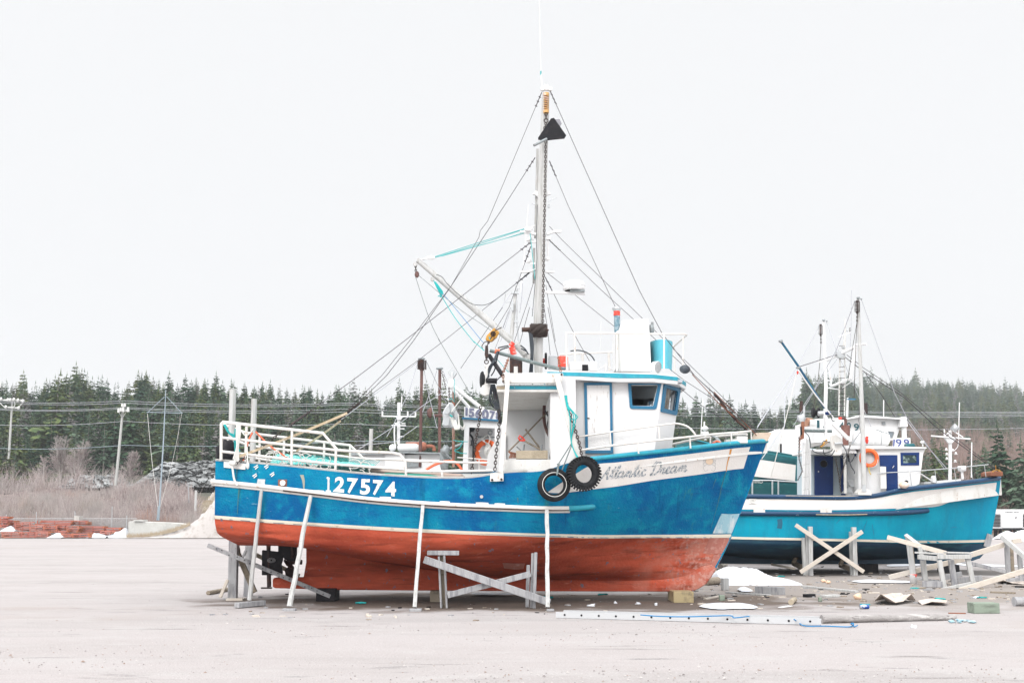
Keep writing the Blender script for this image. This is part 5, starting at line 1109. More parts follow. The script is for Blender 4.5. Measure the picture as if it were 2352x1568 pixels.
tag(mb.build('mooring_rope', 'wrope'), 'white mooring rope knotted round the aftmost rail post', 'rope')
mb = MB()
for k in range(4): mb.tube(smooth_path(path(A1, [(185 + k * 6, 480), (230 + 4 * k, 560), (290, 620 - k * 10), (300 + 8 * k, 720)], 23.2), 5), .012, 5)
for k in range(3): mb.tube(smooth_path(path(A1, [(300 + 10 * k, 520), (290, 620), (300 + 22 * k, 745)], 23.1), 5), .014, 5)
tag(mb.build('rope', 'teal'), 'teal rope tangle tied inside the stern corner railing', 'rope')
mb = MB(); mb.ball(A1(215, 770, 26.0), (.22, .2, .3), 10, 8, jit=.6); tag(mb.build('black_bag', 'black'), 'black plastic bag slumped in the stern corner', 'bag')
# straps from the rail to the stays
for nm, a, b, w_, lb in (('strap', (305, 805, 22.9), (1400, 368, 23.6), .05, 'long beige strap from the stern corner to the rigging'), ('strap', (900, 742, 26.8), (1335, 445, 23.9), .045, 'shorter beige strap from the far rail to the rigging')):
    mb = MB(); p, q = A1(*a), A1(*b); m_ = p.lerp(q, .5) - Vector((0, 0, .05)); 
    pts = arc(p, m_, q, 8)
    for s, e in zip(pts, pts[1:]): mb.beam(s, e, w_, .012)
    tag(mb.build(nm, 'strap'), lb, 'strap')
# ---------------- rigging wires of the near boat
def wire(pts, r=.0075, m='wire', name='rigging_wire', parent=boat, lb=None):
    mb = MB(); mb.tube(pts, r * .8 / MB.K, 5, cap=False)
    if m == 'wire' and (pts[0] - pts[1]).length > .8 and pts[0].z > 6.9:
        d = (pts[1] - pts[0]).normalized()
        for q in (.12, .24, .36): mb.tube([pts[0] + d * q + Vector((-.025, 0, .015)), pts[0] + d * q + Vector((.025, 0, -.015))], .011, 5)
        mb.tube([pts[0], pts[0] + d * .36], .011, 5)
    return mb.build(name, m, parent, label=lb)
w_ = wire
w_([P1(1244, 213, 25), P1(1120, 508, 24.6), P1(1103, 530, 24.6), P1(1100, 545, 24.5), P1(1036, 657, 24.2), P1(941, 782, 24), P1(877, 862, 23.8), P1(800, 940, 23.8)])
w_([P1(1229, 362, 25), P1(1160, 470, 24.9), P1(1036, 657, 24.6), P1(950, 782, 24.4), P1(888, 862, 24.2), P1(790, 958, 24)], .009)
w_([P1(1225, 552, 25), P1(930, 782, 24), P1(825, 862, 23.6), P1(657, 984, 23.0)], .009)
w_([P1(1217, 626, 25), P1(1018, 784, 25.6), P1(958, 829, 26), P1(784, 955, 26.8)])
w_([P1(1263, 208, 25), P1(1468, 666, 23.9), P1(1521, 766, 23.4), P1(1596, 863, 23.9), P1(1735, 992, 24.8)], .009)
w_([P1(1262, 370, 25), P1(1304, 470, 25), P1(1372, 616, 25), P1(1413, 704, 25)])
w_([P1(1262, 520, 25), P1(1290, 550, 25), P1(1409, 666, 25), P1(1501, 756, 25), P1(1571, 825, 25), P1(1738, 988, 25)])
w_([P1(1258, 548, 25), P1(1381, 666, 25.2), P1(1488, 763, 25.2), P1(1566, 836, 25.2), P1(1740, 992, 25)])
w_([P1(1254, 624, 25), P1(1293, 655, 25.3), P1(1419, 756, 25.5), P1(1573, 874, 25.3), P1(1646, 921, 25.2), P1(1742, 1000, 25)])
w_([P1(1561, 890, 24), P1(1606, 927, 24.2), P1(1694, 985, 24.6)])
w_([P1(1252, 636, 25), P1(1328, 784, 25.5), P1(1354, 829, 26)])
w_([A3(1435, 0, 25), A3(1500, 420, 25), A3(1540, 820, 25)]); w_([A3(1500, 0, 25), A3(1620, 620, 23.6), A3(1680, 860, 23.2)])
w_([A3(830, 0, 25), A3(600, 380, 24.5)]); w_([A3(1120, 0, 25), A3(900, 650, 24.6), A3(735, 1110, 23.2)]); w_([A3(1185, 0, 25), A3(1010, 640, 25)]); w_([A3(720, 0, 25), A3(550, 240, 25), A3(0, 1050, 26.5)])
w_([A3(860, 0, 26), A3(590, 720, 26)], .005); w_([P1(1219, 566, 25), P1(1169, 706, 25)]); w_([P1(1228, 640, 25), P1(1208, 706, 25)])
w_([A8(1760, 920, 25), A8(1870, 1568, 25)], .006)
for pts in ([A1(800, 520, 23.05), A1(1060, 335, 23.6)], [A1(1310, 440, 23.7), A1(1520, 270, 24)], [A1(1380, 372, 23.7), A1(1520, 270, 24)], [A3(1680, 860, 23.2), A3(1700, 960, 23.0), A3(1722, 1110, 22.84)], [A3(735, 1110, 23.0), A3(820, 880, 23.4)], [A3(728, 1160, 22.83), A3(728, 1268, 22.82)], [A1(300, 870, 22.85), A1(620, 660, 23.2), A1(780, 530, 23.3)]):
    mb = MB(); mb.chainlinks(pts, .07, .009, 4); mb.build('turnbuckle_chain', 'rust' if pts[0].z > 4 else 'chain', boat)
mb = MB()
for a, b in (((657, 984), (825, 862)),): mb.tube([P1(670, 974, 23.1), P1(700, 952, 23.2)], .022, 6)
for x0, y0, x1, y1 in ((1655, 925, 1690, 965), (1690, 965, 1720, 990), (1640, 905, 1668, 935), (1675, 945, 1712, 985)): mb.tube([P1(x0, y0, 24.6), P1(x1, y1, 24.8)], .02, 6)
mb.build('turnbuckles', 'steel', boat)
w_([P1(1590, 860, 24), P1(1650, 925, 24.4), P1(1722, 990, 24.9)], .011, 'rust'); w_([P1(1640, 900, 24.4), P1(1700, 960, 24.7), P1(1738, 1000, 24.9)], .011, 'rust')
# teal topping lift ropes and falls
for pts, m_, r in (([A8(1540, 268, 25), A8(1000, 430, 24.8), A8(480, 598, 24.5)], 'teal', .010), ([A8(1530, 275, 25), A8(1000, 450, 24.8), A8(490, 605, 24.5)], 'teal', .009), ([A8(1600, 290, 25), A8(1300, 385, 24.8), A8(560, 590, 24.5)], 'teal', .008), ([A8(1510, 330, 25), A8(1000, 465, 24.8), A8(520, 598, 24.5)], 'teal', .007),
                   ([A8(465, 860, 24.5), A8(510, 930, 24.4), A8(560, 1040, 24.4), A8(720, 1300, 24.2), A8(930, 1568, 24), A2(1130, 0, 24), A2(1250, 105, 23.7)], 'teal', .011),
                   ([A8(580, 1020, 24.4), A8(790, 1270, 24.2), A8(1030, 1568, 24), A3(390, 605, 23.8)], 'brope', .008), ([A8(300, 810, 24.5), A8(550, 1020, 24.3), A8(800, 1220, 24.3), A8(1130, 1440, 24.3)], 'pipe', .007),
                   ([A8(255, 800, 24.5), A8(430, 1330, 25), A8(545, 1568, 25.5), A2(740, 0, 25.5), A2(1100, 620, 26.4)], 'pipe', .007), ([A8(1580, 330, 24.8), A8(1610, 600, 24.8), A8(1635, 850, 24.8)], 'teal', .010), ([A3(590, 850, 23.6), A3(820, 1120, 23)], 'teal', .008),
                   ([A8(500, 800, 24.4), A8(570, 830, 24.4), A8(650, 930, 24.4), A8(860, 1110, 24.5), A8(980, 1150, 24.6), A8(1110, 1132, 24.7), A8(1300, 1000, 24.8), A8(1570, 772, 25)], 'hose', .009), ([A8(1665, 0, 24.85), A8(1650, 340, 24.85), A8(1660, 620, 24.85), A8(1605, 1280, 24.8)], 'hose', .008)):
    w_(smooth_path(pts, 5) if len(pts) > 4 else pts, r, m_, 'running_rope')
mb = MB()
for k in range(4): mb.tube(smooth_path([A8(480 + 4 * k, 885, 24.4), A8(510 + 10 * k, 950, 24.4), A8(540 + 12 * k, 1010, 24.4), A8(560 - 6 * k, 1060, 24.4)], 4), .012, 5)
mb.tube([A8(560, 1030, 24.4), A8(520, 1052, 24.4)], .01, 5); mb.build('rope_knot', 'teal', boat)
mb = MB(); mb.ball(A8(440, 607, 24.5), (.10, .03, .045), 12, 8); mb.chainlinks([A8(395, 615, 24.5), A8(320, 635, 24.5)], .06, .01); mb.build('pulley_block', 'white', boat); 
mb = MB(); mb.ball(A8(1560, 280, 24.9), (.09, .03, .05), 12, 8); mb.chainlinks([A8(1590, 270, 24.9), A8(1635, 238, 24.9)], .06, .01); mb.build('pulley_block', 'white', boat)
hb = thing('hanging_pulley', 'small reddish pulley block hanging from the tip of the white boom', 'pulley', tuple(A8(278, 830, 24.5)))
mb = MB(); mb.chainlinks([A8(264, 695, 24.5), A8(268, 765, 24.5)], .06, .01); mb.build('chain', 'chain', hb); mb = MB(); mb.ball(A8(280, 800, 24.5), (.05, .04, .075), 10, 8); mb.build('sheave', 'rustpole', hb)
# yellow block on the boom
yb = thing('yellow_block', 'rusty yellow hoist block hanging under the white boom', 'hoist block', tuple(A3(540, 590, 24.0)))
mb = MB(); mb.slab([C5(x, y, 24.05) for x, y in [(690, 75), (805, 175), (740, 290), (640, 380), (560, 390), (490, 340), (510, 260)]], (0, .16, 0)); bevel(mb.build('housing', 'yellow', yb), .01)
mb = MB(); mb.torus(C5(665, 215, 24.03), (0, 1, 0), .045, .012, 16, 6); mb.cyl(C5(665, 215, 24.05), C5(665, 215, 23.98), .025, 10); mb.tube(path(C5, [(600, 345), (715, 145), (865, 68)], 23.98), .011, 5); mb.build('sheave', 'steel', yb)
mb = MB(); mb.slab([C5(x, y, 24.03) for x, y in [(560, 265), (605, 320), (580, 345)]], (0, .01, 0)); mb.build('decal', 'aqua', yb)
mb = MB(); mb.tube(smooth_path(path(C5, [(540, 390), (470, 410), (415, 480), (410, 530), (440, 590)], 24), 5), .010, 5); mb.chainlinks([C5(570, 400, 24), C5(540, 460, 24)], .06, .01); mb.build('hook', 'chain', yb)
# power block hanging from the pole end
pw = thing('net_hauler', 'weathered white net hauler with dark wheel hanging behind the gallows', 'net hauler', tuple(A3(430, 1560, 23.4)))
mb = MB(); mb.slab([C5(x, y, 23.35) for x, y in [(485, 485), (545, 480), (560, 730), (490, 745), (470, 700)]], (0, .12, 0)); mb.build('swivel', 'steel', pw)
mb = MB(); mb.torus(C5(512, 860, 23.4), (0, 1, 0), .04, .011, 16, 6); mb.chainlinks([C5(515, 745, 23.4), C5(512, 820, 23.4)], .06, .01); mb.build('shackle', 'chain', pw)
mb = MB(); mb.slab([C5(x, y, 23.38) for x, y in [(455, 935), (480, 920), (600, 925), (590, 960), (560, 1100), (540, 1250), (620, 1400), (640, 1600), (560, 1610), (480, 1640), (380, 1600), (370, 1480), (430, 1380), (420, 1200), (470, 1060), (500, 990), (460, 960)]], (0, .16, 0)); bevel(mb.build('cheek', 'wdirty', pw), .02, 3)
mb = MB(); q = C5(405, 1270, 23.5); mb.v = []; mb.lathe(q - Vector((.02, 0, 0)), (.95, .2, 0), [(0, 0), (0, .15), (.02, .175), (.04, .175), (.06, .15), (.06, 0)], 24); mb.build('wheel', 'rubber', pw)
mb = MB(); mb.cyl(C5(510, 1290, 23.3), C5(740, 1300, 23.25), .055, 16); mb.cyl(C5(730, 1300, 23.25), C5(752, 1300, 23.25), .062, 16); mb.build('motor', 'black', pw)
# tyres
def tyre(cx, cy, ro, Y, name_lb, tread, tilt):
    t = thing('tyre', name_lb, 'tyre', tuple(P1(cx, cy + ro, Y)), 'tyres hanging on the side of the blue boat'); c = P1(cx, cy, Y); Rm = ro * Y / F
    ax = Vector((tilt, -1, .05)).normalized(); mb = MB(); wd = .17
    prof = [(-wd / 2 + .03, Rm * .58), (-wd / 2, Rm * .66), (-wd / 2 - .0, Rm * .80), (-wd / 2 + .02, Rm * .93), (-wd / 2 + .045, Rm), (wd / 2 - .045, Rm), (wd / 2 - .02, Rm * .93), (wd / 2, Rm * .8), (wd / 2, Rm * .66), (wd / 2 - .03, Rm * .58), (0, Rm * .56), (-wd / 2 + .03, Rm * .58)]
    mb.lathe(c, ax, prof, 48); mb.build('rubber', 'rubber', t)
    x = ax.orthogonal().normalized(); y = ax.cross(x)
    if tread:
        mb = MB()
        for k in range(34):
            a = 2 * math.pi * k / 34; d = x * math.cos(a) + y * math.sin(a); tg = ax.cross(d)
            mb.box(c + d * (Rm - .003) + ax * .0, (.075, .034, wd * 1.02), Matrix((d, (tg + ax * .25).normalized(), d.cross((tg + ax * .25).normalized()))).transposed())
        mb.build('tread_lugs', 'rubber', t)
    else:
        mb = MB(); mb.torus(c + ax * (wd / 2 - .008), ax, Rm * .72, .011, 48, 6); mb.build('white_ring', 'wrope', t)
        mb = MB(); 
        for k in (0, 1): mb.torus(c + ax * (.01 - wd * .35 + .0 * k), ax, Rm * (.97), .006, 48, 4)
        mb.build('tread_groove', 'black', t)
    return t
tyre(1272.5, 1113, 38, 22.58, 'smooth black tyre with a thin white ring, hanging lower on the blue hull', False, .08)
tyre(1340.6, 1087.6, 36, 22.50, 'lugged tractor tyre beside the smooth one, under the leaning gallows leg', True, .25)
mb = MB()
for a in ([(A5(718, 385, 22.8)), A5(612, 552, 22.6)], [A5(722, 390, 22.8), A5(645, 590, 22.6)], [A5(612, 552, 22.55), A5(603, 632, 22.45)], [A5(618, 552, 22.55), A5(608, 630, 22.45)], [A5(605, 545, 22.5), A5(628, 545, 22.5), A5(616, 570, 22.5)]): mb.tube(a, .012, 5)
mb.build('tyre_rope', 'pipe', label='pale teal rope holding up the smooth tyre', cat='rope')
mb = MB(); mb.chainlinks([A5(662, 30, 22.75), A5(735, 250, 22.7), A5(775, 380, 22.65), A5(798, 490, 22.5)], .075, .012); tag(mb.build('tyre_chain', 'chain'), 'dark chain running down the leaning gallows leg to the lugged tyre', 'chain')
mb = MB()
for k in range(4): mb.tube(smooth_path([A5(665 + 5 * k, 20, 22.7), A5(680 + 4 * k, 100, 22.7), A5(705 + (15 * k if k > 1 else 0), 190, 22.65), A5(715, 380, 22.7), A5(770 + 4 * k, 520, 22.55), A5(785, 565, 22.5)], 5), .011, 5)
mb.tube(smooth_path(path(A5, [(690, 120), (740, 160), (762, 185), (745, 205), (715, 200)], 22.65), 6), .011, 5); mb.build('leg_rope', 'teal', label='turquoise rope wound round the leaning gallows leg', cat='rope')
for pts, lb in (([A2(1210, 740, 24.4), A2(1195, 900, 24.4), A2(1160, 1080, 24.2), A2(1140, 1250, 24), A2(1102, 1510, 24)], 'slack chain hanging left of the gallows leg'), ([A2(1420, 780, 23.1), A2(1418, 1000, 23.1), A2(1390, 1250, 23.1), A2(1372, 1480, 23.0)], 'chain hanging close beside the upright gallows leg')):
    mb = MB(); mb.chainlinks(smooth_path(pts, 4), .085, .011, 4); tag(mb.build('chain', 'chain'), lb, 'chain', 'chains hanging by the gallows')
# deck clutter in the shelter
mb = MB(); mb.slab([A2(x, y, 23.2) for x, y in [(1615, 1252), (1980, 1248), (1980, 1345), (1615, 1345)]], (0, .35, 0)); bevel(mb.build('wooden_box', 'board', label='grimy low wooden box in the white deck shelter', cat='box'), .006)
sh_ = thing('shovel', 'shovel with red D handle leaning in the deck shelter', 'shovel', tuple(A2(1890, 1240, 23.6)))
mb = MB(); mb.tube([A2(1710, 1140, 23.6), A2(1895, 1240, 23.6)], .018, 8); mb.build('shaft', 'old_wood', sh_)
mb = MB(); mb.tube(path(A2, [(1718, 1140), (1690, 1105), (1655, 1080), (1645, 1110), (1660, 1135), (1700, 1138), (1718, 1140)], 23.6), .018, 8); mb.build('handle', 'redtape', sh_)
rk_ = thing('rake', 'long handled rake with curved tines in the deck shelter', 'rake', tuple(A2(1560, 1340, 23.4)))
mb = MB(); mb.tube([A2(1985, 800, 24.4), A2(1745, 1045, 23.9), A2(1535, 1255, 23.4)], .016, 8); mb.build('shaft', 'old_wood', rk_)
mb = MB(); mb.tube([A2(1525, 1262, 23.4), A2(1615, 1285, 23.4)], .012, 5)
for k in range(6): mb.tube(path(A2, [(1525 + 17 * k, 1262 + 4 * k), (1555 + 12 * k, 1290), (1535 + 14 * k, 1340)], 23.35), .011, 5)
mb.build('tines', 'rust', rk_)
mb = MB(); mb.tube([A2(1725, 1010, 24.3), A2(1880, 1215, 23.9)], .02, 8); tag(mb.build('wooden_stick', 'old_wood'), 'short wooden stick crossing the rake handle', 'stick')
mb = MB(); mb.tube([A2(1620, 1205, 23.8), A2(1670, 1250, 23.8)], .012, 5); mb.tube([A2(1710, 1180, 23.8), A2(1700, 1250, 23.8)], .018, 6); mb.tube([A2(1912, 1180, 23.8), A2(1908, 1250, 23.8)], .018, 6); mb.build('deck_fittings', 'gsteel', boat)
mb = MB()
for k in range(4): mb.tube([A8 and B8(690 + 14 * k, 655, 24.6), B8(760 + 12 * k, 690, 24.5), B8(800 + 12 * k, 740, 24.4), B8(860 + 6 * k, 795, 24.4)], .016, 5)
for k in range(5): mb.tube(smooth_path([B8(690 + 14 * k, 800, 24.3), B8(730 + 12 * k, 745 - 4 * k, 24.2), B8(800 + 10 * k, 790, 24.3)], 5), .018, 5)
tag(mb.build('coiled_hose', 'gsteel'), 'grey hoses coiled on the foredeck rail', 'hose')
mb = MB(); mb.tube(smooth_path(path(B8, [(690, 800), (740, 770), (790, 745), (850, 780), (870, 800)], 24.15), 6), .024, 6); tag(mb.build('foredeck_rope', 'orope'), 'faded orange rope draped over the grey foredeck hoses', 'rope')
MB.K = .45
# ================================================================ teal and white boat on the right
Y2 = 38.6
def B2h(x, y, Y=None, z=0): return B2(x, y, Y, z)
r2 = [
 [(-620, 700, 1.9), (-300, 695, 2.05), (105, 690, 2.15), (420, 695, 2.2), (900, 700, 2.2), (1110, 690, 2.15), (1200, 672, 2.1), (1430, 632, 1.95), (1700, 600, 1.45), (1950, 568, .85), (2165, 542, .03)],
 [(-620, 800, 1.95), (-300, 805, 2.1), (105, 805, 2.2), (420, 808, 2.25), (900, 806, 2.25), (1110, 800, 2.2), (1195, 795, 2.1), (1415, 780, 1.85), (1680, 760, 1.25), (1920, 730, .62), (2142, 720, .03)],
 [(-620, 1000, 1.9), (-300, 1015, 2.05), (105, 1030, 2.15), (420, 1036, 2.2), (900, 1045, 2.15), (1110, 1050, 2.0), (1190, 1052, 1.9), (1400, 1056, 1.5), (1650, 1058, .9), (1880, 1055, .4), (2080, 1050, .03)],
 [(-620, 1019, 1.9), (-300, 1034, 2.05), (105, 1049, 2.15), (420, 1055, 2.2), (900, 1064, 2.13), (1110, 1069, 1.98), (1190, 1071, 1.88), (1398, 1075, 1.46), (1645, 1077, .86), (1875, 1075, .38), (2074, 1070, .03)],
 [(-620, 1060, 1.8), (-300, 1075, 1.95), (105, 1100, 2.05), (420, 1110, 2.08), (900, 1120, 1.95), (1110, 1122, 1.75), (1190, 1122, 1.65), (1390, 1122, 1.2), (1630, 1120, .65), (1860, 1118, .3), (2052, 1125, .03)],
 [(-610, 1100, 1.4), (-290, 1125, 1.5), (105, 1165, 1.5), (420, 1180, 1.45), (900, 1185, 1.2), (1110, 1182, 1.0), (1185, 1180, .9), (1380, 1175, .6), (1610, 1168, .35), (1835, 1168, .18), (2020, 1172, .03)],
 [(-560, 1120, .1), (-250, 1150, .1), (140, 1200, .1), (450, 1215, .1), (900, 1218, .1), (1110, 1215, .1), (1180, 1212, .1), (1370, 1205, .1), (1600, 1198, .09), (1815, 1200, .06), (1990, 1205, .02)],
]
hull2 = Hull(r2, Y2, B2)
bt2 = thing('fishing_boat', 'teal fishing boat with broad white band, orange lifebuoy and navy doors on the right', 'fishing boat', (10, Y2, 0))
mb = MB(); hull2.shell(mb, [0, 0, 0, 1, 1, 1]); hull2.inside(mb, .08, .6, 2, 2)
for u in range(hull2.U - 1):
    p, q = Vector(hull2.g[-1, u]), Vector(hull2.g[-1, u + 1]); mb.add([p, q, Vector((q.x, 2 * Y2 - q.y, q.z)), Vector((p.x, 2 * Y2 - p.y, p.z))], [(0, 1, 2, 3)], False, 1)
mb.build('hull', ['teal2', 'bottom2', 'wdirty'], bt2)
mb = MB(); mb.slab([B2(x, y, Y2 - .11) for x, y in [(-300, 1130), (-300, 1245), (700, 1248), (1700, 1246), (1850, 1235), (1935, 1222), (1975, 1208), (2020, 1172), (1990, 1168), (1600, 1190), (450, 1205)]], (0, .22, 0)); mb.build('keel', 'bottom2', bt2)
o2 = lambda a, b: hull2.on(a, b, .012)
def P2(pts): return [pv(B2)(x, y) for x, y in pts]
mb = MB(); rect_patch(mb, hull2, (P2([(p[0], p[1]) for p in r2[2]]), P2([(p[0], p[1]) for p in r2[3]])), 100, 2, .025); mb.build('waterline_stripe', 'cream', bt2)
mb = MB(); rect_patch(mb, hull2, (P2([(-300, 722), (100, 722), (700, 722), (1110, 716), (1290, 690), (1480, 660), (1700, 638), (1950, 608), (2130, 588)]), P2([(-300, 806), (100, 806), (700, 812), (1110, 805), (1400, 795), (1640, 782), (1780, 735), (1950, 685), (2122, 650)])), 110, 6, .010); mb.build('white_band', 'panel', bt2)
mb = MB(); mb.tube(along(hull2, P2([(60, 700), (500, 706), (900, 712), (1110, 700), (1200, 684), (1290, 662), (1430, 638), (1700, 608), (2150, 555)]), .02), .16, 8); mb.build('gunwale', 'navy', bt2)
mb = MB(); mb.tube(along(hull2, P2([(420, 696), (700, 700), (1010, 700)]), .07), .04, 6); mb.build('gunwale_strip', 'strap', bt2)
mb = MB(); mb.tube(along(hull2, P2([(-200, 838), (300, 840), (800, 842), (1200, 838), (1400, 830), (1572, 815)]), .03), .17, 8); mb.build('rubbing_strake', 'navy', bt2)
mb = MB(); mb.tube(along(hull2, P2([(665, 848), (900, 850), (1080, 846)]), .13), .03, 6); mb.build('strake_strip', 'strap', bt2)
for x in (205, 745):
    mb = MB(); rect_patch(mb, hull2, (P2([(x - 45, 800), (x, 800), (x + 48, 800)]), P2([(x - 45, 832), (x, 833), (x + 48, 832)])), 4, 2, .09); mb.build('scupper_flap', 'wdirty', bt2)
mb = MB(); rect_patch(mb, hull2, (P2([(122, 720), (150, 720), (182, 720)]), P2([(122, 762), (150, 762), (182, 762)])), 4, 2, .03); mb.torus(hull2.on(*pv(B2)(152, 741), .04), (0, 1, 0), .12, .025); mb.build('fairlead', 'wdirty', bt2)
mb = MB(); strokes(mb, [P2([(370, 885), (375, 920), (368, 960)])], 11, o2); mb.build('dark_smudge', mat('dark_blue_smudge', (.01, .12, .2), .6), bt2)
mb = MB()
for ln in ([(600, 885), (575, 930)], [(1080, 900), (1060, 945), (1050, 985)], [(1120, 925), (1135, 1010)], [(1755, 960), (1775, 950), (1806, 948)], [(830, 920), (860, 885)]): strokes(mb, [P2(ln)], .9, o2)
mb.build('scratches', 'frame', bt2, kind='stuff')
mb = MB(); mb.beam(hull2.on(*pv(B2)(2078, 1008), .1), hull2.on(*pv(B2)(2048, 1110), .1), .45, .05); mb.build('bow_patch', 'gray_wood', bt2)
# cabin
YA = 36.95
def cabin(name, pts, Y0, Y1, m, parent):
    mb = MB(); mb.slab([B2(x, y, Y0) for x, y in pts], (0, Y1 - Y0, 0)); return bevel(mb.build(name, m, parent), .02)
cabin('cabin_wall', [(1010, 700), (1010, 305), (1560, 303), (1535, 360), (1505, 600), (1400, 660)], YA, 40.3, 'white', bt2)
mb = MB(); mb.slab([B2(x, y, YA - .12) for x, y in [(905, 290), (1000, 288), (1562, 302), (1562, 312), (1000, 318), (905, 318)]], (0, 3.7, 0)); mb.build('cabin_roof', 'white', bt2)
cabin('aft_wall', [(625, 700), (625, 310), (880, 360), (1010, 330), (1010, 700)], 38.4, 40.3, mat('pale_blue_grey_wall', (.48, .57, .62), .5), bt2)
mb = MB(); mb.slab([B2(x, y, YA) for x, y in [(566, 690), (566, 262), (625, 300), (625, 690)]], (0, .25, 0)); mb.build('aft_pillar', 'white', bt2)
mb = MB(); mb.slab([B2(x, y, 36.9) for x, y in [(630, 320), (880, 318), (985, 322), (1000, 352), (880, 350), (630, 335)]], (0, 2.6, 0)); mb.build('aft_canopy', 'white', bt2)
mb = MB(); mb.slab([B2(x, y, 38.3) for x, y in [(655, 372), (805, 375), (805, 690), (655, 690)]], (0, .05, 0)); dd = mb.build('aft_door', 'bluedoor', bt2, label='navy aft door with round porthole')
mb = MB(); c = B2(727, 437, 38.27); mb.torus(c, (0, 1, 0), .27, .03, 20, 6); mb.build('porthole_rim', 'navy', dd); mb = MB(); mb.cyl(c, c + Vector((0, -.02, 0)), .25, 18); mb.build('porthole_glass', 'black', dd)
mb = MB(); q = B2(686, 500, 38.25); mb.ball(q, .05, 8, 6); mb.build('door_knob', 'alu', dd)
mb = MB(); mb.slab([B2(x, y, 38.2) for x, y in [(865, 380), (905, 350), (905, 690), (870, 690)]], (0, .04, 0)); mb.build('door_jamb', 'bluedoor', bt2)
mb = MB(); mb.slab([B2(x, y, 38.0) for x, y in [(925, 350), (985, 360), (1000, 430), (975, 560), (940, 480)]], (0, .1, 0)); mb.build('dark_locker', 'black', bt2)
mb = MB(); mb.tube(smooth_path(path(B2, [(950, 320), (985, 360), (1005, 430), (1008, 690)], 37.2), 5), .07, 6); mb.build('blue_upright', 'bluedoor', bt2)
mb = MB(); mb.slab([B2(x, y, YA - .04) for x, y in [(1180, 366), (1325, 366), (1330, 640), (1238, 655), (1236, 460), (1186, 458)]], (0, .05, 0)); d2 = mb.build('side_door', 'bluedoor', bt2, label='navy side door of the teal boat wheelhouse')
mb = MB(); mb.tube([B2(1286, 470, YA - .08), B2(1298, 452, YA - .08)], .025, 6); mb.build('door_handle', 'alu', d2)
mb = MB(); mb.slab([B2(x, y, YA - .2) for x, y in [(1185, 458), (1232, 460), (1238, 638), (1190, 640)]], (0, .06, 0)); mb.build('door_screen', 'wdirty', bt2)
window([B2(x, y, YA) for x, y in [(1350, 347), (1500, 345), (1500, 449), (1352, 450)]], [B2(x, y, YA) for x, y in [(1367, 366), (1478, 366), (1478, 430), (1368, 432)]], (0, -1, 0), bt2, 'bluedoor', ins=.008, gm_=mat('green_grey_glass', (.02, .045, .05), .25, spec=.3, layers=[((.22, .30, .28), 4, .54, .62, (1, 1, 1))]))
mb = MB()
mb.tube([B2(590, 690, 36.5), B2(597, 240, 36.6)], .03, 6)
for y in (348, 446, 547, 648): mb.beam(B2(565, y, 36.6), B2(608, y - 8, 36.6), .04, .1)
mb.beam(B2(610, 690, 36.6), B2(610, 230, 36.6), .05, .1); mb.beam(B2(575, 690, 36.6), B2(588, 230, 36.6), .05, .1); mb.build('boarding_ladder', 'wood_w', bt2)
# lifebuoy
lb = thing('lifebuoy', 'orange lifebuoy on the white cabin side of the teal boat', 'lifebuoy', tuple(B2(1096, 465, YA - .12)), 'orange lifebuoys')
mb = MB(); mb.torus(B2(1096, 391, YA - .12), (0, 1, 0), .245 / MB.K, .07 / MB.K, 36, 10); mb.build('ring', 'ring', lb)
mb = MB(); mb.tube(smooth_path(path(B2, [(1040, 455), (1090, 470), (1150, 452), (1168, 400)], YA - .24), 5), .015, 5); mb.build('grab_line', 'wrope', lb)
mb = MB(); mb.tube(smooth_path(path(B2, [(1092, 462), (1098, 500), (1110, 525)], YA - .26), 5), .035, 6); mb.build('yellow_rope', 'yrope', lb); mb = MB(); mb.ball(B2(1098, 352, YA - .1), (.09, .05, .06), 10, 8); mb.build('float_light', 'foam', lb)
# big white pole in front, with foot
mb = MB(); mb.tube([B2(1057, 670, 36.5), B2(1040, 50, 36.7), B1(1228, 80, 36.9)], [.19, .15, .11], 12); mb.build('side_mast', 'wood_w', bt2, label='tall white pole at the near side of the teal boat')
mb = MB(); mb.slab([B2(x, y, 36.3) for x, y in [(1005, 668), (1030, 640), (1090, 640), (1118, 665), (1115, 690), (1008, 690)]], (0, .4, 0)); mb.build('mast_foot', 'wdirty', bt2); mb = MB(); mb.slab([B2(x, y, 36.28) for x, y in [(1040, 605), (1072, 605), (1075, 662), (1038, 662)]], (0, .02, 0)); mb.build('mast_hinge', 'galv', bt2)
mb = MB(); mb.tube([B1(850, 1560, 40.5), B1(862, 1100, 40.6), B1(832, 340, 40.8)], [.14, .14, .10], 12); mb.build('far_side_mast', 'white', bt2)
spring('mast_spring', 1220, 130, 250, B1, 36.7, .085, 'steel', 'steel', parent=bt2); spring('mast_spring', 800, 400, 510, B1, 40.8, .07, 'steel', 'steel', parent=bt2)
mb = MB()
for x, y, Y in ((1235, 90, 36.8), (838, 345, 40.7)):
    mb.ball(B1(x, y, Y), (.13, .1, .09), 8, 6, jit=.5); mb.ball(B1(x + 32, y + 12, Y), .07, 8, 6)
mb.build('mast_head_fittings', 'gsteel', bt2)
mb = MB()
for pts in ([(1221, 255, 36.7), (1218, 380, 36.7), (1205, 620, 36.8), (1190, 1050, 37), (1185, 1235, 37.2)], [(803, 515, 40.8), (805, 610, 40.8), (790, 850, 40.8), (760, 1120, 40.8), (700, 1440, 40.5)]):
    mb.tube([B1(*p) for p in pts], .022, 5); mb.chainlinks([B1(*pts[0]), B1(*pts[1])], .16, .025, 4)
mb.tube([B1(1215, 380, 36.7), B1(1160, 700, 37), B1(1110, 1050, 37.2)], .016, 4); mb.build('hanging_tackle', 'chain', bt2)
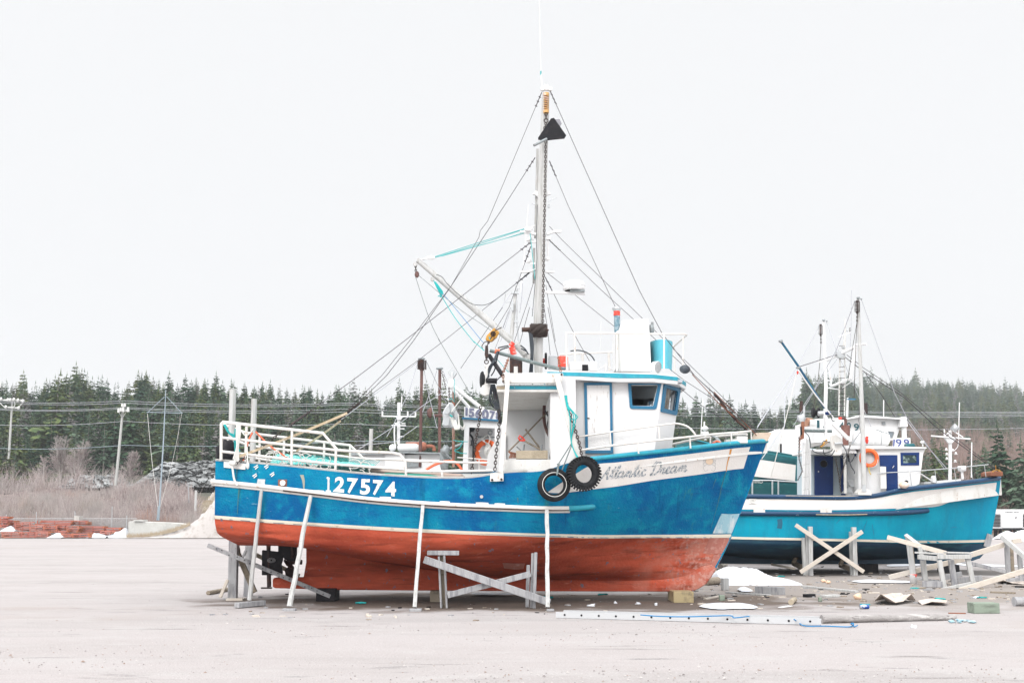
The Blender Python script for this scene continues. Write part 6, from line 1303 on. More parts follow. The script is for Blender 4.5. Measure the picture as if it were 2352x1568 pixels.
# ladder mast with cross frames
YL = 38.7; lm = MB()
lm.tube([B1(1010, 1440, YL), B1(1022, 760, YL)], .055, 6); lm.tube([B1(1075, 1440, YL), B1(1078, 700, YL), B1(1083, 330, YL)], .055, 6); lm.tube([B1(1060, 700, YL), B1(1075, 500, YL)], .05, 6)
lm.build('ladder_mast', 'wdirty', bt2)
mb = MB()
for y in (640, 790, 882, 935, 1010, 1080, 1130, 1190, 1240, 1280, 1330, 1390): mb.beam(B1(1012, y, YL - .1), B1(1078, y - 4, YL - .1), .035, .05)
mb.build('mast_rungs', 'steel', bt2)
mb = MB()
for a, b, r in (((780, 826, 39.5), (862, 812, 39.4), .06), ((870, 808, 39.4), (1000, 745, 38.9), .10), ((1030, 730, 38.6), (1200, 650, 38.0), .11), ((1200, 628, 37.9), (1328, 620, 37.6), .08), ((1205, 655, 37.9), (1145, 1010, 38.0), .12), ((928, 1100, 39.2), (1160, 1010, 38.1), .10), ((1008, 540, 38.7), (1145, 485, 38.7), .05), ((885, 830, 39.3), (928, 1100, 39.2), .035), ((1050, 1120, 38.6), (1240, 990, 37.5), .03), ((880, 1120, 40), (1010, 1140, 39), .04)): mb.tube([B1(*a), B1(*b)], r, 10)
mb.build('mast_frame', 'white', bt2)
mb = MB(); mb.slab([B1(x, y, YL - .2) for x, y in [(990, 705), (1080, 700), (1085, 765), (1020, 775), (985, 745)]], (0, .2, 0)); mb.tube([B1(995, 705, YL), B1(1000, 685, YL)], .06, 8); mb.ball(B1(1060, 655, YL), (.14, .12, .14), 10, 8); mb.ball(B1(1105, 465, YL), .07, 8, 6); mb.ball(B1(1145, 455, YL), .07, 8, 6); mb.build('mast_instruments', 'galv', bt2)
mb = MB(); mb.tube([B1(1135, 480, YL), B1(1138, 430, YL)], .03, 6); mb.build('antenna_tip', 'steel', bt2)
# blue derrick
mb = MB(); mb.tube([B1(340, 580, 35.5), B1(550, 880, 36.0), B1(845, 1350, 36.8)], [.08, .085, .085], 10); mb.build('derrick', mat('blue_derrick_paint', (.012, .11, .21), .45, layers=[((.02, .2, .3), 5, .5, .7, (1, 1, 1))]), bt2)
mb = MB(); mb.tube([B1(548, 930, 35.9), B1(740, 1200, 36.3), B1(960, 1480, 36.6)], .05, 8); mb.tube([B2(800, 110, 36.3), B2(930, 240, 36.2)], .15, 10); mb.build('derrick_ram', 'white', bt2)
mb = MB(); mb.ball(B1(345, 585, 35.5), (.16, .1, .12), 8, 6, jit=.5); mb.ball(B1(545, 890, 35.9), (.17, .1, .09), 8, 6, jit=.5); mb.build('derrick_fittings', 'gsteel', bt2)
mb = MB(); mb.ball(B1(536, 945, 35.8), (.07, .05, .13), 8, 6); mb.build('red_pulley', 'redtape', bt2)
mb = MB(); c = B1(800, 1405, 36.7); mb.lathe(c - Vector((.25, 0, 0)), (1, .1, 0), [(0, 0), (0, .36), (.1, .38), (.12, .2), (.35, .2), (.37, .36), (.45, .36), (.46, 0)], 8); mb.build('winch_drum', 'black', bt2)
mb = MB(); mb.cyl(B1(770, 1415, 36.4), B1(830, 1415, 36.4), .17, 14); mb.build('winch_rope', 'galv', bt2); mb = MB(); mb.cyl(B1(855, 1415, 36.6), B1(915, 1410, 36.6), .12, 12); mb.build('winch_motor', 'bluedoor', bt2)
for pts, r, m_ in (([B1(1195, 120, 36.8), B1(980, 690, 37.8), B1(720, 1150, 38.5), B1(600, 1330, 39)], .016, 'wirel'), ([B1(1270, 110, 36.8), B1(1650, 1180, 36.5), B1(1790, 1460, 36.8), B2(1700, 470, 37.5)], .014, 'wirel'), ([B1(785, 415, 40.8), B1(540, 860, 40), B1(220, 1340, 39), B1(75, 1560, 38.5)], .012, 'wirel'), ([B1(870, 370, 40.8), B1(985, 710, 40), B1(1080, 900, 40)], .012, 'wirel'),
                ([B1(565, 875, 36), B1(830, 790, 37.5), B1(990, 740, 38.4)], .016, 'wire'), ([B1(1085, 770, 38.5), B1(1290, 930, 38), B1(1760, 1230, 37.6), B2(1650, 150, 38), B2(2110, 480, 38.6)], .017, 'wire'), ([B1(1100, 740, 38.5), B1(1300, 895, 38), B1(1700, 1160, 37.6), B2(1850, 270, 38), B2(2150, 500, 38.6)], .012, 'wire'),
                ([B1(540, 900, 35.9), B1(390, 1200, 34), B2(410, 130, 31), B2(225, 400, 26.5)], .014, 'wirel'), ([B1(515, 910, 35.9), B1(350, 1150, 34), B1(225, 1340, 31), B8(1400, 540, 27)], .010, 'wirel'), ([B1(525, 960, 35.8), B1(380, 1568, 35.5), B2(300, 545, 36.2)], .018, 'wrope'), ([B1(1270, 900, 37), B1(1240, 1500, 37), B2(1060, 420, 36.7)], .01, 'wire'), ([B1(1300, 930, 37), B1(1500, 1200, 38), B1(1650, 1450, 38.5)], .012, 'wire'),
                ([B1(990, 790, 38.6), B1(760, 1100, 38.8), B1(480, 1568, 39)], .010, 'wirel'), ([B1(1080, 850, 38.6), B1(1240, 1230, 38.6), B1(1380, 1568, 38.6)], .01, 'wirel'), ([B2(1390, 70, 38.4), B2(1500, 220, 38), B2(1730, 480, 38)], .014, 'wirel'), ([B1(1155, 0, 38.7), B1(1150, 450, 38.7), B1(1140, 650, 38.7)], .006, 'wirel')):
    wire(pts, r, m_, 'rigging_wire', bt2)
# hauler, hoses, liferaft, numerals, rails
mb = MB(); mb.slab([B3(x, y, 36.5) for x, y in [(720, 650), (780, 630), (880, 700), (870, 860), (880, 930), (850, 960), (740, 960), (700, 930), (720, 860), (695, 760)]], (0, .22, 0)); bevel(mb.build('net_hauler', 'wdirty', bt2), .03)
mb = MB(); mb.cyl(B3(760, 780, 36.4), B3(880, 775, 36.4), .10, 12); mb.build('hauler_shaft', 'galv', bt2)
mb = MB()
for pts in ([(300, 600), (360, 660), (385, 760), (390, 850)], [(420, 860), (440, 900), (560, 930), (690, 900), (730, 860)], [(440, 830), (560, 800), (590, 740), (690, 760)], [(590, 870), (600, 940), (700, 960), (760, 880)], [(880, 800), (930, 880), (945, 960), (940, 1100)], [(830, 970), (900, 1000), (950, 930)], [(700, 330), (720, 420), (760, 440)], [(940, 960), (1000, 1060), (1060, 980), (1050, 920)], [(980, 1000), (1010, 1120), (1060, 1200), (1060, 1240)]): mb.tube(smooth_path(path(B3, pts, 36.5), 5), .032, 6)
mb.build('hydraulic_hoses', 'hose', bt2)
mb = MB(); mb.tube([B3(545, 830, 36.6), B3(640, 720, 36.7)], .06, 8); mb.tube([B3(575, 820, 36.6), B3(650, 760, 36.7)], .03, 6); mb.build('yellow_levers', 'yellow', bt2)
mb = MB(); mb.tube([B3(300, 580, 37), B3(715, 590, 37)], .12, 10); mb.build('capstan_shaft', 'pipe', bt2); mb = MB(); mb.lathe(B3(232, 590, 36.8), (1, -.25, 0), [(0, 0), (0, .33), (.06, .35), (.12, .33), (.12, 0)], 20); mb.build('capstan_wheel', 'black', bt2)
mb = MB(); mb.slab([B3(x, y, 36.7) for x, y in [(262, 440), (300, 440), (290, 700), (245, 720)]], (0, .15, 0)); mb.build('capstan_bracket', 'rust', bt2)
mb = MB(); mb.tube([B3(620, 720, 37), B3(625, 370, 37)], .14, 10); mb.build('white_post', 'white', bt2); mb = MB(); mb.tube([B3(925, 1540, 37), B3(915, 860, 37)], .11, 10); mb.build('rusty_stained_post', 'wdirty', bt2)
mb = MB(); mb.chainlinks([B3(775, 1010, 36.8), B3(830, 1300, 36.8), B3(860, 1530, 36.8)], .14, .025, 4); mb.chainlinks([B3(1000, 800, 36.6), B3(930, 1050, 36.6), B3(870, 1230, 36.6), B3(830, 1370, 36.6)], .14, .022, 4)
mb.chainlinks([B3(215, 680, 36.5), B3(215, 1000, 36.5), B3(265, 1200, 36.5), B3(195, 1340, 36.5)], .14, .02, 4); tag(mb.build('deck_chains', 'chain'), 'chains hanging between hauler and deck of the teal boat', 'chain')
mb = MB(); mb.slab([B3(x, y, 37.3) for x, y in [(890, 1540), (985, 1430), (1045, 1540)]], (0, .3, 0)); mb.slab([B3(x, y, 37.4) for x, y in [(950, 1330), (1085, 1320), (1085, 1440), (1000, 1440)]], (0, .4, 0)); mb.build('deck_gear', 'galv', bt2); mb = MB(); mb.torus(B3(930, 1385, 37.2), (.5, 1, 0), .16, .025, 16, 6); mb.build('hand_wheel', 'gsteel', bt2)
# exhaust on the roof
mb = MB(); mb.tube([B3(925, 660, 38), B3(925, 500, 38)], .32, 16); mb.tube([B3(925, 800, 38), B3(925, 640, 38)], .22, 12); mb.build('exhaust_silencer', mat('dark_brown_rust', (.17, .075, .06), .8, layers=[((.26, .14, .12), 5, .5, .7, (1, 1, 1))]), bt2)
mb = MB(); mb.tube(smooth_path(path(B3, [(925, 500), (928, 430), (910, 395), (860, 390)], 38), 4), .11, 10); mb.build('exhaust_elbow', 'rustpole', bt2); mb = MB(); mb.tube([B3(865, 392, 37.98), B3(820, 392, 37.98)], .095, 10); mb.build('exhaust_mouth', 'redtape', bt2)
mb = MB(); a, b = B3(1130, 700, 38.0), B3(1530, 705, 38.0); L_ = (b - a).length; mb.lathe(a - Vector((.2, 0, 0)), (1, 0, 0), [(0, 0), (.02, .35), (.08, .50), (.18, .55), (L_ * .5 + .15, .55), (L_ * .5 + .16, .58), (L_ * .5 + .20, .58), (L_ * .5 + .21, .55), (L_ + .2, .55), (L_ + .28, .50), (L_ + .33, .3), (L_ + .34, 0)], 22, fixed=True)
tag(mb.build('liferaft_canister', 'white'), 'white barrel shaped liferaft canister on the teal boat roof', 'liferaft')
mb = MB(); mb.ball(B3(1250, 715, 37.2), (.17, .12, .2), 10, 8, jit=1.2); tag(mb.build('red_rag', 'redtape'), 'crumpled red rag tied by the liferaft canister', 'rag')
mb = MB(); mb.tube([B3(1155, 595, 37.4), B3(1020, 790, 37.4)], .04, 6); mb.tube([B3(1400, 570, 37.2), B3(1590, 630, 37.2)], .035, 6); mb.tube([B3(1470, 600, 37.2), B3(1475, 800, 37.2)], .03, 6); mb.build('roof_bars', 'gsteel', bt2)
mb = MB(); mb.slab([B3(x, y, 38.2) for x, y in [(1660, 690), (1920, 690), (1925, 825), (1655, 825)]], (0, .06, 0)); nb = mb.build('number_board', 'white', bt2)
mb = MB(); m3 = lambda a, b: B3(a, b, 38.17)
put_text(mb, '1', [(1655, 822), (1672, 822), (1682, 715), (1660, 715)], m3, .02); put_text(mb, '9', [(1712, 822), (1782, 822), (1782, 710), (1690, 710)], m3, .0); put_text(mb, '9', [(1835, 822), (1898, 822), (1898, 710), (1812, 710)], m3, .0)
mb.build('board_numerals', 'dash', nb)
mb = MB(); mb.slab([B3(x, y, 37.9) for x, y in [(1865, 780), (1980, 775), (2005, 822), (1870, 822)]], (0, .3, 0)); bevel(mb.build('roof_hatch', 'dteal', bt2), .02); mb = MB(); mb.lathe(B3(2108, 800, 37.6), (0, 0, 1), [(-.1, .05), (.1, .05), (.12, .12), (.22, .17), (.28, .16), (.3, 0)], 14); mb.build('roof_antenna', 'white', bt2)
mb = MB(); mb.tube([B2(1165, 513, 36.7), B2(1450, 498, 36.8), B2(1800, 470, 37.4), B2(2062, 443, 38.0)], .035, 8)
for x, y0, y1, Y in ((1430, 498, 612, 36.8), (1632, 484, 590, 37.1), (1790, 472, 575, 37.4), (1925, 458, 560, 37.8), (2033, 446, 545, 38.0)): mb.tube([B2(x - 4, y0, Y), B2(x + 10, y1, Y)], .025, 6)
mb.build('bow_railing', 'galv', bt2)
mb = MB(); mb.slab([B2(x, y, 38.0) for x, y in [(2080, 505), (2100, 495), (2180, 500), (2183, 535), (2078, 535)]], (0, .8, 0)); bevel(mb.build('rusty_stem_box', 'rust', bt2), .02); mb = MB(); mb.chainlinks([B2(2095, 500, 37.9), B2(2130, 485, 37.9), B2(2165, 498, 37.9)], .14, .03, 4); mb.tube([B2(2120, 450, 38), B2(2125, 490, 38)], .03, 6); mb.build('stem_shackles', 'yellow', bt2)
mb = MB(); mb.tube([B2(1515, 520, 37.2), B2(1600, 575, 37.4)], .06, 6); mb.lathe(B2(1620, 590, 37.5), (0, 0, 1), [(0, .2), (.3, .2), (.42, .17), (.5, .1), (.5, 0)], 14); mb.slab([B2(x, y, 37.5) for x, y in [(1540, 585), (1700, 570), (1840, 560), (1840, 590), (1540, 600)]], (0, 1.6, 0)); mb.build('foredeck_gear', 'white', bt2)
mb = MB(); mb.lathe(B2(1853, 562, 37.6), (0, 0, 1), [(0, .09), (.4, .09), (.55, .1), (.6, .28), (.9, .30), (.95, .26), (.96, 0)], 18); mb.build('radar_dome', 'white', bt2)
fb = thing('fender_buoy', 'peach coloured fender with black cap hanging on the teal boat rail', 'fender', tuple(B2(1380, 625, 36.4)))
mb = MB(); mb.ball(B2(1378, 608, 36.4), (.36, .3, .24), 14, 10); mb.build('body', 'buoyp', fb); mb = MB(); mb.lathe(B2(1392, 595, 36.4), (.5, 0, .8), [(0, .17), (.1, .13), (.2, .1), (.25, 0)], 12); mb.build('cap', 'black', fb); mb = MB(); mb.tube([B2(1405, 575, 36.5), B2(1425, 500, 36.7)], .015, 5); mb.build('lanyard', 'wrope', fb)
# white cross mast standing on the foredeck of the teal boat
cm = MB(); cm.beam(B4(740, 800, 38.6), B4(742, 420, 38.6), .20, .16); cm.beam(B4(595, 460, 38.5), B4(895, 484, 38.5), .10, .10)
cm.slab([B4(x, y, 38.52) for x, y in [(700, 472), (790, 480), (758, 515), (728, 515)]], (0, .1, 0)); cm.beam(B4(695, 465, 38.5), B4(748, 418, 38.5), .07, .06); cm.beam(B4(840, 470, 38.5), B4(762, 420, 38.5), .07, .06); cm.tube([B4(698, 465, 38.5), B4(697, 405, 38.5)], .05, 6)
cm.build('cross_mast', 'white', bt2)
mb = MB(); mb.ball(B4(778, 402, 38.5), (.40, .3, .36), 4, 2); mb.build('radar_reflector', 'galv', bt2)
mb = MB()
for x, y, dx in ((712, 570, 1), (760, 575, 1), (785, 600, 1), (715, 605, 1), (716, 640, 1), (780, 660, 1)): mb.beam(B4(x - 10, y, 38.4), B4(x + 12, y, 38.4), .05, .05); mb.ball(B4(x, y - 8, 38.4), .09, 8, 6)
mb.build('mast_lights', 'white', bt2)
mb = MB(); mb.tube([B4(806, 470, 38.5), B4(812, 205, 38.5)], .035, 6); mb.tube([B4(903, 780, 37.8), B4(907, 510, 37.8)], .04, 6); mb.tube(smooth_path(path(B4, [(806, 470), (800, 540), (770, 575)], 38.4), 5), .025, 5); mb.build('whip_aerials', 'white', bt2)

# ================================================================ simple hull for the boats that stand behind
def plain_hull(name_, yc, xs_, zs, zw, zk, b, m1, m2, parent, mdeck='wdirty', bowleft=False):
    """x from stern to bow; zs sheer heights, zw waterline, zk keel"""
    n = len(xs_); mb = MB(); rows_ = []
    for i, (x, z) in enumerate(zip(xs_, zs)):
        t = i / (n - 1); w_ = b * (1 - max(0, (t - .5) / .5) ** 2.4) * (.86 + .14 * min(1, t * 4)); w_ = max(w_, .03); rake = .09 * (xs_[-1] - xs_[0]) * max(0, (t - .6) / .4) ** 2
        rows_.append([(x, w_, z), (x - rake * .3, w_ * 1.0, z - (z - zw) * .45), (x - rake * .6, w_ * (.97 - .35 * max(0, t - .4)), zw), (x - rake * .8, w_ * (.75 - .3 * t), zw - .35 * (zw - zk)), (x - rake, .12 if t < 1 else .03, zk + .35), (x - rake, .1 if t < 1 else .02, zk)])
    rows_ = [[r[k] for r in rows_] for k in range(6)]
    g = np.array([catmull(r, 6) for r in rows_]); U = g.shape[1]
    for sd in (1, -1):
        vs = [Vector((p[0], yc - sd * p[1], p[2])) for k in range(6) for p in g[k]]
        f = [(k * U + u, k * U + u + 1, (k + 1) * U + u + 1, (k + 1) * U + u) for k in range(5) for u in range(U - 1)]
        base = len(mb.v); mb.v += vs
        for q in f: mb.f.append(tuple(base + i for i in (q if (sd == 1) ^ bowleft else q[::-1]))); mb.sm.append(True); mb.mi.append(0 if q[0] // U < 2 else 1)
    for k in range(5): mb.add([Vector((g[j][0][0], yc - s_ * g[j][0][1], g[j][0][2])) for s_, j in ((1, k), (1, k + 1), (-1, k + 1), (-1, k))], [(0, 1, 2, 3)], False, 0 if k < 2 else 1)
    dk = [Vector((p[0], yc - p[1] * .97, p[2] - .25)) for p in g[0]]; dk2 = [Vector((p.x, 2 * yc - p.y, p.z)) for p in dk]
    mb.add(dk + dk2, [(i, i + 1, U + i + 1, U + i) for i in range(U - 1)], False, 2)
    o = mb.build('hull', [m1, m2, mdeck], parent)
    mb = MB(); 
    for sd in (1, -1): mb.tube([Vector((p[0], yc - sd * p[1], p[2])) for p in g[0]], .06, 6)
    mb.build('gunwale', name_, parent)
    return g
# white boat with rusty poles, behind the stern of the blue boat
Y3 = 33.5
bt3 = thing('fishing_boat', 'white boat behind the blue stern with rusty poles, rusty muffler and cross antenna', 'fishing boat', (-2, Y3 + 2, 0))
X = lambda x, Y: W(x, 1100, Y).x
plain_hull('wdirty', Y3 + 2, [X(835, 35.5), X(880, 35.5), X(960, 35.5), X(1040, 35.5), X(1110, 35.5), X(1180, 35.5)], [W(900, 1086, 35.5).z] * 4 + [W(900, 1078, 35.5).z, W(900, 1066, 35.5).z], 1.5, .3, 1.8, 'wdirty', 'dteal', bt3)
c3 = B6
mb = MB(); mb.slab([c3(x, y, 34.0) for x, y in [(95, 1080), (495, 1080), (500, 1110), (730, 1105), (1150, 1090), (1150, 1330), (95, 1330)]], (0, 3, 0)); mb.build('deckhouse', 'white', bt3)
mb = MB(); mb.slab([c3(x, y, 33.8) for x, y in [(90, 1078), (720, 1068), (1160, 1078), (1160, 1094), (720, 1086), (90, 1112)]], (0, 3.3, 0)); mb.build('deckhouse_roof', 'gsteel', bt3)
mb = MB(); mb.slab([c3(x, y, 33.9) for x, y in [(500, 1095), (725, 1092), (725, 1250), (500, 1250)]], (0, .1, 0)); mb.build('white_panel', 'white', bt3)
mb = MB(); mb.slab([c3(x, y, 33.95) for x, y in [(750, 1160), (880, 1160), (880, 1245), (750, 1245)]], (0, .05, 0)); mb.build('window', 'gsteel', bt3)
mb = MB(); a, b = c3(735, 1008, 35), c3(975, 1008, 35); mb.lathe(a, (1, 0, 0), [(0, 0), (.02, .29), ((b - a).length - .08, .31), ((b - a).length, .22), ((b - a).length, 0)], 20, fixed=True); mb.tube(smooth_path(path(B6, [(975, 1008), (1030, 1005), (1060, 1020), (1066, 1060)], 35), 4), .12, 10); mb.build('muffler', mat('orange_brown_rust', (.36, .14, .09), .85, layers=[((.24, .09, .06), 4, .5, .7, (1, 1, 1))]), bt3)
mb = MB()
a, b = c3(640, 1022, 34.4), c3(885, 1022, 34.4); mb.lathe(a, (1, 0, 0), [(0, 0), (.03, .2), (.1, .27), ((b - a).length - .1, .27), ((b - a).length, .2), ((b - a).length, 0)], 16, fixed=True); mb.ball(c3(590, 1025, 34.4), (.25, .2, .25), 10, 8); tag(mb.build('liferaft_canister', 'white'), 'small white canister in front of the rusty muffler', 'liferaft')
mb = MB(); mb.tube([c3(905, 1245, 34), c3(925, 20, 34.4)], .10, 12); mb.build('rusty_pole', 'rustpole', bt3); mb = MB(); mb.ball(c3(925, 5, 34.4), (.26, .2, .10), 10, 6, jit=.3); mb.build('pole_cap', 'gsteel', bt3)
spring('pole_spring', 925, 20, 125, B6, 34.4, .13, 'steel', 'steel', parent=bt3)
mb = MB(); mb.tube([c3(1127, 1080, 36.5), c3(1131, 110, 36.8)], .11, 12); mb.build('rusty_pole', 'rustpole', bt3); mb = MB(); mb.ball(c3(1132, 115, 36.8), (.28, .2, .11), 10, 6, jit=.3); mb.build('pole_cap', 'gsteel', bt3)
mb = MB(); mb.tube([c3(1060, 655, 36), c3(1160, 655, 36)], .11, 8); mb.ball(c3(1020, 620, 36), (.2, .1, .35), 8, 6, jit=.6); mb.build('rusty_arm', 'rustpole', bt3)
mb = MB(); mb.beam(c3(655, 985, 35), c3(663, 505, 35), .2, .2); mb.beam(c3(465, 660, 34.9), c3(858, 665, 34.9), .09, .09)
for x, y in ((472, 605), (763, 605), (852, 615)): mb.tube([c3(x, 660, 34.9), c3(x, y, 34.9)], .06, 6)
mb.slab([c3(x, y, 34.88) for x, y in [(620, 660), (705, 665), (680, 700), (645, 700)]], (0, .2, 0)); mb.tube([c3(690, 600, 34.9), c3(695, 430, 34.9)], .04, 6); mb.build('cross_antenna', 'white', bt3)
mb = MB()
for x0, x1, y in ((575, 660, 765), (610, 640, 740), (660, 740, 768), (670, 725, 805), (670, 720, 893), (690, 735, 745)): mb.beam(c3(x0, y, 34.8), c3(x1, y, 34.8), .06, .08)
mb.tube(smooth_path(path(B6, [(640, 755), (612, 780), (612, 950), (625, 1000)], 34.8), 4), .05, 6); mb.build('antenna_lights', 'white', bt3)
for pts in ([c3(882, 30, 34.4), c3(780, 370, 34), c3(590, 780, 33.6), c3(520, 900, 33.5)], [c3(885, 35, 34.4), c3(0, 700, 34)], [c3(950, 130, 34.4), c3(985, 340, 34.4), c3(1100, 800, 34.4)], [c3(970, 20, 34.4), c3(1100, 290, 35), c3(1250, 600, 36)], [c3(1095, 140, 36.8), c3(1040, 335, 36.8), c3(900, 700, 36.5)], [c3(1165, 140, 36.8), c3(1250, 350, 36.8)], [c3(1210, 360, 34), c3(950, 530, 34), c3(700, 720, 33.5), c3(200, 1040, 33)], [c3(870, 780, 34), c3(610, 960, 33.6), c3(150, 1000, 33.4)]):
    wire(pts, .013, 'wirel', 'rigging_wire', bt3)
mb = MB(); mb.chainlinks([c3(1145, 140, 36.7), c3(1170, 200, 36.7), c3(1200, 340, 36.7)], .2, .035, 4); mb.build('pole_chain', 'chain', bt3)
# numbered white boat between the gallows and the rusty poles
Y4 = 31.0
bt4 = thing('fishing_boat', 'white boat with 156078 board and lifebuoy seen past the gallows legs', 'fishing boat', (0, Y4, 0))
plain_hull('frame', Y4, [X(985, Y4), X(1060, Y4), X(1150, Y4), X(1240, Y4), X(1330, Y4), X(1420, Y4)], [W(1100, 1090, Y4).z] * 4 + [W(1100, 1080, Y4).z, W(1100, 1066, Y4).z], 1.5, .3, 1.7, 'wdirty', 'teal2', bt4)
c4 = A2
mb = MB(); mb.slab([c4(x, y, 30.0) for x, y in [(1000, 888), (1415, 915), (1415, 1000), (1385, 1480), (1370, 1480), (1370, 995), (1075, 985), (1060, 1480), (1000, 1480), (1020, 1000)]], (0, .06, 0)); mb.build('wheelhouse_wall', 'white', bt4)
mb = MB(); mb.slab([c4(x, y, 31.2) for x, y in [(1030, 900), (1500, 930), (1500, 1480), (1030, 1480)]], (0, .06, 0)); mb.slab([c4(x, y, 30.1) for x, y in [(1035, 905), (1075, 905), (1062, 1480), (1005, 1480)]], (0, 1.2, 0)); mb.build('alcove_wall', 'white', bt4)
mb = MB(); mb.slab([c4(x, y, 29.9) for x, y in [(992, 868), (1410, 898), (1410, 916), (995, 888)]], (0, 2.3, 0)); mb.build('roof_edge', 'frame', bt4)
mb = MB(); mb.slab([c4(x, y, 29.95) for x, y in [(1020, 750), (1425, 800), (1425, 898), (1018, 868)]], (0, .05, 0)); nb4 = mb.build('number_board', 'white', bt4)
mb = MB(); m4 = lambda a, b: A2(a, b, 29.93)
for ch, x0, x1, y0, y1 in (('1', 1032, 1058, 756, 850), ('5', 1070, 1135, 762, 868), ('6', 1145, 1212, 768, 880), ('0', 1222, 1300, 775, 893), ('7', 1310, 1372, 792, 895), ('8', 1380, 1440, 800, 898)): put_text(mb, ch, [(x0, y1), (x1, y1 + 4), (x1 + 4, y0 + 6), (x0, y0)], m4, .05)
mb.build('board_numerals', 'graynum', nb4)
mb = MB(); mb.slab([c4(x, y, 31.15) for x, y in [(1080, 1180), (1400, 1185), (1400, 1200), (1080, 1196)]], (0, .02, 0)); mb.slab([c4(x, y, 31.15) for x, y in [(1170, 1085), (1370, 1090), (1370, 1108), (1170, 1104)]], (0, .02, 0)); mb.build('shelf_edge', 'gsteel', bt4)
mb = MB(); mb.tube(smooth_path(path(A2, [(1100, 1010), (1082, 1060), (1115, 1110), (1125, 1200), (1120, 1370)], 30.6), 5), .06, 8); mb.tube([A2(1100, 1130, 30.5), A2(1105, 1190, 30.5)], .03, 6); mb.ball(A2(1110, 1005, 30.6), (.22, .1, .14), 8, 6, jit=.8); mb.build('black_pipe', 'hose', bt4)
l2 = thing('lifebuoy', 'orange lifebuoy partly hidden behind coiled white rope on the numbered boat', 'lifebuoy', tuple(A2(1260, 1430, 30.5)), 'orange lifebuoys')
c = A2(1275, 1275, 30.5); mb = MB(); mb.torus(c, (.35, 1, 0), .275 / MB.K, .07 / MB.K, 36, 10); mb.build('ring', 'ring', l2)
mb = MB(); mb.box(A2(1200, 1258, 30.42), (.17, .05, .07)); mb.build('white_band', 'wrope', l2)
mb = MB()
for k in range(9): mb.tube(smooth_path(path(A2, [(1285, 1070), (1255 - 4 * k, 1130), (1270 + 6 * k, 1190), (1250 + 3 * k, 1260), (1285 + 2 * k, 1320 - 6 * k), (1325 - 3 * k, 1240), (1300, 1180), (1318 - k, 1110), (1290, 1070)], 30.35 - .01 * k), 4), .012, 4)
mb.tube(smooth_path(path(A2, [(1255, 1060), (1220, 1100), (1215, 1130)], 30.4), 4), .012, 4); tag(mb.build('rope_coil', 'wrope'), 'white rope coiled and hung over the lifebuoy', 'rope')
mb = MB(); mb.torus(A2(1320, 1045, 31.1), (0, 1, 0), .12, .035, 18, 6); mb.build('bulkhead_lamp', 'gsteel', bt4)
mb = MB(); mb.tube([A2(895, 1440, 30.2), A2(900, 560, 30.4)], .085, 10); mb.build('rusty_post', mat('orange_rusty_post', (.30, .13, .09), .8, layers=[((.5, .4, .33), 5, .55, .65, (1, 1, .4), .8)]), bt4)
mb = MB(); mb.tube([A2(900, 520, 30), A2(1240, 780, 30)], .11, 12); mb.tube([A2(880, 540, 30.3), A2(1080, 760, 30.3)], .09, 10); mb.ball(A2(870, 490, 30), (.2, .1, .3), 12, 8); mb.build('white_boom', 'white', bt4)
mb = MB(); mb.slab([A2(x, y, 30.2) for x, y in [(828, 350), (878, 300), (932, 360), (885, 430)]], (0, .2, 0)); mb.build('radar_reflector', 'galv', bt4); mb = MB(); mb.tube([A2(880, 350, 30.15), A2(882, 470, 30.15)], .03, 6); mb.build('reflector_stem', 'white', bt4)
ph = thing('pot_hauler', 'pale grey round hauler plate hanging from chain beside the rusty poles', 'pot hauler', tuple(A2(855, 1000, 29.5)))
mb = MB(); mb.slab([A2(x, y, 29.6) for x, y in [(845, 695), (885, 705), (920, 770), (948, 830), (940, 900), (930, 960), (880, 998), (850, 970), (800, 982), (762, 960), (775, 890), (768, 820), (790, 770), (820, 730)]], (0, .16, 0)); bevel(mb.build('cheek_plate', 'galv', ph), .03, 3)
mb = MB(); c = A2(870, 835, 29.55); mb.torus(c, (0, 1, 0), .14, .03, 18, 6); mb.cyl(c, c + Vector((0, -.07, 0)), .10, 14)
for k in range(5): a = k * 1.257 + .6; mb.tube([c + Vector((math.cos(a) * .07, -.01, math.sin(a) * .07)), c + Vector((math.cos(a) * .17, -.01, math.sin(a) * .28))], .018, 5)
mb.build('hub', 'gsteel', ph); mb = MB(); mb.chainlinks([A2(845, 530, 29.7), A2(848, 620, 29.65), A2(855, 695, 29.6)], .13, .022); mb.build('chain', 'chain', ph)
mb = MB(); mb.tube([A2(1000, 640, 29.4), A2(870, 810, 29.4)], .03, 6); mb.tube([A2(865, 850, 29.4), A2(905, 970, 29.4)], .09, 8)
for k in range(6): mb.tube(smooth_path([A2(880 + 8 * k, 900, 29.4), A2(915 + 8 * k, 1010, 29.35), A2(950 + 3 * k, 960, 29.4), A2(950, 830, 29.4)], 4), .03, 5)
for k in range(3): mb.tube(smooth_path([A2(960, 950 + 10 * k, 29.5), A2(1000, 990 + 12 * k, 29.5), A2(1020 + 6 * k, 960, 29.5)], 4), .03, 5)
mb.build('white_line', 'wrope', ph); mb = MB(); mb.tube([A2(855, 845, 29.3), A2(885, 865, 29.3)], .05, 6)
mb.tube([A2(845, 660, 29.5), A2(880, 655, 29.5), A2(905, 700, 29.5), A2(905, 430, 29.7)], .018, 5); mb.build('teal_lashing', 'teal', ph)
mb = MB()
for pts in ([(890, 1130), (960, 1145), (1060, 1150)], [(905, 1245), (960, 1225), (990, 1180), (1000, 1150)], [(905, 1255), (980, 1280), (1050, 1285)]): mb.tube(smooth_path(path(A2, pts, 29.6), 4), .022, 5)
tag(mb.build('lashing', 'teal'), 'teal lashings between rusty post and numbered wheelhouse', 'rope')
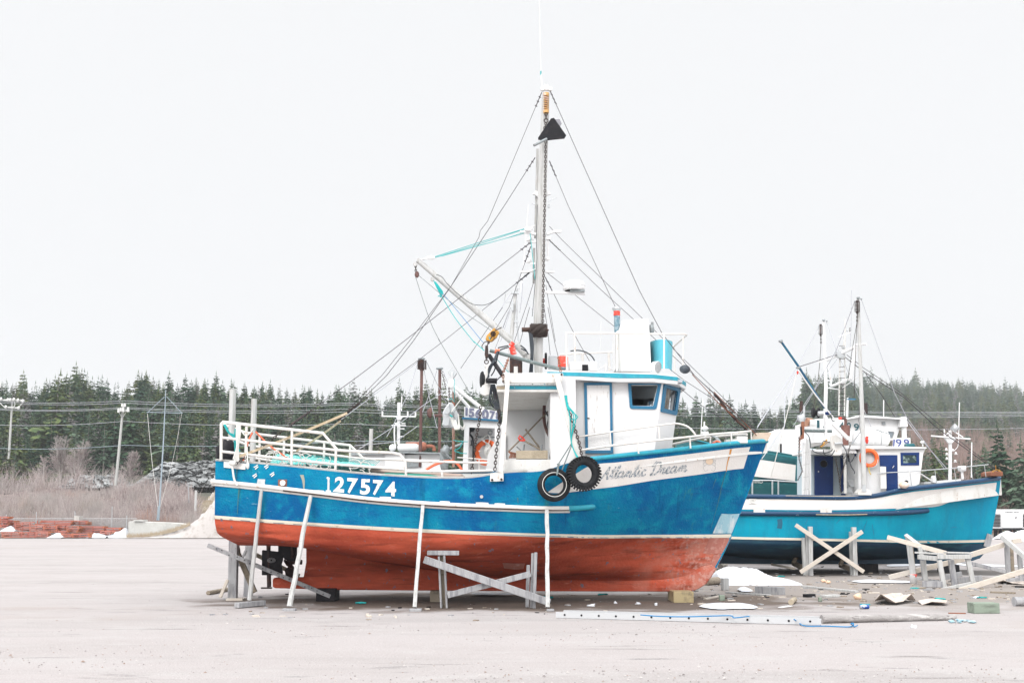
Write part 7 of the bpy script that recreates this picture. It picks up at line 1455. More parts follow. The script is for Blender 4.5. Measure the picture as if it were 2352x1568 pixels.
mb = MB(); mb.tube([A2(770, 1260, 30.5), A2(900, 1370, 30.5)], .05, 8); mb.ball(A2(810, 1260, 30.8), (.3, .2, .28), 10, 8, jit=.6); mb.tube([A2(830, 1240, 31), A2(1000, 1170, 31)], .07, 8); mb.ball(A2(800, 1350, 31), (.3, .3, .8), 10, 8, jit=.5); mb.build('deck_machinery', 'gsteel', bt4)
mb = MB(); mb.tube([A2(940, 1330, 29.6), A2(1290, 1358, 29.6)], .035, 6); mb.tube([A2(1190, 1358, 29.6), A2(1190, 1480, 29.6)], .035, 6); mb.build('side_rail', 'rail', bt4)
# mast cluster seen left of the tall mast
mb = MB(); mb.tube([A3(820, 1100, 31.5), A8(1390, 1250, 31.6), A8(1415, 985, 31.7)], [.13, .12, .10], 12); mb.build('wood_mast', 'wood_w', bt4)
mb = MB(); mb.box(A8(1405, 1010, 31.6), (.5, .2, .15)); mb.tube([A8(1460, 960, 31.6), A8(1435, 955, 31.6), A8(1435, 1000, 31.6)], .03, 6); mb.tube([A8(1415, 990, 31.6), A8(1415, 930, 31.6)], .03, 6); mb.tube([A8(1300, 1010, 31.6), A8(1282, 1125, 31.6), A8(1360, 1115, 31.6)], .02, 5)
mb.tube([A8(1425, 1095, 31.5), A8(1428, 1330, 31.5), A8(1445, 1568, 31.5)], .045, 6); mb.box(A8(1420, 1340, 31.5), (.25, .12, .12)); mb.box(A8(1375, 1160, 31.5), (.14, .12, .6)); mb.tube([A8(1415, 1400, 31.5), A8(1450, 1400, 31.5)], .03, 6); mb.build('mast_gear', 'galv', bt4)
for pts in ([A8(1480, 1045, 31.6), A8(1605, 1200, 30)], [A8(1350, 1030, 31.6), A8(1150, 1335, 31)], [A8(1495, 900, 31.6), A8(1480, 1100, 31.6), A8(1460, 1240, 31.6)], [A8(1330, 1220, 31.6), A8(1210, 1568, 31.3)], [A8(1350, 1220, 31.6), A8(1240, 1568, 31.3)]): wire(pts, .011, 'wirel', 'rigging_wire', bt4)
mb = MB(); mb.tube([A8(1560, 0, 31), A8(1510, 620, 31), A8(1470, 1000, 31)], .022, 5); mb.build('tall_aerial', 'white', bt4)
# ================================================================ green boat, bow to the left
Y5 = 46.0
bt5 = thing('fishing_boat', 'dark green and white boat with its bow pointing left behind the blue bow', 'fishing boat', (10, Y5, 0))
xs5 = [X(2075, Y5), X(2020, Y5), X(1950, Y5), X(1860, Y5), X(1757, Y5), X(1660, Y5), X(1580, Y5)]
zz5 = [W(1900, y, Y5 - 2).z for y in (1085, 1080, 1070, 1058, 1038, 1022, 1004)]
plain_hull('dteal', Y5, xs5, zz5, 1.6, .3, 2.1, 'dteal', 'bottom2', bt5, bowleft=True)
mb = MB(); mb.slab([B2(x, y, 43.75) for x, y in [(140, 405), (225, 405), (555, 455), (560, 582), (170, 540)]], (0, .05, 0)); mb.build('white_band', 'panel', bt5)
mb = MB(); mb.slab([B2(x, y, 43.65) for x, y in [(245, 338), (555, 385), (555, 405), (245, 355)]], (0, .12, 0)); mb.build('bulwark_cap', mat('dark_green_trim', (.010, .15, .17), .5), bt5)
mb = MB(); mb.slab([B8(x, y, 44.6) for x, y in [(180, 760), (385, 710), (690, 775), (700, 900), (160, 900)]], (0, .5, 0)); mb.build('bow_bulwark', 'dteal', bt5)
mb = MB(); mb.slab([B8(x, y, 44.5) for x, y in [(378, 706), (395, 700), (692, 768), (690, 785)]], (0, .1, 0)); mb.build('bow_cap', 'trim', bt5)
mb = MB(); mb.slab([B2(x, y, 44.6) for x, y in [(285, 250), (345, 160), (540, 158), (620, 190), (620, 420), (275, 400)]], (0, 2.2, 0)); mb.build('forecastle', 'white', bt5)
mb = MB(); mb.slab([B2(x, y, 44.55) for x, y in [(375, 275), (388, 275), (388, 345), (375, 345)]], (0, .03, 0)); mb.build('slit_window', 'black', bt5)
mb = MB(); mb.beam(B2(265, 345, 44.3), B2(330, 160, 44.4), .06, .06); mb.beam(B2(300, 345, 44.3), B2(370, 155, 44.4), .06, .06)
for k in range(7): t = k / 6.5 + .03; mb.beam(B2(265 + 65 * t, 345 - 185 * t, 44.3), B2(300 + 70 * t, 345 - 190 * t, 44.3), .05, .05)
mb.build('ladder', 'white', bt5)
mb = MB(); mb.tube([B2(130, 572, 42.5), B2(300, 572, 42.5), B2(560, 588, 42.5)], .06, 8)
for x in (150, 312, 360): mb.tube([B2(x, 575, 42.5), B2(x, 690, 42.5)], .07, 8)
mb.build('green_boat_rail', 'galv', bt5)
mb = MB(); mb.slab([B2(x, y, 42.8) for x, y in [(120, 585), (560, 598), (560, 700), (120, 700)]], (0, .08, 0)); mb.build('sea_green_bulwark', mat('dark_green_bulwark', (.006, .09, .10), .5, layers=[((.02, .16, .16), 5, .55, .68, (1, 1, 1))]), bt5)
mb = MB(); mg = lambda a, b: B2(a, b, 42.76); strokes(mb, [[(150 + 12 * k, 590), (158 + 12 * k, 572), (163 + 12 * k, 590), (160 + 12 * k, 592)] for k in range(5)] + [[(212, 590), (228, 590), (232, 575), (216, 572)]], 4, mg); mb.build('painted_script', 'wrope', bt5)
mb = MB(); mb.chainlinks([B2(535, 215, 43), B2(530, 400, 43), B2(520, 560, 43)], .2, .03, 4); mb.build('green_boat_chain', 'rust', bt5); mb = MB(); mb.slab([B2(x, y, 43.2) for x, y in [(508, 420), (545, 420), (530, 580), (500, 578)]], (0, .1, 0)); mb.build('teal_cover', 'dteal', bt5)
# mast bits and lantern at its bow
mb = MB(); mb.slab([B8(x, y, 45) for x, y in [(558, 590), (655, 590), (660, 625), (555, 625)]], (0, .3, 0)); mb.ball(B8(602, 545, 45), (.38, .3, .30), 4, 2); mb.tube([B8(590, 500, 45), B8(595, 440, 45)], .07, 6); mb.tube([B8(605, 625, 45), B8(610, 725, 45)], .1, 6); mb.tube([B8(540, 640, 45.3), B8(570, 100, 45.5)], .035, 5); mb.build('bow_mast', 'white', bt5)
mb = MB(); mb.tube(smooth_path([B8(0, 495, 28), B8(150, 480, 27.5), B8(300, 495, 27), B8(400, 560, 26.6), B8(465, 650, 26.4)], 5), .03, 8); mb.build('far_side_pulpit', 'rail', boat)
# ================================================================ white wheelhouse boat behind
Y6 = 52.0
bt6 = thing('fishing_boat', 'white boat behind the teal one, its tall wheelhouse marked with dark numerals', 'fishing boat', (16, Y6, 0))
plain_hull('dteal', Y6, [X(1850, Y6), X(1920, Y6), X(2000, Y6), X(2050, Y6), X(2085, Y6), X(2100, Y6)], [W(1900, 1092, Y6 - 2).z] * 4 + [W(1900, 1090, Y6 - 2).z, W(1900, 1088, Y6 - 2).z], 1.8, .3, 2.0, 'dteal', 'bottom2', bt6)
mb = MB(); mb.slab([B3(x, y, 50) for x, y in [(460, 640), (460, 400), (970, 380), (1170, 345), (1790, 395), (1850, 420), (1760, 530), (1700, 720), (460, 760)]], (0, 3.6, 0)); mb.build('wheelhouse', 'white', bt6)
mb = MB(); mb.slab([B3(x, y, 49.7) for x, y in [(960, 385), (1150, 338), (1800, 388), (1800, 408), (1150, 372), (960, 405)]], (0, 4, 0)); mb.build('wheelhouse_roof', 'white', bt6)
mb = MB(); mb.slab([B3(x, y, 49.6) for x, y in [(1780, 370), (1860, 360), (1880, 515), (1765, 520)]], (0, .6, 0)); mb.tube([B3(1820, 510, 49.8), B3(1825, 700, 49.8)], .25, 8); mb.build('front_pod', 'white', bt6)
mb = MB(); mb.box(B3(1508, 468, 49.95), (.3, .15, .28)); mb.build('wall_lamp', 'gsteel', bt6)
window([B3(x, y, 50) for x, y in [(1560, 590), (1660, 595), (1668, 620), (1640, 690), (1560, 690)]], [B3(x, y, 50) for x, y in [(1566, 600), (1652, 603), (1656, 622), (1632, 682), (1566, 682)]], (0, -1, 0), bt6, 'gsteel', 'glass', ins=.008)
mb = MB(); m6 = lambda a, b: B3(a, b, 49.9)
for ch, x0, x1, y0, y1 in (('1', 488, 528, 420, 538), ('5', 582, 640, 425, 540), ('4', 830, 900, 445, 565), ('9', 945, 1010, 455, 575), ('9', 1052, 1135, 470, 585)): put_text(mb, ch, [(x0, y1), (x1, y1 + 2), (x1, y0 + 2), (x0, y0)], m6, .02)
mb.build('painted_numerals', 'tealnum', bt6)
mb = MB(); mb.cyl(B3(310, 450, 48), B3(400, 450, 48.2), .42, 18, r2=.36); mb.build('brown_reel', mat('tan_brown_reel', (.42, .22, .14), .7, layers=[((.2, .1, .07), 5, .5, .7, (1, 1, 1))]), bt6); mb = MB(); mb.cyl(B3(385, 460, 47.8), B3(465, 465, 47.8), .30, 16); mb.build('white_reel', 'white', bt6)
mb = MB(); mb.tube([B3(245, 300, 47), B3(250, 130, 47)], .16, 8); mb.build('dark_post', 'steel', bt6); mb = MB(); mb.tube([B3(282, 480, 47), B3(290, 200, 47)], .12, 8); mb.ball(B3(260, 390, 47), (.4, .2, .4), 8, 6, jit=.9); mb.build('galvanised_gear', 'galv', bt6)
mb = MB(); mb.tube([B3(950, 370, 48), B3(960, 80, 48)], .10, 8); mb.build('white_stack', 'white', bt6); mb = MB(); mb.slab([B3(x, y, 47.5) for x, y in [(975, 85), (1085, 90), (1085, 105), (975, 98)]], (0, .3, 0)); mb.build('blue_lamp_bar', 'frame', bt6)
mb = MB(); mb.tube([B3(1235, 320, 49), B3(1230, 160, 49)], .2, 8); mb.build('dark_mast_stub', 'steel', bt6); mb = MB(); mb.tube([B3(1510, 365, 49.5), B3(1510, 110, 49.5)], .045, 6); mb.build('whip_aerial', 'white', bt6)

MB.K = 1.0
# ================================================================ props under the boats
def plank(fn, a, b, wpx, Y, t=.05, name='plank', m='gray_wood', label=None, cat='plank', group=None, parent=None, Y2_=None):
    """flat board drawn between two picture points, wpx wide in the zoomed view"""
    Yb = Y if Y2_ is None else Y2_; p, q = fn(a[0], a[1], Y), fn(b[0], b[1], Yb); mb = MB(); mb.beam(p, q, wpx * fn.o[2] * (Y + Yb) / 2 / F, t)
    o = mb.build(name, m, parent, label, None if parent else cat, group); bevel(o, .006, 1); return o
# shores leaning on the rubbing strake
def shore(top, foot, w0, w1, label, m='wood_w', pad=None, n=7):
    t = thing('timber_shore', label, 'timber prop', foot, 'timber props along the near side of the blue boat'); mb = MB(); a, b = Vector(top), Vector(foot) + Vector((0, 0, .04)); rn = random.Random(int(w0 * 1000)); pts = []; rs = []
    for i in range(9): k = i / 8; q = b.lerp(a, k); pts.append(q + Vector((rn.uniform(-.008, .008), 0, 0))); rs.append((w1 + (w0 - w1) * k) * rn.uniform(.93, 1.06))
    mb.tube(pts, rs, n, smooth=False); mb.build('post', m, t)
    if pad: mb = MB(); mb.beam(pad[0], pad[1], pad[2], pad[3], up=(0, 0, 1)); bevel(mb.build('foot_board', 'gray_wood', t), .01)
    return t
G1 = lambda x, y: C1(x, y)
f = Vector((C1(685, 1055, 23.1).x, 23.1, .10))
shore(A6(576, 292, 22.78), f, .035, .045, 'thin peeling log prop nearest the stern, standing on a long board', 'wood_w', (Vector((C1(525, 1110, 22.95).x, 22.75, .06)), Vector((C1(880, 1060, 23.3).x, 23.45, .06)), .12, .10))
p = C1(1455, 1180); p = Vector((p.x, 22.2, .04)); shore(A6(1078, 352, 22.72), p, .040, .052, 'thick pale log prop second from the stern with bark shreds', 'wood_w', (p + Vector((-.12, 0, -.02)), p + Vector((.12, 0, -.02)), .16, .05))
p = C2(318, 1270); shore(C2(346, 118, 22.70), Vector((p.x, 22.15, .03)), .045, .052, 'square grey plank prop left of the crossed trestle', 'wood_w', (Vector((p.x - .10, 22.12, .02)), Vector((p.x + .13, 22.12, .02)), .18, .05), 4)
p = C2(1770, 1300); shore(C2(1773, 172, 22.72), Vector((p.x, 22.12, .03)), .050, .054, 'square white plank prop right of the crossed trestle', 'wood_w', (Vector((p.x - .02, 22.10, .02)), Vector((p.x + .12, 22.10, .02)), .16, .04), 4)
# stern trestle
st_ = thing('trestle', 'heavy grey timber trestle under the stern beside the rudder', 'trestle', (C1(430, 1020, 25.2).x, 25.2, 0))
def post(fn, x0, y0, x1, y1, wz, Y, parent, d=.16, m='gray_wood', nm='post'):
    a = fn(x0, y0, Y); b = fn(x1, y1, Y); b.z = max(.0, b.z) if b.z > .25 else 0.0; mb = MB(); mb.beam(a, b, wz * fn.o[2] * Y / F, d); return bevel(mb.build(nm, m, parent), .008, 1)
post(C1, 447, 95, 430, 1020, 126, 25.25, st_, .18); post(C1, 700, 90, 665, 975, 120, 26.4, st_, .18)
plank(C1, (455, 130), (500, 350), 85, 25.5, .1, 'strut', 'old_wood', parent=st_); plank(C1, (490, 330), (765, 965), 75, 25.55, .1, 'strut', 'old_wood', parent=st_); plank(C1, (235, 1040), (350, 770), 45, 25.0, .06, 'strut', 'pale_wood', parent=st_); plank(C1, (515, 560), (630, 320), 35, 26.0, .05, 'strut', 'gray_wood', parent=st_)
mb = MB(); mb.box((C1(470, 1030, 25.1).x, 25.15, .02), (.35, .32, .04)); mb.build('base_plate', 'pale_wood', st_)
plank(C1, (45, 240), (1925, 1025), 62, 24.72, .045, 'nailed_board', 'gray_wood', 'long grey board with bolt holes slanting in front of the rudder down to the ground', 'plank')
bb = MB()
for k in range(17):
    t = .07 + k * .055; t += .01 * math.sin(k * 5); q = C1(45, 240, 24.69).lerp(C1(1925, 1025, 24.69), t) + Vector((0, 0, .02 * math.sin(k * 2.3))); bb.cyl(q, q + Vector((0, -.012, 0)), .012, 6)
tag(bb.build('bolt_heads', 'black'), 'row of dark bolt heads on the long slanting board', 'bolts', kind='stuff')
plank(C1, (780, 385), (1450, 715), 60, 26.7, .06, 'back_board', 'old_wood', 'dark board crossing behind the rudder and propeller', 'plank')
def block(fn, x0, y0, x1, y1, Y, d, name, m, label, cat='timber block', rz=0, **k):
    a, b = fn(x0, y0, Y), fn(x1, y1, Y); mb = MB(); z0 = max(0, b.z) if b.z > .2 else 0; h = a.z - z0 if a.z - z0 > .02 else .03
    mb.box(((a.x + b.x) / 2, Y + d / 2, z0 + h / 2), (abs(b.x - a.x), d, h), rotM(0, 0, rz)); o = mb.build(name, m, None, label, cat, **k); return bevel(o, .008, 1)
block(C1, 1705, 905, 2000, 1060, 24.7, .6, 'keel_block', 'black', 'dark block under the aft end of the keel', group='blocks under the keel of the blue boat')
block(C2, 430, 1098, 545, 1195, 24.5, .7, 'keel_block', 'old_wood', 'brown keel block behind the upright of the crossed trestle', group='blocks under the keel of the blue boat')
block(B7, 627, 222, 727, 266, 24.3, .9, 'keel_block', 'yellow', 'yellowish timber keel block under the bow end of the keel', group='blocks under the keel of the blue boat').data.materials[0] = mat('tan_timber_block', (.40, .32, .18), .85, layers=[((.2, .16, .1), 5, .5, .65, (1, 1, 1))])
# crossed trestle amidships
tr = thing('trestle', 'weathered timber trestle with crossed braces between two plank props', 'trestle', (C2(1100, 1260, 22.85).x, 22.85, 0))
post(C2, 562, 690, 585, 1262, 60, 22.95, tr, .05, 'old_wood'); post(C2, 532, 700, 560, 1260, 22, 22.85, tr, .12); post(C2, 595, 690, 625, 1255, 22, 22.85, tr, .12)
post(C2, 1610, 665, 1590, 1250, 30, 22.9, tr, .10); post(C2, 1645, 655, 1625, 1268, 36, 22.8, tr, .12); post(C2, 1560, 800, 1545, 1262, 40, 23.1, tr, .10)
plank(C2, (400, 660), (765, 662), 50, 22.9, .16, 'cap_board', 'gray_wood', parent=tr)
plank(C2, (362, 735), (1810, 1232), 82, 22.62, .05, 'long_brace', 'gray_wood', parent=tr); plank(C2, (632, 1148), (1585, 902), 66, 22.75, .05, 'cross_brace', 'gray_wood', parent=tr)
# cradle of the teal boat
cr = thing('trestle', 'trestle with two new boards nailed in a big X against the teal hull', 'trestle', (B2(780, 1310, 36.6).x, 36.6, 0))
for a in ((618, 945, 622, 1320, 32, 36.22), (560, 1035, 575, 1300, 26, 36.4), (590, 1000, 600, 1310, 26, 36.4), (970, 950, 982, 1315, 34, 36.22), (945, 985, 955, 1300, 22, 36.4)): post(B2, *a[:5], a[5], cr, .15, 'wood_w')
for a in ((600, 1010, 480, 1240, 28, 37.6), (945, 1060, 860, 1260, 28, 37.6)): plank(B2, a[:2], a[2:4], a[4], a[5], .08, 'strut', 'old_wood', parent=cr)
plank(B2, (500, 932), (1053, 1312), 32, 36.05, .04, 'new_board', 'pale_wood', parent=cr); plank(B2, (1042, 985), (538, 1316), 32, 35.98, .04, 'new_board', 'pale_wood', parent=cr)
for a, b, Y, lb in (((480, 1240), (600, 1300), 38.0, 'ground sill left of the X trestle'), ((860, 1255), (975, 1300), 38.0, 'ground sill right of the X trestle')):
    plank(B2, a, b, 24, Y, .15, 'ground_sill', 'old_wood', lb, 'timber', Y2_=36.9)
block(B2, 1055, 1248, 1172, 1278, 38.3, .6, 'keel_block', 'black', 'black block under the keel of the teal boat', group='blocks under the keel of the teal boat'); block(B2, 1700, 1255, 1830, 1295, 38.0, .6, 'keel_block', 'black', 'black tyre-like block below the teal bow behind the small trestle', group='blocks under the keel of the teal boat')
plank(B2, (310, 1252), (490, 1285), 18, 38.2, .1, 'loose_board', 'pale_wood', 'pale board on the dark ground left of the X trestle', Y2_=37.2)
# jumble of small trestles on the right
hs = thing('sawhorse', 'tall grey sawhorse with its rail slanting away, left of the low trestle', 'sawhorse', (C3(450, 1070, 32.5).x, 32.5, 0), 'sawhorses by the teal bow')
post(C3, 355, 420, 452, 1065, 85, 32.4, hs, .09, 'wood_w'); plank(C3, (318, 400), (660, 660), 62, 32.3, .10, 'rail', 'wood_w', parent=hs, Y2_=31.4); post(C3, 400, 420, 470, 1060, 30, 32.6, hs, .12, 'old_wood'); plank(C3, (550, 590), (600, 790), 60, 31.4, .08, 'leg', 'wood_w', parent=hs)
lt = thing('trestle', 'low grey trestle table with five splayed legs in front of the teal bow', 'trestle', (C3(1050, 1250, 30.4).x, 30.4, 0), None)
plank(C3, (525, 765), (855, 795), 80, 30.6, .05, 'rail', 'wood_w', parent=lt, Y2_=30.0); plank(C3, (860, 765), (1438, 762), 76, 29.9, .05, 'rail', 'wood_w', parent=lt, Y2_=30.2)
plank(C3, (515, 692), (925, 716), 30, 30.8, .3, 'top_board', 'wood_w', parent=lt, Y2_=30.3); plank(C3, (1000, 690), (1430, 700), 26, 30.4, .3, 'top_board', 'wood_w', parent=lt)
for a in ((618, 825, 660, 1175, 70, 30.9, 'wood_w'), (575, 820, 620, 1170, 24, 31.0, 'gray_wood'), (892, 822, 975, 1285, 78, 29.9, 'wood_w'), (1090, 812, 1158, 1258, 92, 30.25, 'gray_wood'), (1382, 805, 1472, 1215, 80, 30.25, 'wood_w')): plank(C3, a[:2], a[2:4], a[4], a[5], .08, 'leg', a[6], parent=lt)
rh = thing('sawhorse', 'grey sawhorse cut by the right picture edge', 'sawhorse', (C3(2100, 1040, 33).x, 33, 0), 'sawhorses by the teal bow')
plank(C3, (1975, 425), (2420, 815), 70, 33, .12, 'rail', 'wood_w', parent=rh, Y2_=31); post(C3, 2050, 500, 2075, 1045, 70, 33, rh, .12, 'gray_wood', 'leg'); post(C3, 2120, 560, 2145, 1020, 60, 33.4, rh, .12, 'old_wood', 'leg'); post(C3, 2270, 720, 2300, 1120, 70, 32, rh, .1, 'gray_wood', 'leg')
for a, b, wz, Y, Yb, m_, lb in (((0, 430), (1010, 705), 78, 32.2, 31.0, 'pale_wood', 'new board resting on the tall sawhorse and sloping down right'), ((35, 1115), (1320, 800), 82, 33.0, 31.5, 'pale_wood', 'new board on the ground sloping up behind the low trestle'), ((1425, 735), (2000, 560), 84, 31.0, 32.8, 'pale_wood', 'new board rising right from the low trestle to the cut sawhorse'),
                        ((2150, 500), (2300, 480), 80, 33.4, 33.6, 'pale_wood', 'board end sticking out beyond the cut sawhorse'), ((1235, 1345), (2420, 985), 88, 29.4, 30.2, 'pale_wood', 'long new board lying nearest the camera below the low trestle'), ((1240, 830), (2030, 1020), 62, 32.2, 32.0, 'gray_wood', 'grey board sloping down right with two knots at its end'),
                        ((915, 1335), (1440, 1225), 62, 29.6, 29.9, 'wood_w', 'whitish board tucked under the long new board'), ((600, 1232), (945, 1240), 100, 29.8, 29.8, 'gray_wood', 'short grey board standing on edge at the left foot of the low trestle'), ((985, 1115), (1275, 1060), 85, 30.9, 31.2, 'gray_wood', 'grey offcut behind the low trestle legs'),
                        ((1200, 1175), (1625, 1130), 92, 30.5, 30.7, 'gray_wood', 'grey offcut with orange sawn end between the trestle legs'), ((510, 1140), (900, 1190), 45, 31.2, 30.6, 'gray_wood', 'low grey board beside the paint can'), ((2040, 1165), (2349, 1150), 60, 31.4, 31.4, 'gray_wood', 'grey board on the ground at the right edge')):
    plank(C3, a, b, wz, Y, .05, 'loose_board', m_, lb, 'plank', 'loose boards around the low trestle', Y2_=Yb)
pc_ = thing('paint_can', 'white paint can with red drips beside the tall sawhorse leg', 'paint can', (C3(450, 1185, 31.5).x, 31.5, 0))
mb = MB(); a, b = C3(450, 1182, 31.5), C3(450, 1078, 31.5); a.z = 0; mb.lathe(a, (0, 0, 1), [(0, 0), (0, .09), (b.z, .09), (b.z + .01, .095), (b.z + .02, .09), (b.z + .012, .0)], 18); mb.build('can', 'white', pc_); mb = MB(); mb.lathe(b, (0, 0, 1), [(-.002, .096), (.024, .096)], 18); mb.box(b + Vector((.03, -.09, -.02)), (.03, .01, .06)); mb.build('red_rim', 'redtape', pc_)
block(C3, 552, 1328, 682, 1388, 29.3, .3, 'timber_offcut', 'old_wood', 'dark offcut below the left foot of the low trestle'); block(C3, 622, 1290, 718, 1325, 29.8, .2, 'timber_offcut', 'gray_wood', 'small grey offcut just above the dark one'); block(C3, 1450, 1335, 1545, 1392, 29.0, .25, 'timber_offcut', 'gray_wood', 'grey offcut carrying the end of the long new board'); block(C3, 1620, 1360, 1662, 1392, 29.0, .1, 'timber_offcut', 'old_wood', 'tiny brown offcut right of the grey one')
# ---------------------------------------------------------------- ground clutter
def mound(name, fn, prof, ybase, label, depth=1.0, seed=1, m='snow', cat='snow', Ybase=None):
    """heap whose crest follows prof [(x, ytop)] with its front foot at ybase"""
    mb = MB(); P = catmull(prof, 6); n = len(P); k = 10; vs = []
    for j in range(k + 1):
        for i, (x, y) in enumerate(P):
            g = fn(x, ybase) if Ybase is None else fn(x, ybase, Ybase)
            Yf = g.y + .0; c = fn(x, y, Yf + depth * .5); h = max(0, c.z - g.z); s = j / k; e = math.sin(math.pi * s) ** .8
            vs.append(Vector((c.x + .04 * noise.noise(Vector((i * .4, j, seed))), Yf + depth * s * (.3 + .7 * min(1, h * 3 + .2)), g.z - .03 + (h + .03) * e * (1 + .12 * noise.noise(Vector((i * .35, j * .5, seed)))))))
    mb.add(vs, [(j * n + i, j * n + i + 1, (j + 1) * n + i + 1, (j + 1) * n + i) for j in range(k) for i in range(n - 1)], True); return mb.build(name, m, None, label, cat)
mound('snow_heap', C4, [(140, 358), (170, 270), (230, 200), (340, 155), (470, 165), (570, 168), (650, 188), (730, 228), (800, 258), (900, 272), (980, 290), (1045, 320), (1060, 355)], 368, 'big dirty snow heap behind the blue bow', 3.2, 2)
def flat(name, fn, poly, label, m, cat, z=.012, thick=.0, seed=0):
    mb = MB(); P = [fn(x + 5 * noise.noise(Vector((x * .05, y * .2, i))), y + 3.0 * noise.noise(Vector((x * .07, i * .7, 4)))) for i, (x, y) in enumerate(catmull(list(poly) + [poly[0]], 6)[:-1])]; c = sum(P, Vector()) / len(P); n = len(P); thick *= .5; hi = [c.lerp(p, .72) + Vector((0, 0, z + thick)) for p in P]
    mb.add([p + Vector((0, 0, z)) for p in P] + hi + [c + Vector((0, 0, z + thick * 1.1))], [(i, (i + 1) % n, n + (i + 1) % n, n + i) for i in range(n)] + [(n + i, n + (i + 1) % n, 2 * n) for i in range(n)], True); return mb.build(name, m, None, label, cat)
flat('snow_patch', C4, [(-10, 618), (60, 590), (200, 582), (330, 586), (460, 583), (560, 592), (640, 612), (665, 632), (600, 645), (400, 646), (240, 652), (100, 642)], 'thin flat snow patch in front of the bow', 'snow', 'snow', .02, .05)
flat('snow_patch', C4, [(1740, 325), (1900, 308), (2100, 312), (2400, 325), (2400, 345), (2100, 345), (1850, 342)], 'faint long snow streak in front of the X trestle', 'snow', 'snow', .02, .02)
flat('snow_patch', C2, [(880, 1155), (1000, 1140), (1250, 1148), (1450, 1155), (1420, 1165), (1150, 1168), (980, 1165)], 'thin snow streak in the shade under the blue keel', 'snow', 'snow', .05, .02)
flat('snow_patch', C4, [(430, 440), (470, 424), (520, 420), (570, 440), (610, 462), (500, 468)], 'little snow cap on the thin plank', 'snow', 'snow', .06, .06)
for i, (x, y, s) in enumerate([(225, 294, 22), (340, 280, 8), (453, 284, 12), (540, 289, 10), (622, 362, 14), (1810, 400, 14), (2115, 255, 22)]):
    c = B7(x, y); mb = MB(); mb.ball(c + Vector((0, 0, .01)), (s * .46 * c.y / F, .05, .035), 10, 6, jit=.9, seed=i); mb.build('snow_scrap', 'snow', None, ['small white scrap left of the paper row under the keel', 'tiny white scrap second in the row under the keel', 'white scrap third in the row under the keel', 'white scrap nearest the keel block', 'white crumpled scrap lying against the ladder', 'faint white scrap below the log', 'white plastic scrap above the green timber'][i], 'litter', 'white scraps on the ground')
# ladder, log and rope in the foreground
ld = thing('ladder', 'long aluminium extension ladder lying flat on the gravel', 'ladder', tuple(B7(700, 360)))
a0, a1 = B7(48, 352), B7(1355, 388); c0_, c1_ = B7(78, 327), B7(1348, 362)
a0.z = a1.z = c0_.z = c1_.z = 0; c0_.y = a0.y + .40; c1_.y = a1.y + .40
def rail_(a, b, nm):
    mb = MB(); d = (b - a).normalized(); n_ = Vector((-d.y, d.x, 0)); h = .095
    mb.beam(a + Vector((0, 0, .055)), b + Vector((0, 0, .055)), h, .012, up=n_); mb.beam(a + Vector((0, 0, .102)) + n_ * .015, b + Vector((0, 0, .102)) + n_ * .015, .008, .035, up=Vector((0, 0, 1)).cross(d)); mb.beam(a + Vector((0, 0, .008)) + n_ * .015, b + Vector((0, 0, .008)) + n_ * .015, .008, .035, up=Vector((0, 0, 1)).cross(d)); return mb.build(nm, 'alu', ld)
rail_(a0, a1, 'side_rail'); rail_(c0_, c1_, 'side_rail')
xs_ = [95, 183, 273, 361, 451, 541, 635, 727, 820, 914, 1010, 1107, 1205, 1304]; d_ = (a1 - a0).normalized(); n_ = Vector((-d_.y, d_.x, 0))
for x in xs_:
    p = a0.lerp(a1, (x - 48) / (1355 - 48)) + Vector((0, 0, .06)); mb = MB(); mb.cyl(p - n_ * .004, p + n_ * .40, .015, 10); mb.build('rung', 'alu', ld); mb = MB(); mb.cyl(p - n_ * .012, p - n_ * .002, .019, 8); mb.build('rung_end', 'black', ld)
mb = MB(); mb.tube(smooth_path([B7(465, 336, z=.12), B7(560, 343, z=.12), B7(700, 345, z=.12), B7(900, 340, z=.12), B7(925, 350, z=.12), B7(1000, 342, z=.12)], 5), .010, 5)
mb.tube(smooth_path([B7(1220, 358, z=.11), B7(1240, 372, z=.03), B7(1275, 390, z=.02), B7(1380, 391, z=.02), B7(1480, 395, z=.02), B7(1510, 390, z=.02), B7(1500, 380, z=.06), B7(1512, 378, z=.07), B7(1515, 394, z=.02), B7(1532, 388, z=.03)], 6), .010, 5)
tag(mb.build('rope', 'brope'), 'blue rope trailing over the aluminium ladder', 'rope')
a, b = B7(1357, 378), B7(2015, 362); mb = MB(); pts = [a.lerp(b, i / 12) + Vector((0, 0, .072 - .02 * i / 12 + .004 * math.sin(i * 1.7))) for i in range(13)]; mb.tube(pts, [.068 - .02 * i / 12 for i in range(13)], 14)
tag(mb.build('log', mat('weathered_log', (.34, .32, .31), .9, layers=[((.56, .54, .52), 4, .48, .62, (.35, 3, 3)), ((.16, .14, .14), 9, .56, .64, (.2, 3, 3), .9), ((.35, .2, .15), 3, .64, .7, (.3, 2, 2), .6)], bump=.8)), 'long weathered grey log lying beyond the end of the ladder', 'log')
mb = MB(); rn = random.Random(2)
for k in range(14): c = B7(2045 + rn.uniform(-55, 60), 372 + rn.uniform(-8, 6)); mb.ball(c + Vector((0, 0, .02)), (rn.uniform(.03, .08), .04, .015), 6, 4, jit=.9, seed=k)
tag(mb.build('torn_plastic', 'patch'), 'torn bluish plastic at the far end of the log', 'litter')
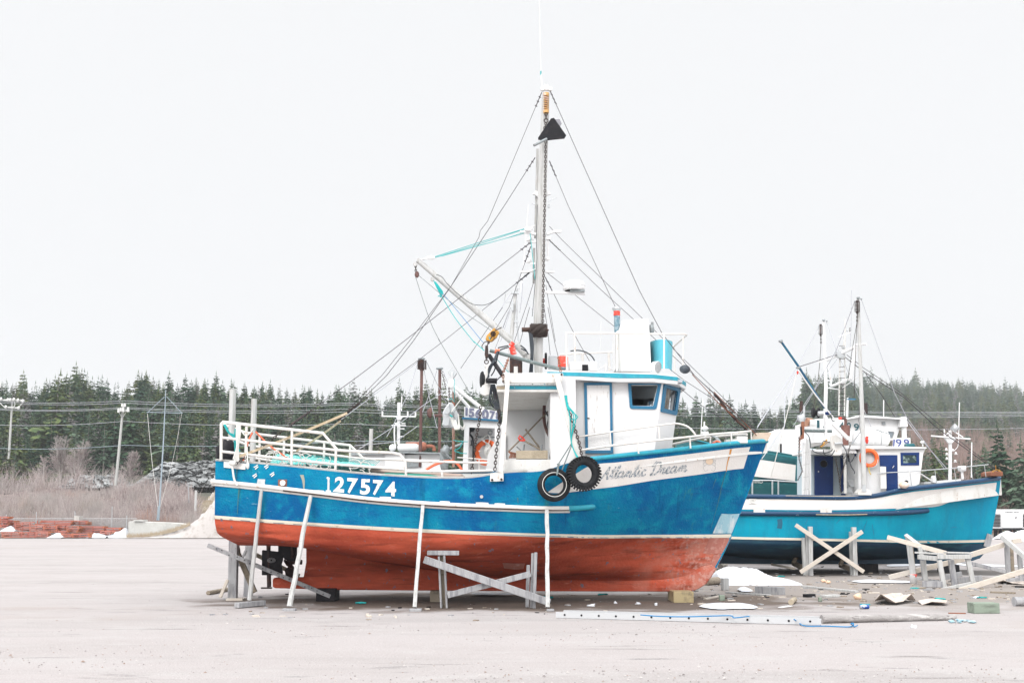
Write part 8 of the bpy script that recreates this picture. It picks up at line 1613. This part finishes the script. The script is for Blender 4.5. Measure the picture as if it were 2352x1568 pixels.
c = B7(2175, 305); a, b = B7(2105, 330), B7(2245, 332); mb = MB(); hgt = (332 - 282) * .46667 * b.y / F * 1.0; mb.box(((a.x + b.x) / 2, a.y + .15, hgt / 2), ((b.x - a.x), .30, hgt), rotM(0, 0, .06)); bevel(mb.build('green_timber', 'green_wood', None, 'short thick greenish timber block at the right', 'timber block'), .012)
a = B7(2304, 293); mb = MB(); mb.tube([Vector((a.x, a.y, .09)), Vector((a.x + .9, a.y + .15, .09))], .09, 12); tag(mb.build('log', 'gray_wood'), 'short grey log cut by the right edge beyond the green block', 'log')
def flatplank(fn, x0, y0, x1, y1, w_, h, name, m, label, cat='plank', group=None, z0=0):
    a, b = fn(x0, y0), fn(x1, y1); mb = MB(); a.z = b.z = h / 2 + z0; mb.beam(a, b, h, w_, up=(0, 1, 0)); return bevel(mb.build(name, m, None, label, cat, group), .004, 1)
dg_ = 'scattered offcuts between the two boats'
flatplank(C4, 652, 462, 966, 474, .18, .17, 'timber_offcut', 'gray_wood', 'thick grey offcut in the middle of the littered ground', 'plank', dg_)
flatplank(C4, 440, 434, 604, 438, .12, .05, 'timber_offcut', 'pale_wood', 'tan offcut left of the thick grey one', 'plank', dg_); flatplank(C4, 300, 458, 810, 492, .07, .04, 'thin_plank', 'wood_w', 'thin grey lath with a snow cap on it', 'plank', dg_)
flatplank(C4, 1180, 392, 1805, 452, .09, .05, 'thin_plank', 'wood_w', 'long thin whitish lath pointing to the X trestle', 'plank', dg_); flatplank(C4, 1940, 462, 2060, 460, .06, .03, 'timber_offcut', 'pale_wood', 'small yellow lath right of the long one', 'plank', dg_)
flatplank(C4, 62, 532, 215, 500, .08, .03, 'splintered_board', 'pale_wood', 'splintered pale board below the bow', 'plank', dg_); flatplank(C4, 1415, 505, 1580, 498, .2, .05, 'splintered_board', 'wood_w', 'whitish broken board with a dark underside', 'plank', dg_)
flatplank(C4, 1210, 505, 1305, 500, .14, .07, 'timber_offcut', 'black', 'charred black offcut left of the broken board', 'plank', dg_); flatplank(C4, 925, 625, 1040, 608, .10, .015, 'paper_scrap', 'white', 'pale paper strip right of the flat snow patch', 'litter')
flatplank(C3, 1775, 1385, 2200, 1402, .08, .04, 'thin_plank', 'old_wood', 'dark thin lath at the far right', 'plank', dg_); flatplank(B7, 1980, 330, 2065, 331, .05, .02, 'rusty_chain', 'rust', 'short rusty chain left of the green block', 'chain')
block(C4, 228, 480, 290, 520, 24.9, .12, 'timber_offcut', 'green_wood', 'small square greenish offcut below the thin lath', group=dg_); block(C4, 257, 285, 330, 332, 28.5, .15, 'timber_offcut', 'wood_w', 'upright whitish offcut stuck in the snow heap', group=dg_, rz=.3); block(C4, 1370, 505, 1408, 540, 24.6, .1, 'timber_offcut', 'green_wood', 'tiny greenish cube beside the broken board', group=dg_)
for i, (x, y, x2, y2, r, m_, lb) in enumerate([(75, 355, 210, 345, .10, 'old_wood', 'yellow ended log lying at the foot of the bow'), (235, 165, 295, 150, .09, 'pale_wood', 'round log end behind the bow above the snow heap'), (1048, 580, 1090, 548, .055, 'yellow', 'small brown tube on the littered ground'), (160, 270, 220, 330, .06, 'old_wood', 'dark split log leaning on the snow heap'), (45, 990, 0, 0, 0, '', '')][:4]):
    a, b = C4(x, y + 12), C4(x2, y2 + 12); a.z = r + (.25 if i in (3,) else 0); b.z = r + (.0 if i != 1 else .02); mb = MB(); mb.tube([a, b], r, 12); tag(mb.build('log', m_ if i != 2 else 'board'), lb, 'log')
a, b = C1(50, 1005), C1(340, 950); a.z = b.z = .05; mb = MB(); mb.tube([a, b], .05, 10); tag(mb.build('log', 'old_wood'), 'thin log with pale cut end left of the stern trestle', 'log')
for i, (x, y, r, m_, lb, ct) in enumerate([(1820, 530, .075, 'foam', 'lump of peach foam near the cardboard', 'foam lump'), (1422, 335, .055, 'foam', 'left one of two pale foam rings', 'foam ring'), (1478, 350, .055, 'foam', 'right one of two pale foam rings', 'foam ring'), (752, 362, .04, 'board', 'small brown stone at the edge of the snow heap', 'stone')]):
    c = C4(x, y); mb = MB(); mb.ball(c + Vector((0, 0, r * .8)), (r * 1.2, r, r * .9), 10, 8, jit=.5, seed=i); tag(mb.build(ct.replace(' ', '_'), m_), lb, ct)
c = C4(1895, 640); mb = MB(); mb.lathe(c + Vector((-.09, 0, .045)), (1, .15, 0), [(0, 0), (0, .035), (.01, .042), (.17, .042), (.18, .035), (.18, 0)], 16); tag(mb.build('drink_can', 'can'), 'blue and silver drink can on the ground', 'can')
def crumple(name, fn, poly, label, m, hmax, seed):
    mb = MB(); P = [fn(x, y) for x, y in poly]; rn = random.Random(seed); n = len(P); c = sum(P, Vector()) / n
    ring = [p + Vector((0, 0, rn.uniform(.0, hmax))) for p in P]; mid = [c.lerp(p, .5) + Vector((0, 0, rn.uniform(.01, hmax * .7))) for p in P]
    mb.add(ring + mid + [c + Vector((0, 0, hmax * .3))], [(i, (i + 1) % n, n + (i + 1) % n, n + i) for i in range(n)] + [(n + i, n + (i + 1) % n, 2 * n) for i in range(n)]); o = mb.build(name, m, None, label, 'cardboard'); so_ = o.modifiers.new('s', 'SOLIDIFY'); so_.thickness = .008; return o
crumple('cardboard_sheet', B7, [(1615, 282), (1640, 268), (1665, 256), (1700, 262), (1750, 262), (1785, 268), (1820, 266), (1800, 278), (1760, 284), (1720, 290), (1650, 288)], 'crumpled muddy cardboard sheet in the right foreground', 'ply', .22, 3)
crumple('cardboard_sheet', B7, [(1830, 280), (1880, 272), (1930, 276), (1975, 284), (1970, 292), (1900, 290), (1850, 288)], 'flat cardboard sheet right of the crumpled one', 'ply', .08, 5); crumple('cardboard_sheet', C3, [(1880, 1220), (2000, 1190), (2200, 1195), (2349, 1210), (2349, 1245), (2150, 1235), (2000, 1235)], 'muddy sheet lying at the right picture edge', 'ply', .10, 8)
mb = MB(); rn = random.Random(21)
for k in range(620):
    if k < 420: x, y = rn.uniform(1580, 2380), rn.triangular(1318, 1400, 1345)
    elif k < 540: x, y = rn.uniform(1680, 2100), rn.uniform(1300, 1330)
    else: x, y = rn.uniform(480, 1560), rn.uniform(1364, 1425)
    c = G(x, y); s = rn.uniform(.01, .05) * (1.6 if k % 13 == 0 else 1); mb.box(c + Vector((0, 0, s * .2)), (s * rn.uniform(1, 4), s * rn.uniform(.8, 2), s * .5), rotM(0, 0, rn.uniform(0, 3)), mi=rn.choice([0, 0, 1, 2, 3, 3]))
mb.build('litter', ['litter', 'pale_wood', 'black', 'gray_wood'], None, 'scattered chips, bark and splinters over the ground', 'litter', kind='stuff')
mb = MB(); rn = random.Random(31)
for k in range(3000):
    x, y = rn.uniform(-40, 2400), 1290 + 290 * rn.random() ** .8; c = G(x, y); s = rn.uniform(.004, .013) * (2.0 if k % 29 == 0 else 1)
    v = [c + Vector((math.cos(a) * s * rn.uniform(.8, 1.5), math.sin(a) * s, -.002)) for a in (0, 1.6, 3.1, 4.7)] + [c + Vector((rn.uniform(-.3, .3) * s, 0, s * rn.uniform(.5, .9)))]
    mb.add(v, [(0, 1, 4), (1, 2, 4), (2, 3, 4), (3, 0, 4)], False, rn.choice((0, 0, 1, 2)))
mb.build('pebbles', [mat('dark_pebbles', (.20, .18, .17), .9), mat('pale_pebbles', (.50, .47, .45), .9), mat('brown_pebbles', (.30, .23, .19), .9)], None, 'loose pebbles on the gravel', 'pebbles', kind='stuff')
mb = MB(); rn = random.Random(5)
for x, y in ((1258, 1374), (1385, 1367), (828, 1387), (1986, 1392), (2102, 1352), (1795, 1325), (2255, 1374), (2160, 1378)):
    c = G(x, y)
    for k in range(4): mb.tube(smooth_path([c + Vector((rn.uniform(-.12, .12), rn.uniform(-.05, .05), .015 + rn.uniform(0, .03))) for _ in range(4)], 3), .012, 4)
mb.build('rope_scraps', 'teal', None, 'little scraps of teal rope on the ground', 'rope scraps', kind='stuff')
# ================================================================ far left: racks, concrete, fence, poles
def rack(x0, x1, y0, y1, Y, label, seed, skew=0.0):
    t = thing('slat_rack', label, 'slat rack', tuple(C6((x0 + x1) / 2, y1, Y)), 'stacked red slatted racks'); rn = random.Random(seed); mb = MB(); ends = MB(); n = max(2, int((y1 - y0) / 15)); s = .2333 * Y / F
    for k in range(n):
        y = y1 - (k + .5) * (y1 - y0) / n; tl = rn.uniform(-3.5, 3.5); w9 = (x1 - x0) * .16; a = C6(x0 + rn.uniform(-6, w9), y - tl, Y + rn.uniform(-.3, .3)); b = C6(x1 + rn.uniform(-w9, 8), y + tl + skew * (x1 - x0), Y + rn.uniform(-.3, .3)); th = (y1 - y0) / n * s
        mb.beam(a, b, th * .5, .12); mb.beam(a + Vector((0, 1.0, .01)), b + Vector((0, 1.0, .01)), th * .62, .12)
        for q in (a, b): 
            if rn.random() < .45: ends.beam(q + Vector((0, -.05, 0)), q + Vector((0, 1.05, 0)), th * .95, th * .95, up=(0, 0, 1))
    for f in (.04, .5, .96): mb.beam(C6(x0 + (x1 - x0) * f, y0 + 4, Y + .2), C6(x0 + (x1 - x0) * f, y1, Y + .2), .10, .12)
    mb.build('slats', 'rack', t); 
    if ends.v: ends.build('post_ends', 'rackend', t)
RK = [(0, 75, 308, 420, 112.5), (60, 150, 350, 430, 113.2), (145, 300, 362, 452, 112.6), (292, 430, 390, 474, 112.0), (355, 720, 345, 392, 114.0), (715, 852, 345, 393, 114.4), (425, 565, 396, 470, 111.6), (560, 650, 388, 442, 112.4), (15, 210, 458, 520, 110.4), (205, 350, 460, 518, 110.2), (352, 470, 455, 515, 110.0), (575, 655, 446, 492, 111.2), (655, 775, 400, 466, 112.2), (700, 880, 472, 516, 110.2), (612, 700, 478, 516, 110.4), (790, 1040, 402, 470, 112.8), (1035, 1195, 415, 458, 112.9), (990, 1095, 446, 494, 111.2)]
LBR = ['tilted red rack pile at the left picture edge', 'red rack pile leaning behind the snow blob at the left', 'upper red rack pile with dark gap posts, left part', 'red rack pile above the front row, left of the middle', 'long top rack pile in the back row', 'short top rack pile right end of the back row', 'red rack pile in the middle with orange post ends', 'small rack pile tucked under the long top one', 'front row rack pile at far left on the gravel', 'front row rack pile second from left', 'front row rack pile third from left by the small snow heap', 'little rack pile above the middle snow heap', 'dark slatted rack pile under the short top one', 'front row rack pile right of the middle snow heap', 'narrow front row rack pile touching the middle snow heap', 'long low rack pile reaching towards the concrete block', 'thin tapering rack pile nearest the concrete block', 'rusty rack pile half buried in snow at the right end']
for i, r in enumerate(RK): rack(*r, LBR[i], i, .012 if r[1] > 700 else 0)
for i, (pr, yb, Y, lb) in enumerate([([(30, 452), (60, 420), (105, 403), (140, 425), (175, 450)], 455, 111.8, 'snow blob on top of the left racks'), ([(495, 516), (530, 488), (575, 470), (610, 490), (640, 514)], 517, 109.6, 'snow heap in front of the middle racks'), ([(880, 514), (900, 482), (960, 475), (1010, 485), (1070, 505)], 517, 110.2, 'low snow bank below the right racks'), ([(1050, 512), (1100, 470), (1180, 455), (1240, 420), (1262, 470), (1270, 514)], 518, 111.0, 'snow bank piled against the concrete block')]):
    mound('snow_heap', C6, pr, yb, lb, 2.0, i + 10, Ybase=Y)
cb = thing('concrete_block', 'pale concrete retaining block at the end of the red racks', 'concrete block', tuple(C6(1480, 515, 112)))
mb = MB(); mb.slab([C6(x, y, 112) for x, y in [(1258, 522), (1262, 362), (1290, 355), (1700, 370), (1860, 388), (1870, 522)]], (0, 2.2, 0)); bevel(mb.build('wall', 'concrete', cb), .05)
mound('gravel_bank', C6, [(1240, 517), (1330, 512), (1450, 503), (1560, 488), (1650, 468), (1740, 440), (1800, 415), (1870, 380), (1960, 320), (2040, 240), (2110, 165), (2200, 160), (2300, 300), (2420, 515)], 519, 'sloping gravel bank in front of the concrete block', 2.4, 77, M['grit'], 'ground', Ybase=109.5)['kind'] = 'structure'
mb = MB(); rn = random.Random(9)
for k in range(900):
    t = rn.random(); x = 1250 + 620 * t; y = 516 - 120 * t ** 2.4 + rn.uniform(-3, 3); c = C6(x, y, 109.6 + rn.random()); h = rn.uniform(.15, .5); mb.add([c + Vector((-.03, 0, 0)), c + Vector((.03, 0, 0)), c + Vector((rn.uniform(-.2, .2), 0, h))], [(0, 1, 2)])
mb.build('dry_grass', grassm, None, 'dry grass tufts along the foot of the concrete block', 'grass', kind='stuff')
mb = MB(); mb.slab([C6(x, y, 111.8) for x, y in [(1315, 340), (1415, 340), (1415, 356), (1315, 356)]], (0, 1.2, 0)); mb.build('cap_slab', 'concrete', cb)
mb = MB(); mb.slab([C6(x, y, 114.5) for x, y in [(728, 302), (780, 302), (780, 350), (728, 350)]], (0, 1, 0)); tag(mb.build('concrete_post', 'concrete'), 'small pale concrete box behind the racks', 'concrete box')
fn_ = thing('chainlink_fence', 'thin chain link fence behind the red racks', 'fence', tuple(C6(700, 420, 116)))
for x, y0, y1 in ((355, 265, 400), (735, 256, 400), (1100, 210, 420), (60, 290, 400), (1245, 300, 420)): mb = MB(); mb.tube([C6(x + 4, y0, 116), C6(x, y1, 116)], .045, 8); mb.build('fence_post', 'galv', fn_)
mb = MB(); aL, aR = C6(-20, 0, 116).x, C6(1245, 0, 116).x; zb_ = .1; zt_ = 1.9; n = 190
for k in range(n):
    x = aL + (aR - aL) * k / n; mb.beam((x, 116, zb_), (x + 1.2, 116, zt_), .008, .008); mb.beam((x + 1.2, 116, zb_), (x, 116, zt_), .008, .008)
mb.tube([(aL, 116, zt_), (aR + 1.2, 116, zt_)], .02, 5); mb.build('wire_mesh', 'galv', fn_)
for x0, y0, x1, y1, r, Y, lb, m_ in ((1930, 52, 1922, 252, .13, 124, 'stout whitish wooden post beside the gravel ramp', 'wood_w'), (1852, -20, 1862, 175, .07, 126, 'thin leaning post in the bushes by the ramp', 'gray_wood')):
    mb = MB(); mb.tube([C6(x0, y0, Y), C6(x1, y1, Y)], r, 8); tag(mb.build('wooden_post', m_), lb, 'post')
# signal mast
sg = thing('signal_mast', 'thin blue grey mast with triangular crossarm and slack guy ropes', 'signal mast', tuple(B5(1325, 1350, 116)))
mb = MB(); mb.tube([B5(1325, 1350, 116), B5(1365, 700, 116), B5(1385, 260, 116)], [.09, .07, .035], 8); mb.tube([B5(1312, 1350, 116), B5(1325, 1230, 116)], .08, 6); mb.build('pole', 'mastblue', sg)
mb = MB(); mb.tube([B5(1225, 448, 116), B5(1525, 455, 116)], .035, 6); mb.tube([B5(1238, 445, 116), B5(1375, 318, 116)], .028, 6); mb.tube([B5(1515, 450, 116), B5(1392, 318, 116)], .028, 6); mb.build('crossarm', 'mastblue', sg)
mb = MB(); mb.tube(smooth_path(path(B5, [(1232, 460), (1248, 640), (1270, 860), (1318, 1240)], 116), 4), .022, 6); mb.tube(smooth_path(path(B5, [(1518, 460), (1470, 720), (1420, 940), (1338, 1240)], 116), 4), .015, 6); mb.build('guy_rope', 'wrope', sg)
# utility poles
def upole(a, b, Y, label, arm, low=None):
    t = thing('utility_pole', label, 'utility pole', tuple(B5(b[0], b[1], Y)), 'utility poles'); mb = MB(); mb.tube([B5(*b, Y), B5(*a, Y)], [.19, .13], 10); mb.build('pole', 'pole', t)
    return t
u1 = upole((1030, 382), (966, 1060), 141, 'leaning grey utility pole with five pale insulators', None)
mb = MB(); mb.beam(B5(983, 438, 140.6), B5(1080, 432, 140.6), .28, .2); mb.tube([B5(995, 450, 140.6), B5(1015, 485, 140.8)], .04, 5); mb.tube([B5(1050, 450, 140.6), B5(1030, 485, 140.8)], .04, 5); mb.build('crossarm', 'insul', u1)
for x, y0, y1 in ((991, 415, 450), (1022, 378, 400), (1042, 376, 402), (1030, 405, 445), (1070, 405, 445), (1010, 412, 440)): mb = MB(); mb.cyl(B5(x, y1, 140.3), B5(x, y0, 140.3), .16, 10, r2=.13); mb.build('insulator', 'insul', u1)
u2 = upole((103, 340), (70, 900), 166, 'utility pole rising from the trees at the far left', None)
mb = MB(); mb.beam(B5(0, 345, 165.6), B5(205, 350, 165.6), .2, .2); mb.beam(B5(40, 405, 165.6), B5(165, 412, 165.6), .2, .2); mb.build('crossarm', 'insul', u2)
for x, y in ((8, 338), (65, 345), (85, 345), (115, 342), (150, 348), (190, 355), (48, 405), (155, 412)): mb = MB(); mb.ball(B5(x, y, 165.3), (.2, .2, .28), 8, 6); mb.build('insulator', 'insul', u2)
mb = MB()
for pts in ([(0, 370), (30, 400), (45, 410)], [(200, 360), (165, 395), (155, 412)], [(120, 355), (125, 385), (110, 410)]): mb.tube(smooth_path(path(B5, pts, 165.4), 4), .06, 4)
mb.build('jumper_wire', 'insul', u2)
u3 = thing('utility_pole', 'short pale pole top between the trees behind the stern rails', 'utility pole', tuple(A1(1630, 760, 130)), 'utility poles'); mb = MB(); mb.tube([A1(1628, 800, 130), A1(1638, 523, 130)], .22, 10); mb.build('pole', 'pole', u3)
for i, (ys_, r, m_) in enumerate([((917, 920, 925, 930, 945), .030, 'wirel'), ((920, 925, 929, 934, 948), .030, 'wirel'), ((935, 935, 939, 943, 951), .028, 'wirel'), ((937, 938, 945, 950, 954), .028, 'wirel'), ((973, 967, 973, 978, 982), .032, 'wirel'), ((1026, 1022, 1012, 999, 985), .035, 'mastblue')]):
    xs4 = (-60, 285, 800, 1400, 2420); mb = MB(); pts = [P1(x, y, 141 if m_ == 'wirel' else 138) for x, y in zip(xs4[: (5 if i < 5 else 4)], ys_)]
    out = []
    for a, b in zip(pts, pts[1:]): out += [a.lerp(b, t / 8) - Vector((0, 0, 0.35 * 4 * (t / 8) * (1 - t / 8))) for t in range(8)]
    out.append(pts[-1]); mb.tube(out, r, 4); tag(mb.build('power_line', m_), ['highest power line across the wood', 'second power line just below the highest', 'third power line from the top', 'fourth power line from the top', 'single lower white line well below the upper four', 'dark sagging cable lowest across the wood'][i], 'power line', 'power lines across the wood')
# refrigeration unit at the right edge
rf = thing('refrigeration_unit', 'white trailer refrigeration unit with louvred sides behind the teal bow', 'refrigeration unit', tuple(B4(1200, 1215, 112)))
mb = MB(); mb.slab([B4(x, y, 110) for x, y in [(1068, 1022), (1330, 1022), (1330, 1168), (1068, 1168)]], (0, 2.5, 0)); mb.build('casing', 'white', rf)
mb = MB(); mb.slab([B4(x, y, 109.8) for x, y in [(1068, 1168), (1330, 1168), (1330, 1182), (1068, 1182)]], (0, 2.6, 0)); mb.build('base_frame', 'black', rf)
mb = MB(); mb.slab([B4(x, y, 109.9) for x, y in [(1140, 1056), (1296, 1056), (1296, 1162), (1140, 1162)]], (0, .1, 0)); bevel(mb.build('door_panel', 'white', rf), .02)
for x0, x1 in ((1074, 1128), (1302, 1330)):
    mb = MB(); 
    for k in range(9): y = 1060 + k * 11; mb.slab([B4(x, yy, 109.88) for x, yy in [(x0, y), (x1, y), (x1, y + 6), (x0, y + 6)]], (0, .1, 0))
    mb.build('louvres', 'black', rf)
mb = MB(); put_text(mb, 'THERMO KING', [(1158, 1048), (1268, 1048), (1268, 1040), (1158, 1040)], lambda a, b: B4(a, b, 109.95), .03); mb.build('lettering', 'black', rf)
mb = MB(); put_text(mb, 'T', [(1243, 1093), (1256, 1093), (1256, 1080), (1243, 1080)], lambda a, b: B4(a, b, 109.86), .03); mb.slab([B4(x, y, 109.87) for x, y in [(1238, 1082), (1243, 1082), (1243, 1094), (1238, 1094)]], (0, .01, 0)); mb.build('emblem', 'black', rf)
mb = MB()
for x in (1090, 1126, 1200, 1270): mb.beam(B4(x, 1180, 110.5), B4(x, 1235, 110.5), .25, .25)
mb.build('legs', 'black', rf)
for i, (pr, yb, Y, lb, d) in enumerate([([(1095, 1245), (1130, 1215), (1160, 1195), (1180, 1188), (1210, 1200), (1240, 1205), (1262, 1190), (1300, 1180), (1350, 1175), (1400, 1170)], 1262, 104, 'lumpy snow bank in front of the refrigeration unit', 4.0), ([(1280, 1262), (1330, 1225), (1400, 1215)], 1300, 96, 'snow bank at the right picture edge behind the cut sawhorse', 4.0)]): mound('snow_bank', B4, pr, yb, lb, d, i + 40, Ybase=Y)
flat('snow_patch', C3, [(0, 905), (200, 893), (500, 892), (700, 896), (500, 925), (200, 935), (0, 935)], 'thin snow strip on the ground beyond the teal keel', 'snow', 'snow', .02, .04)
flat('snow_patch', C3, [(1150, 880), (1500, 895), (1900, 915), (2349, 930), (2349, 945), (1700, 945), (1250, 915)], 'snow strip behind the low trestle', 'snow', 'snow', .02, .04)
HAZE = .00028
# ================================================================ haze
mb = MB(); mb.box((0, 500, 69), (3600, 2000, 144))
hz = mb.build('haze', 'snow', kind='stuff', label='thin pale mist', cat='haze', origin=(0, 0, 0))
hmz = bpy.data.materials.new('haze'); hmz.use_nodes = True; t = hmz.node_tree; t.nodes.clear()
pvn = t.nodes.new('ShaderNodeVolumePrincipled'); pvn.inputs['Color'].default_value = (.93, .96, 1, 1); pvn.inputs['Density'].default_value = HAZE; pvn.inputs['Anisotropy'].default_value = .2
on = t.nodes.new('ShaderNodeOutputMaterial'); t.links.new(pvn.outputs[0], on.inputs['Volume'])
hz.data.materials.clear(); hz.data.materials.append(hmz)
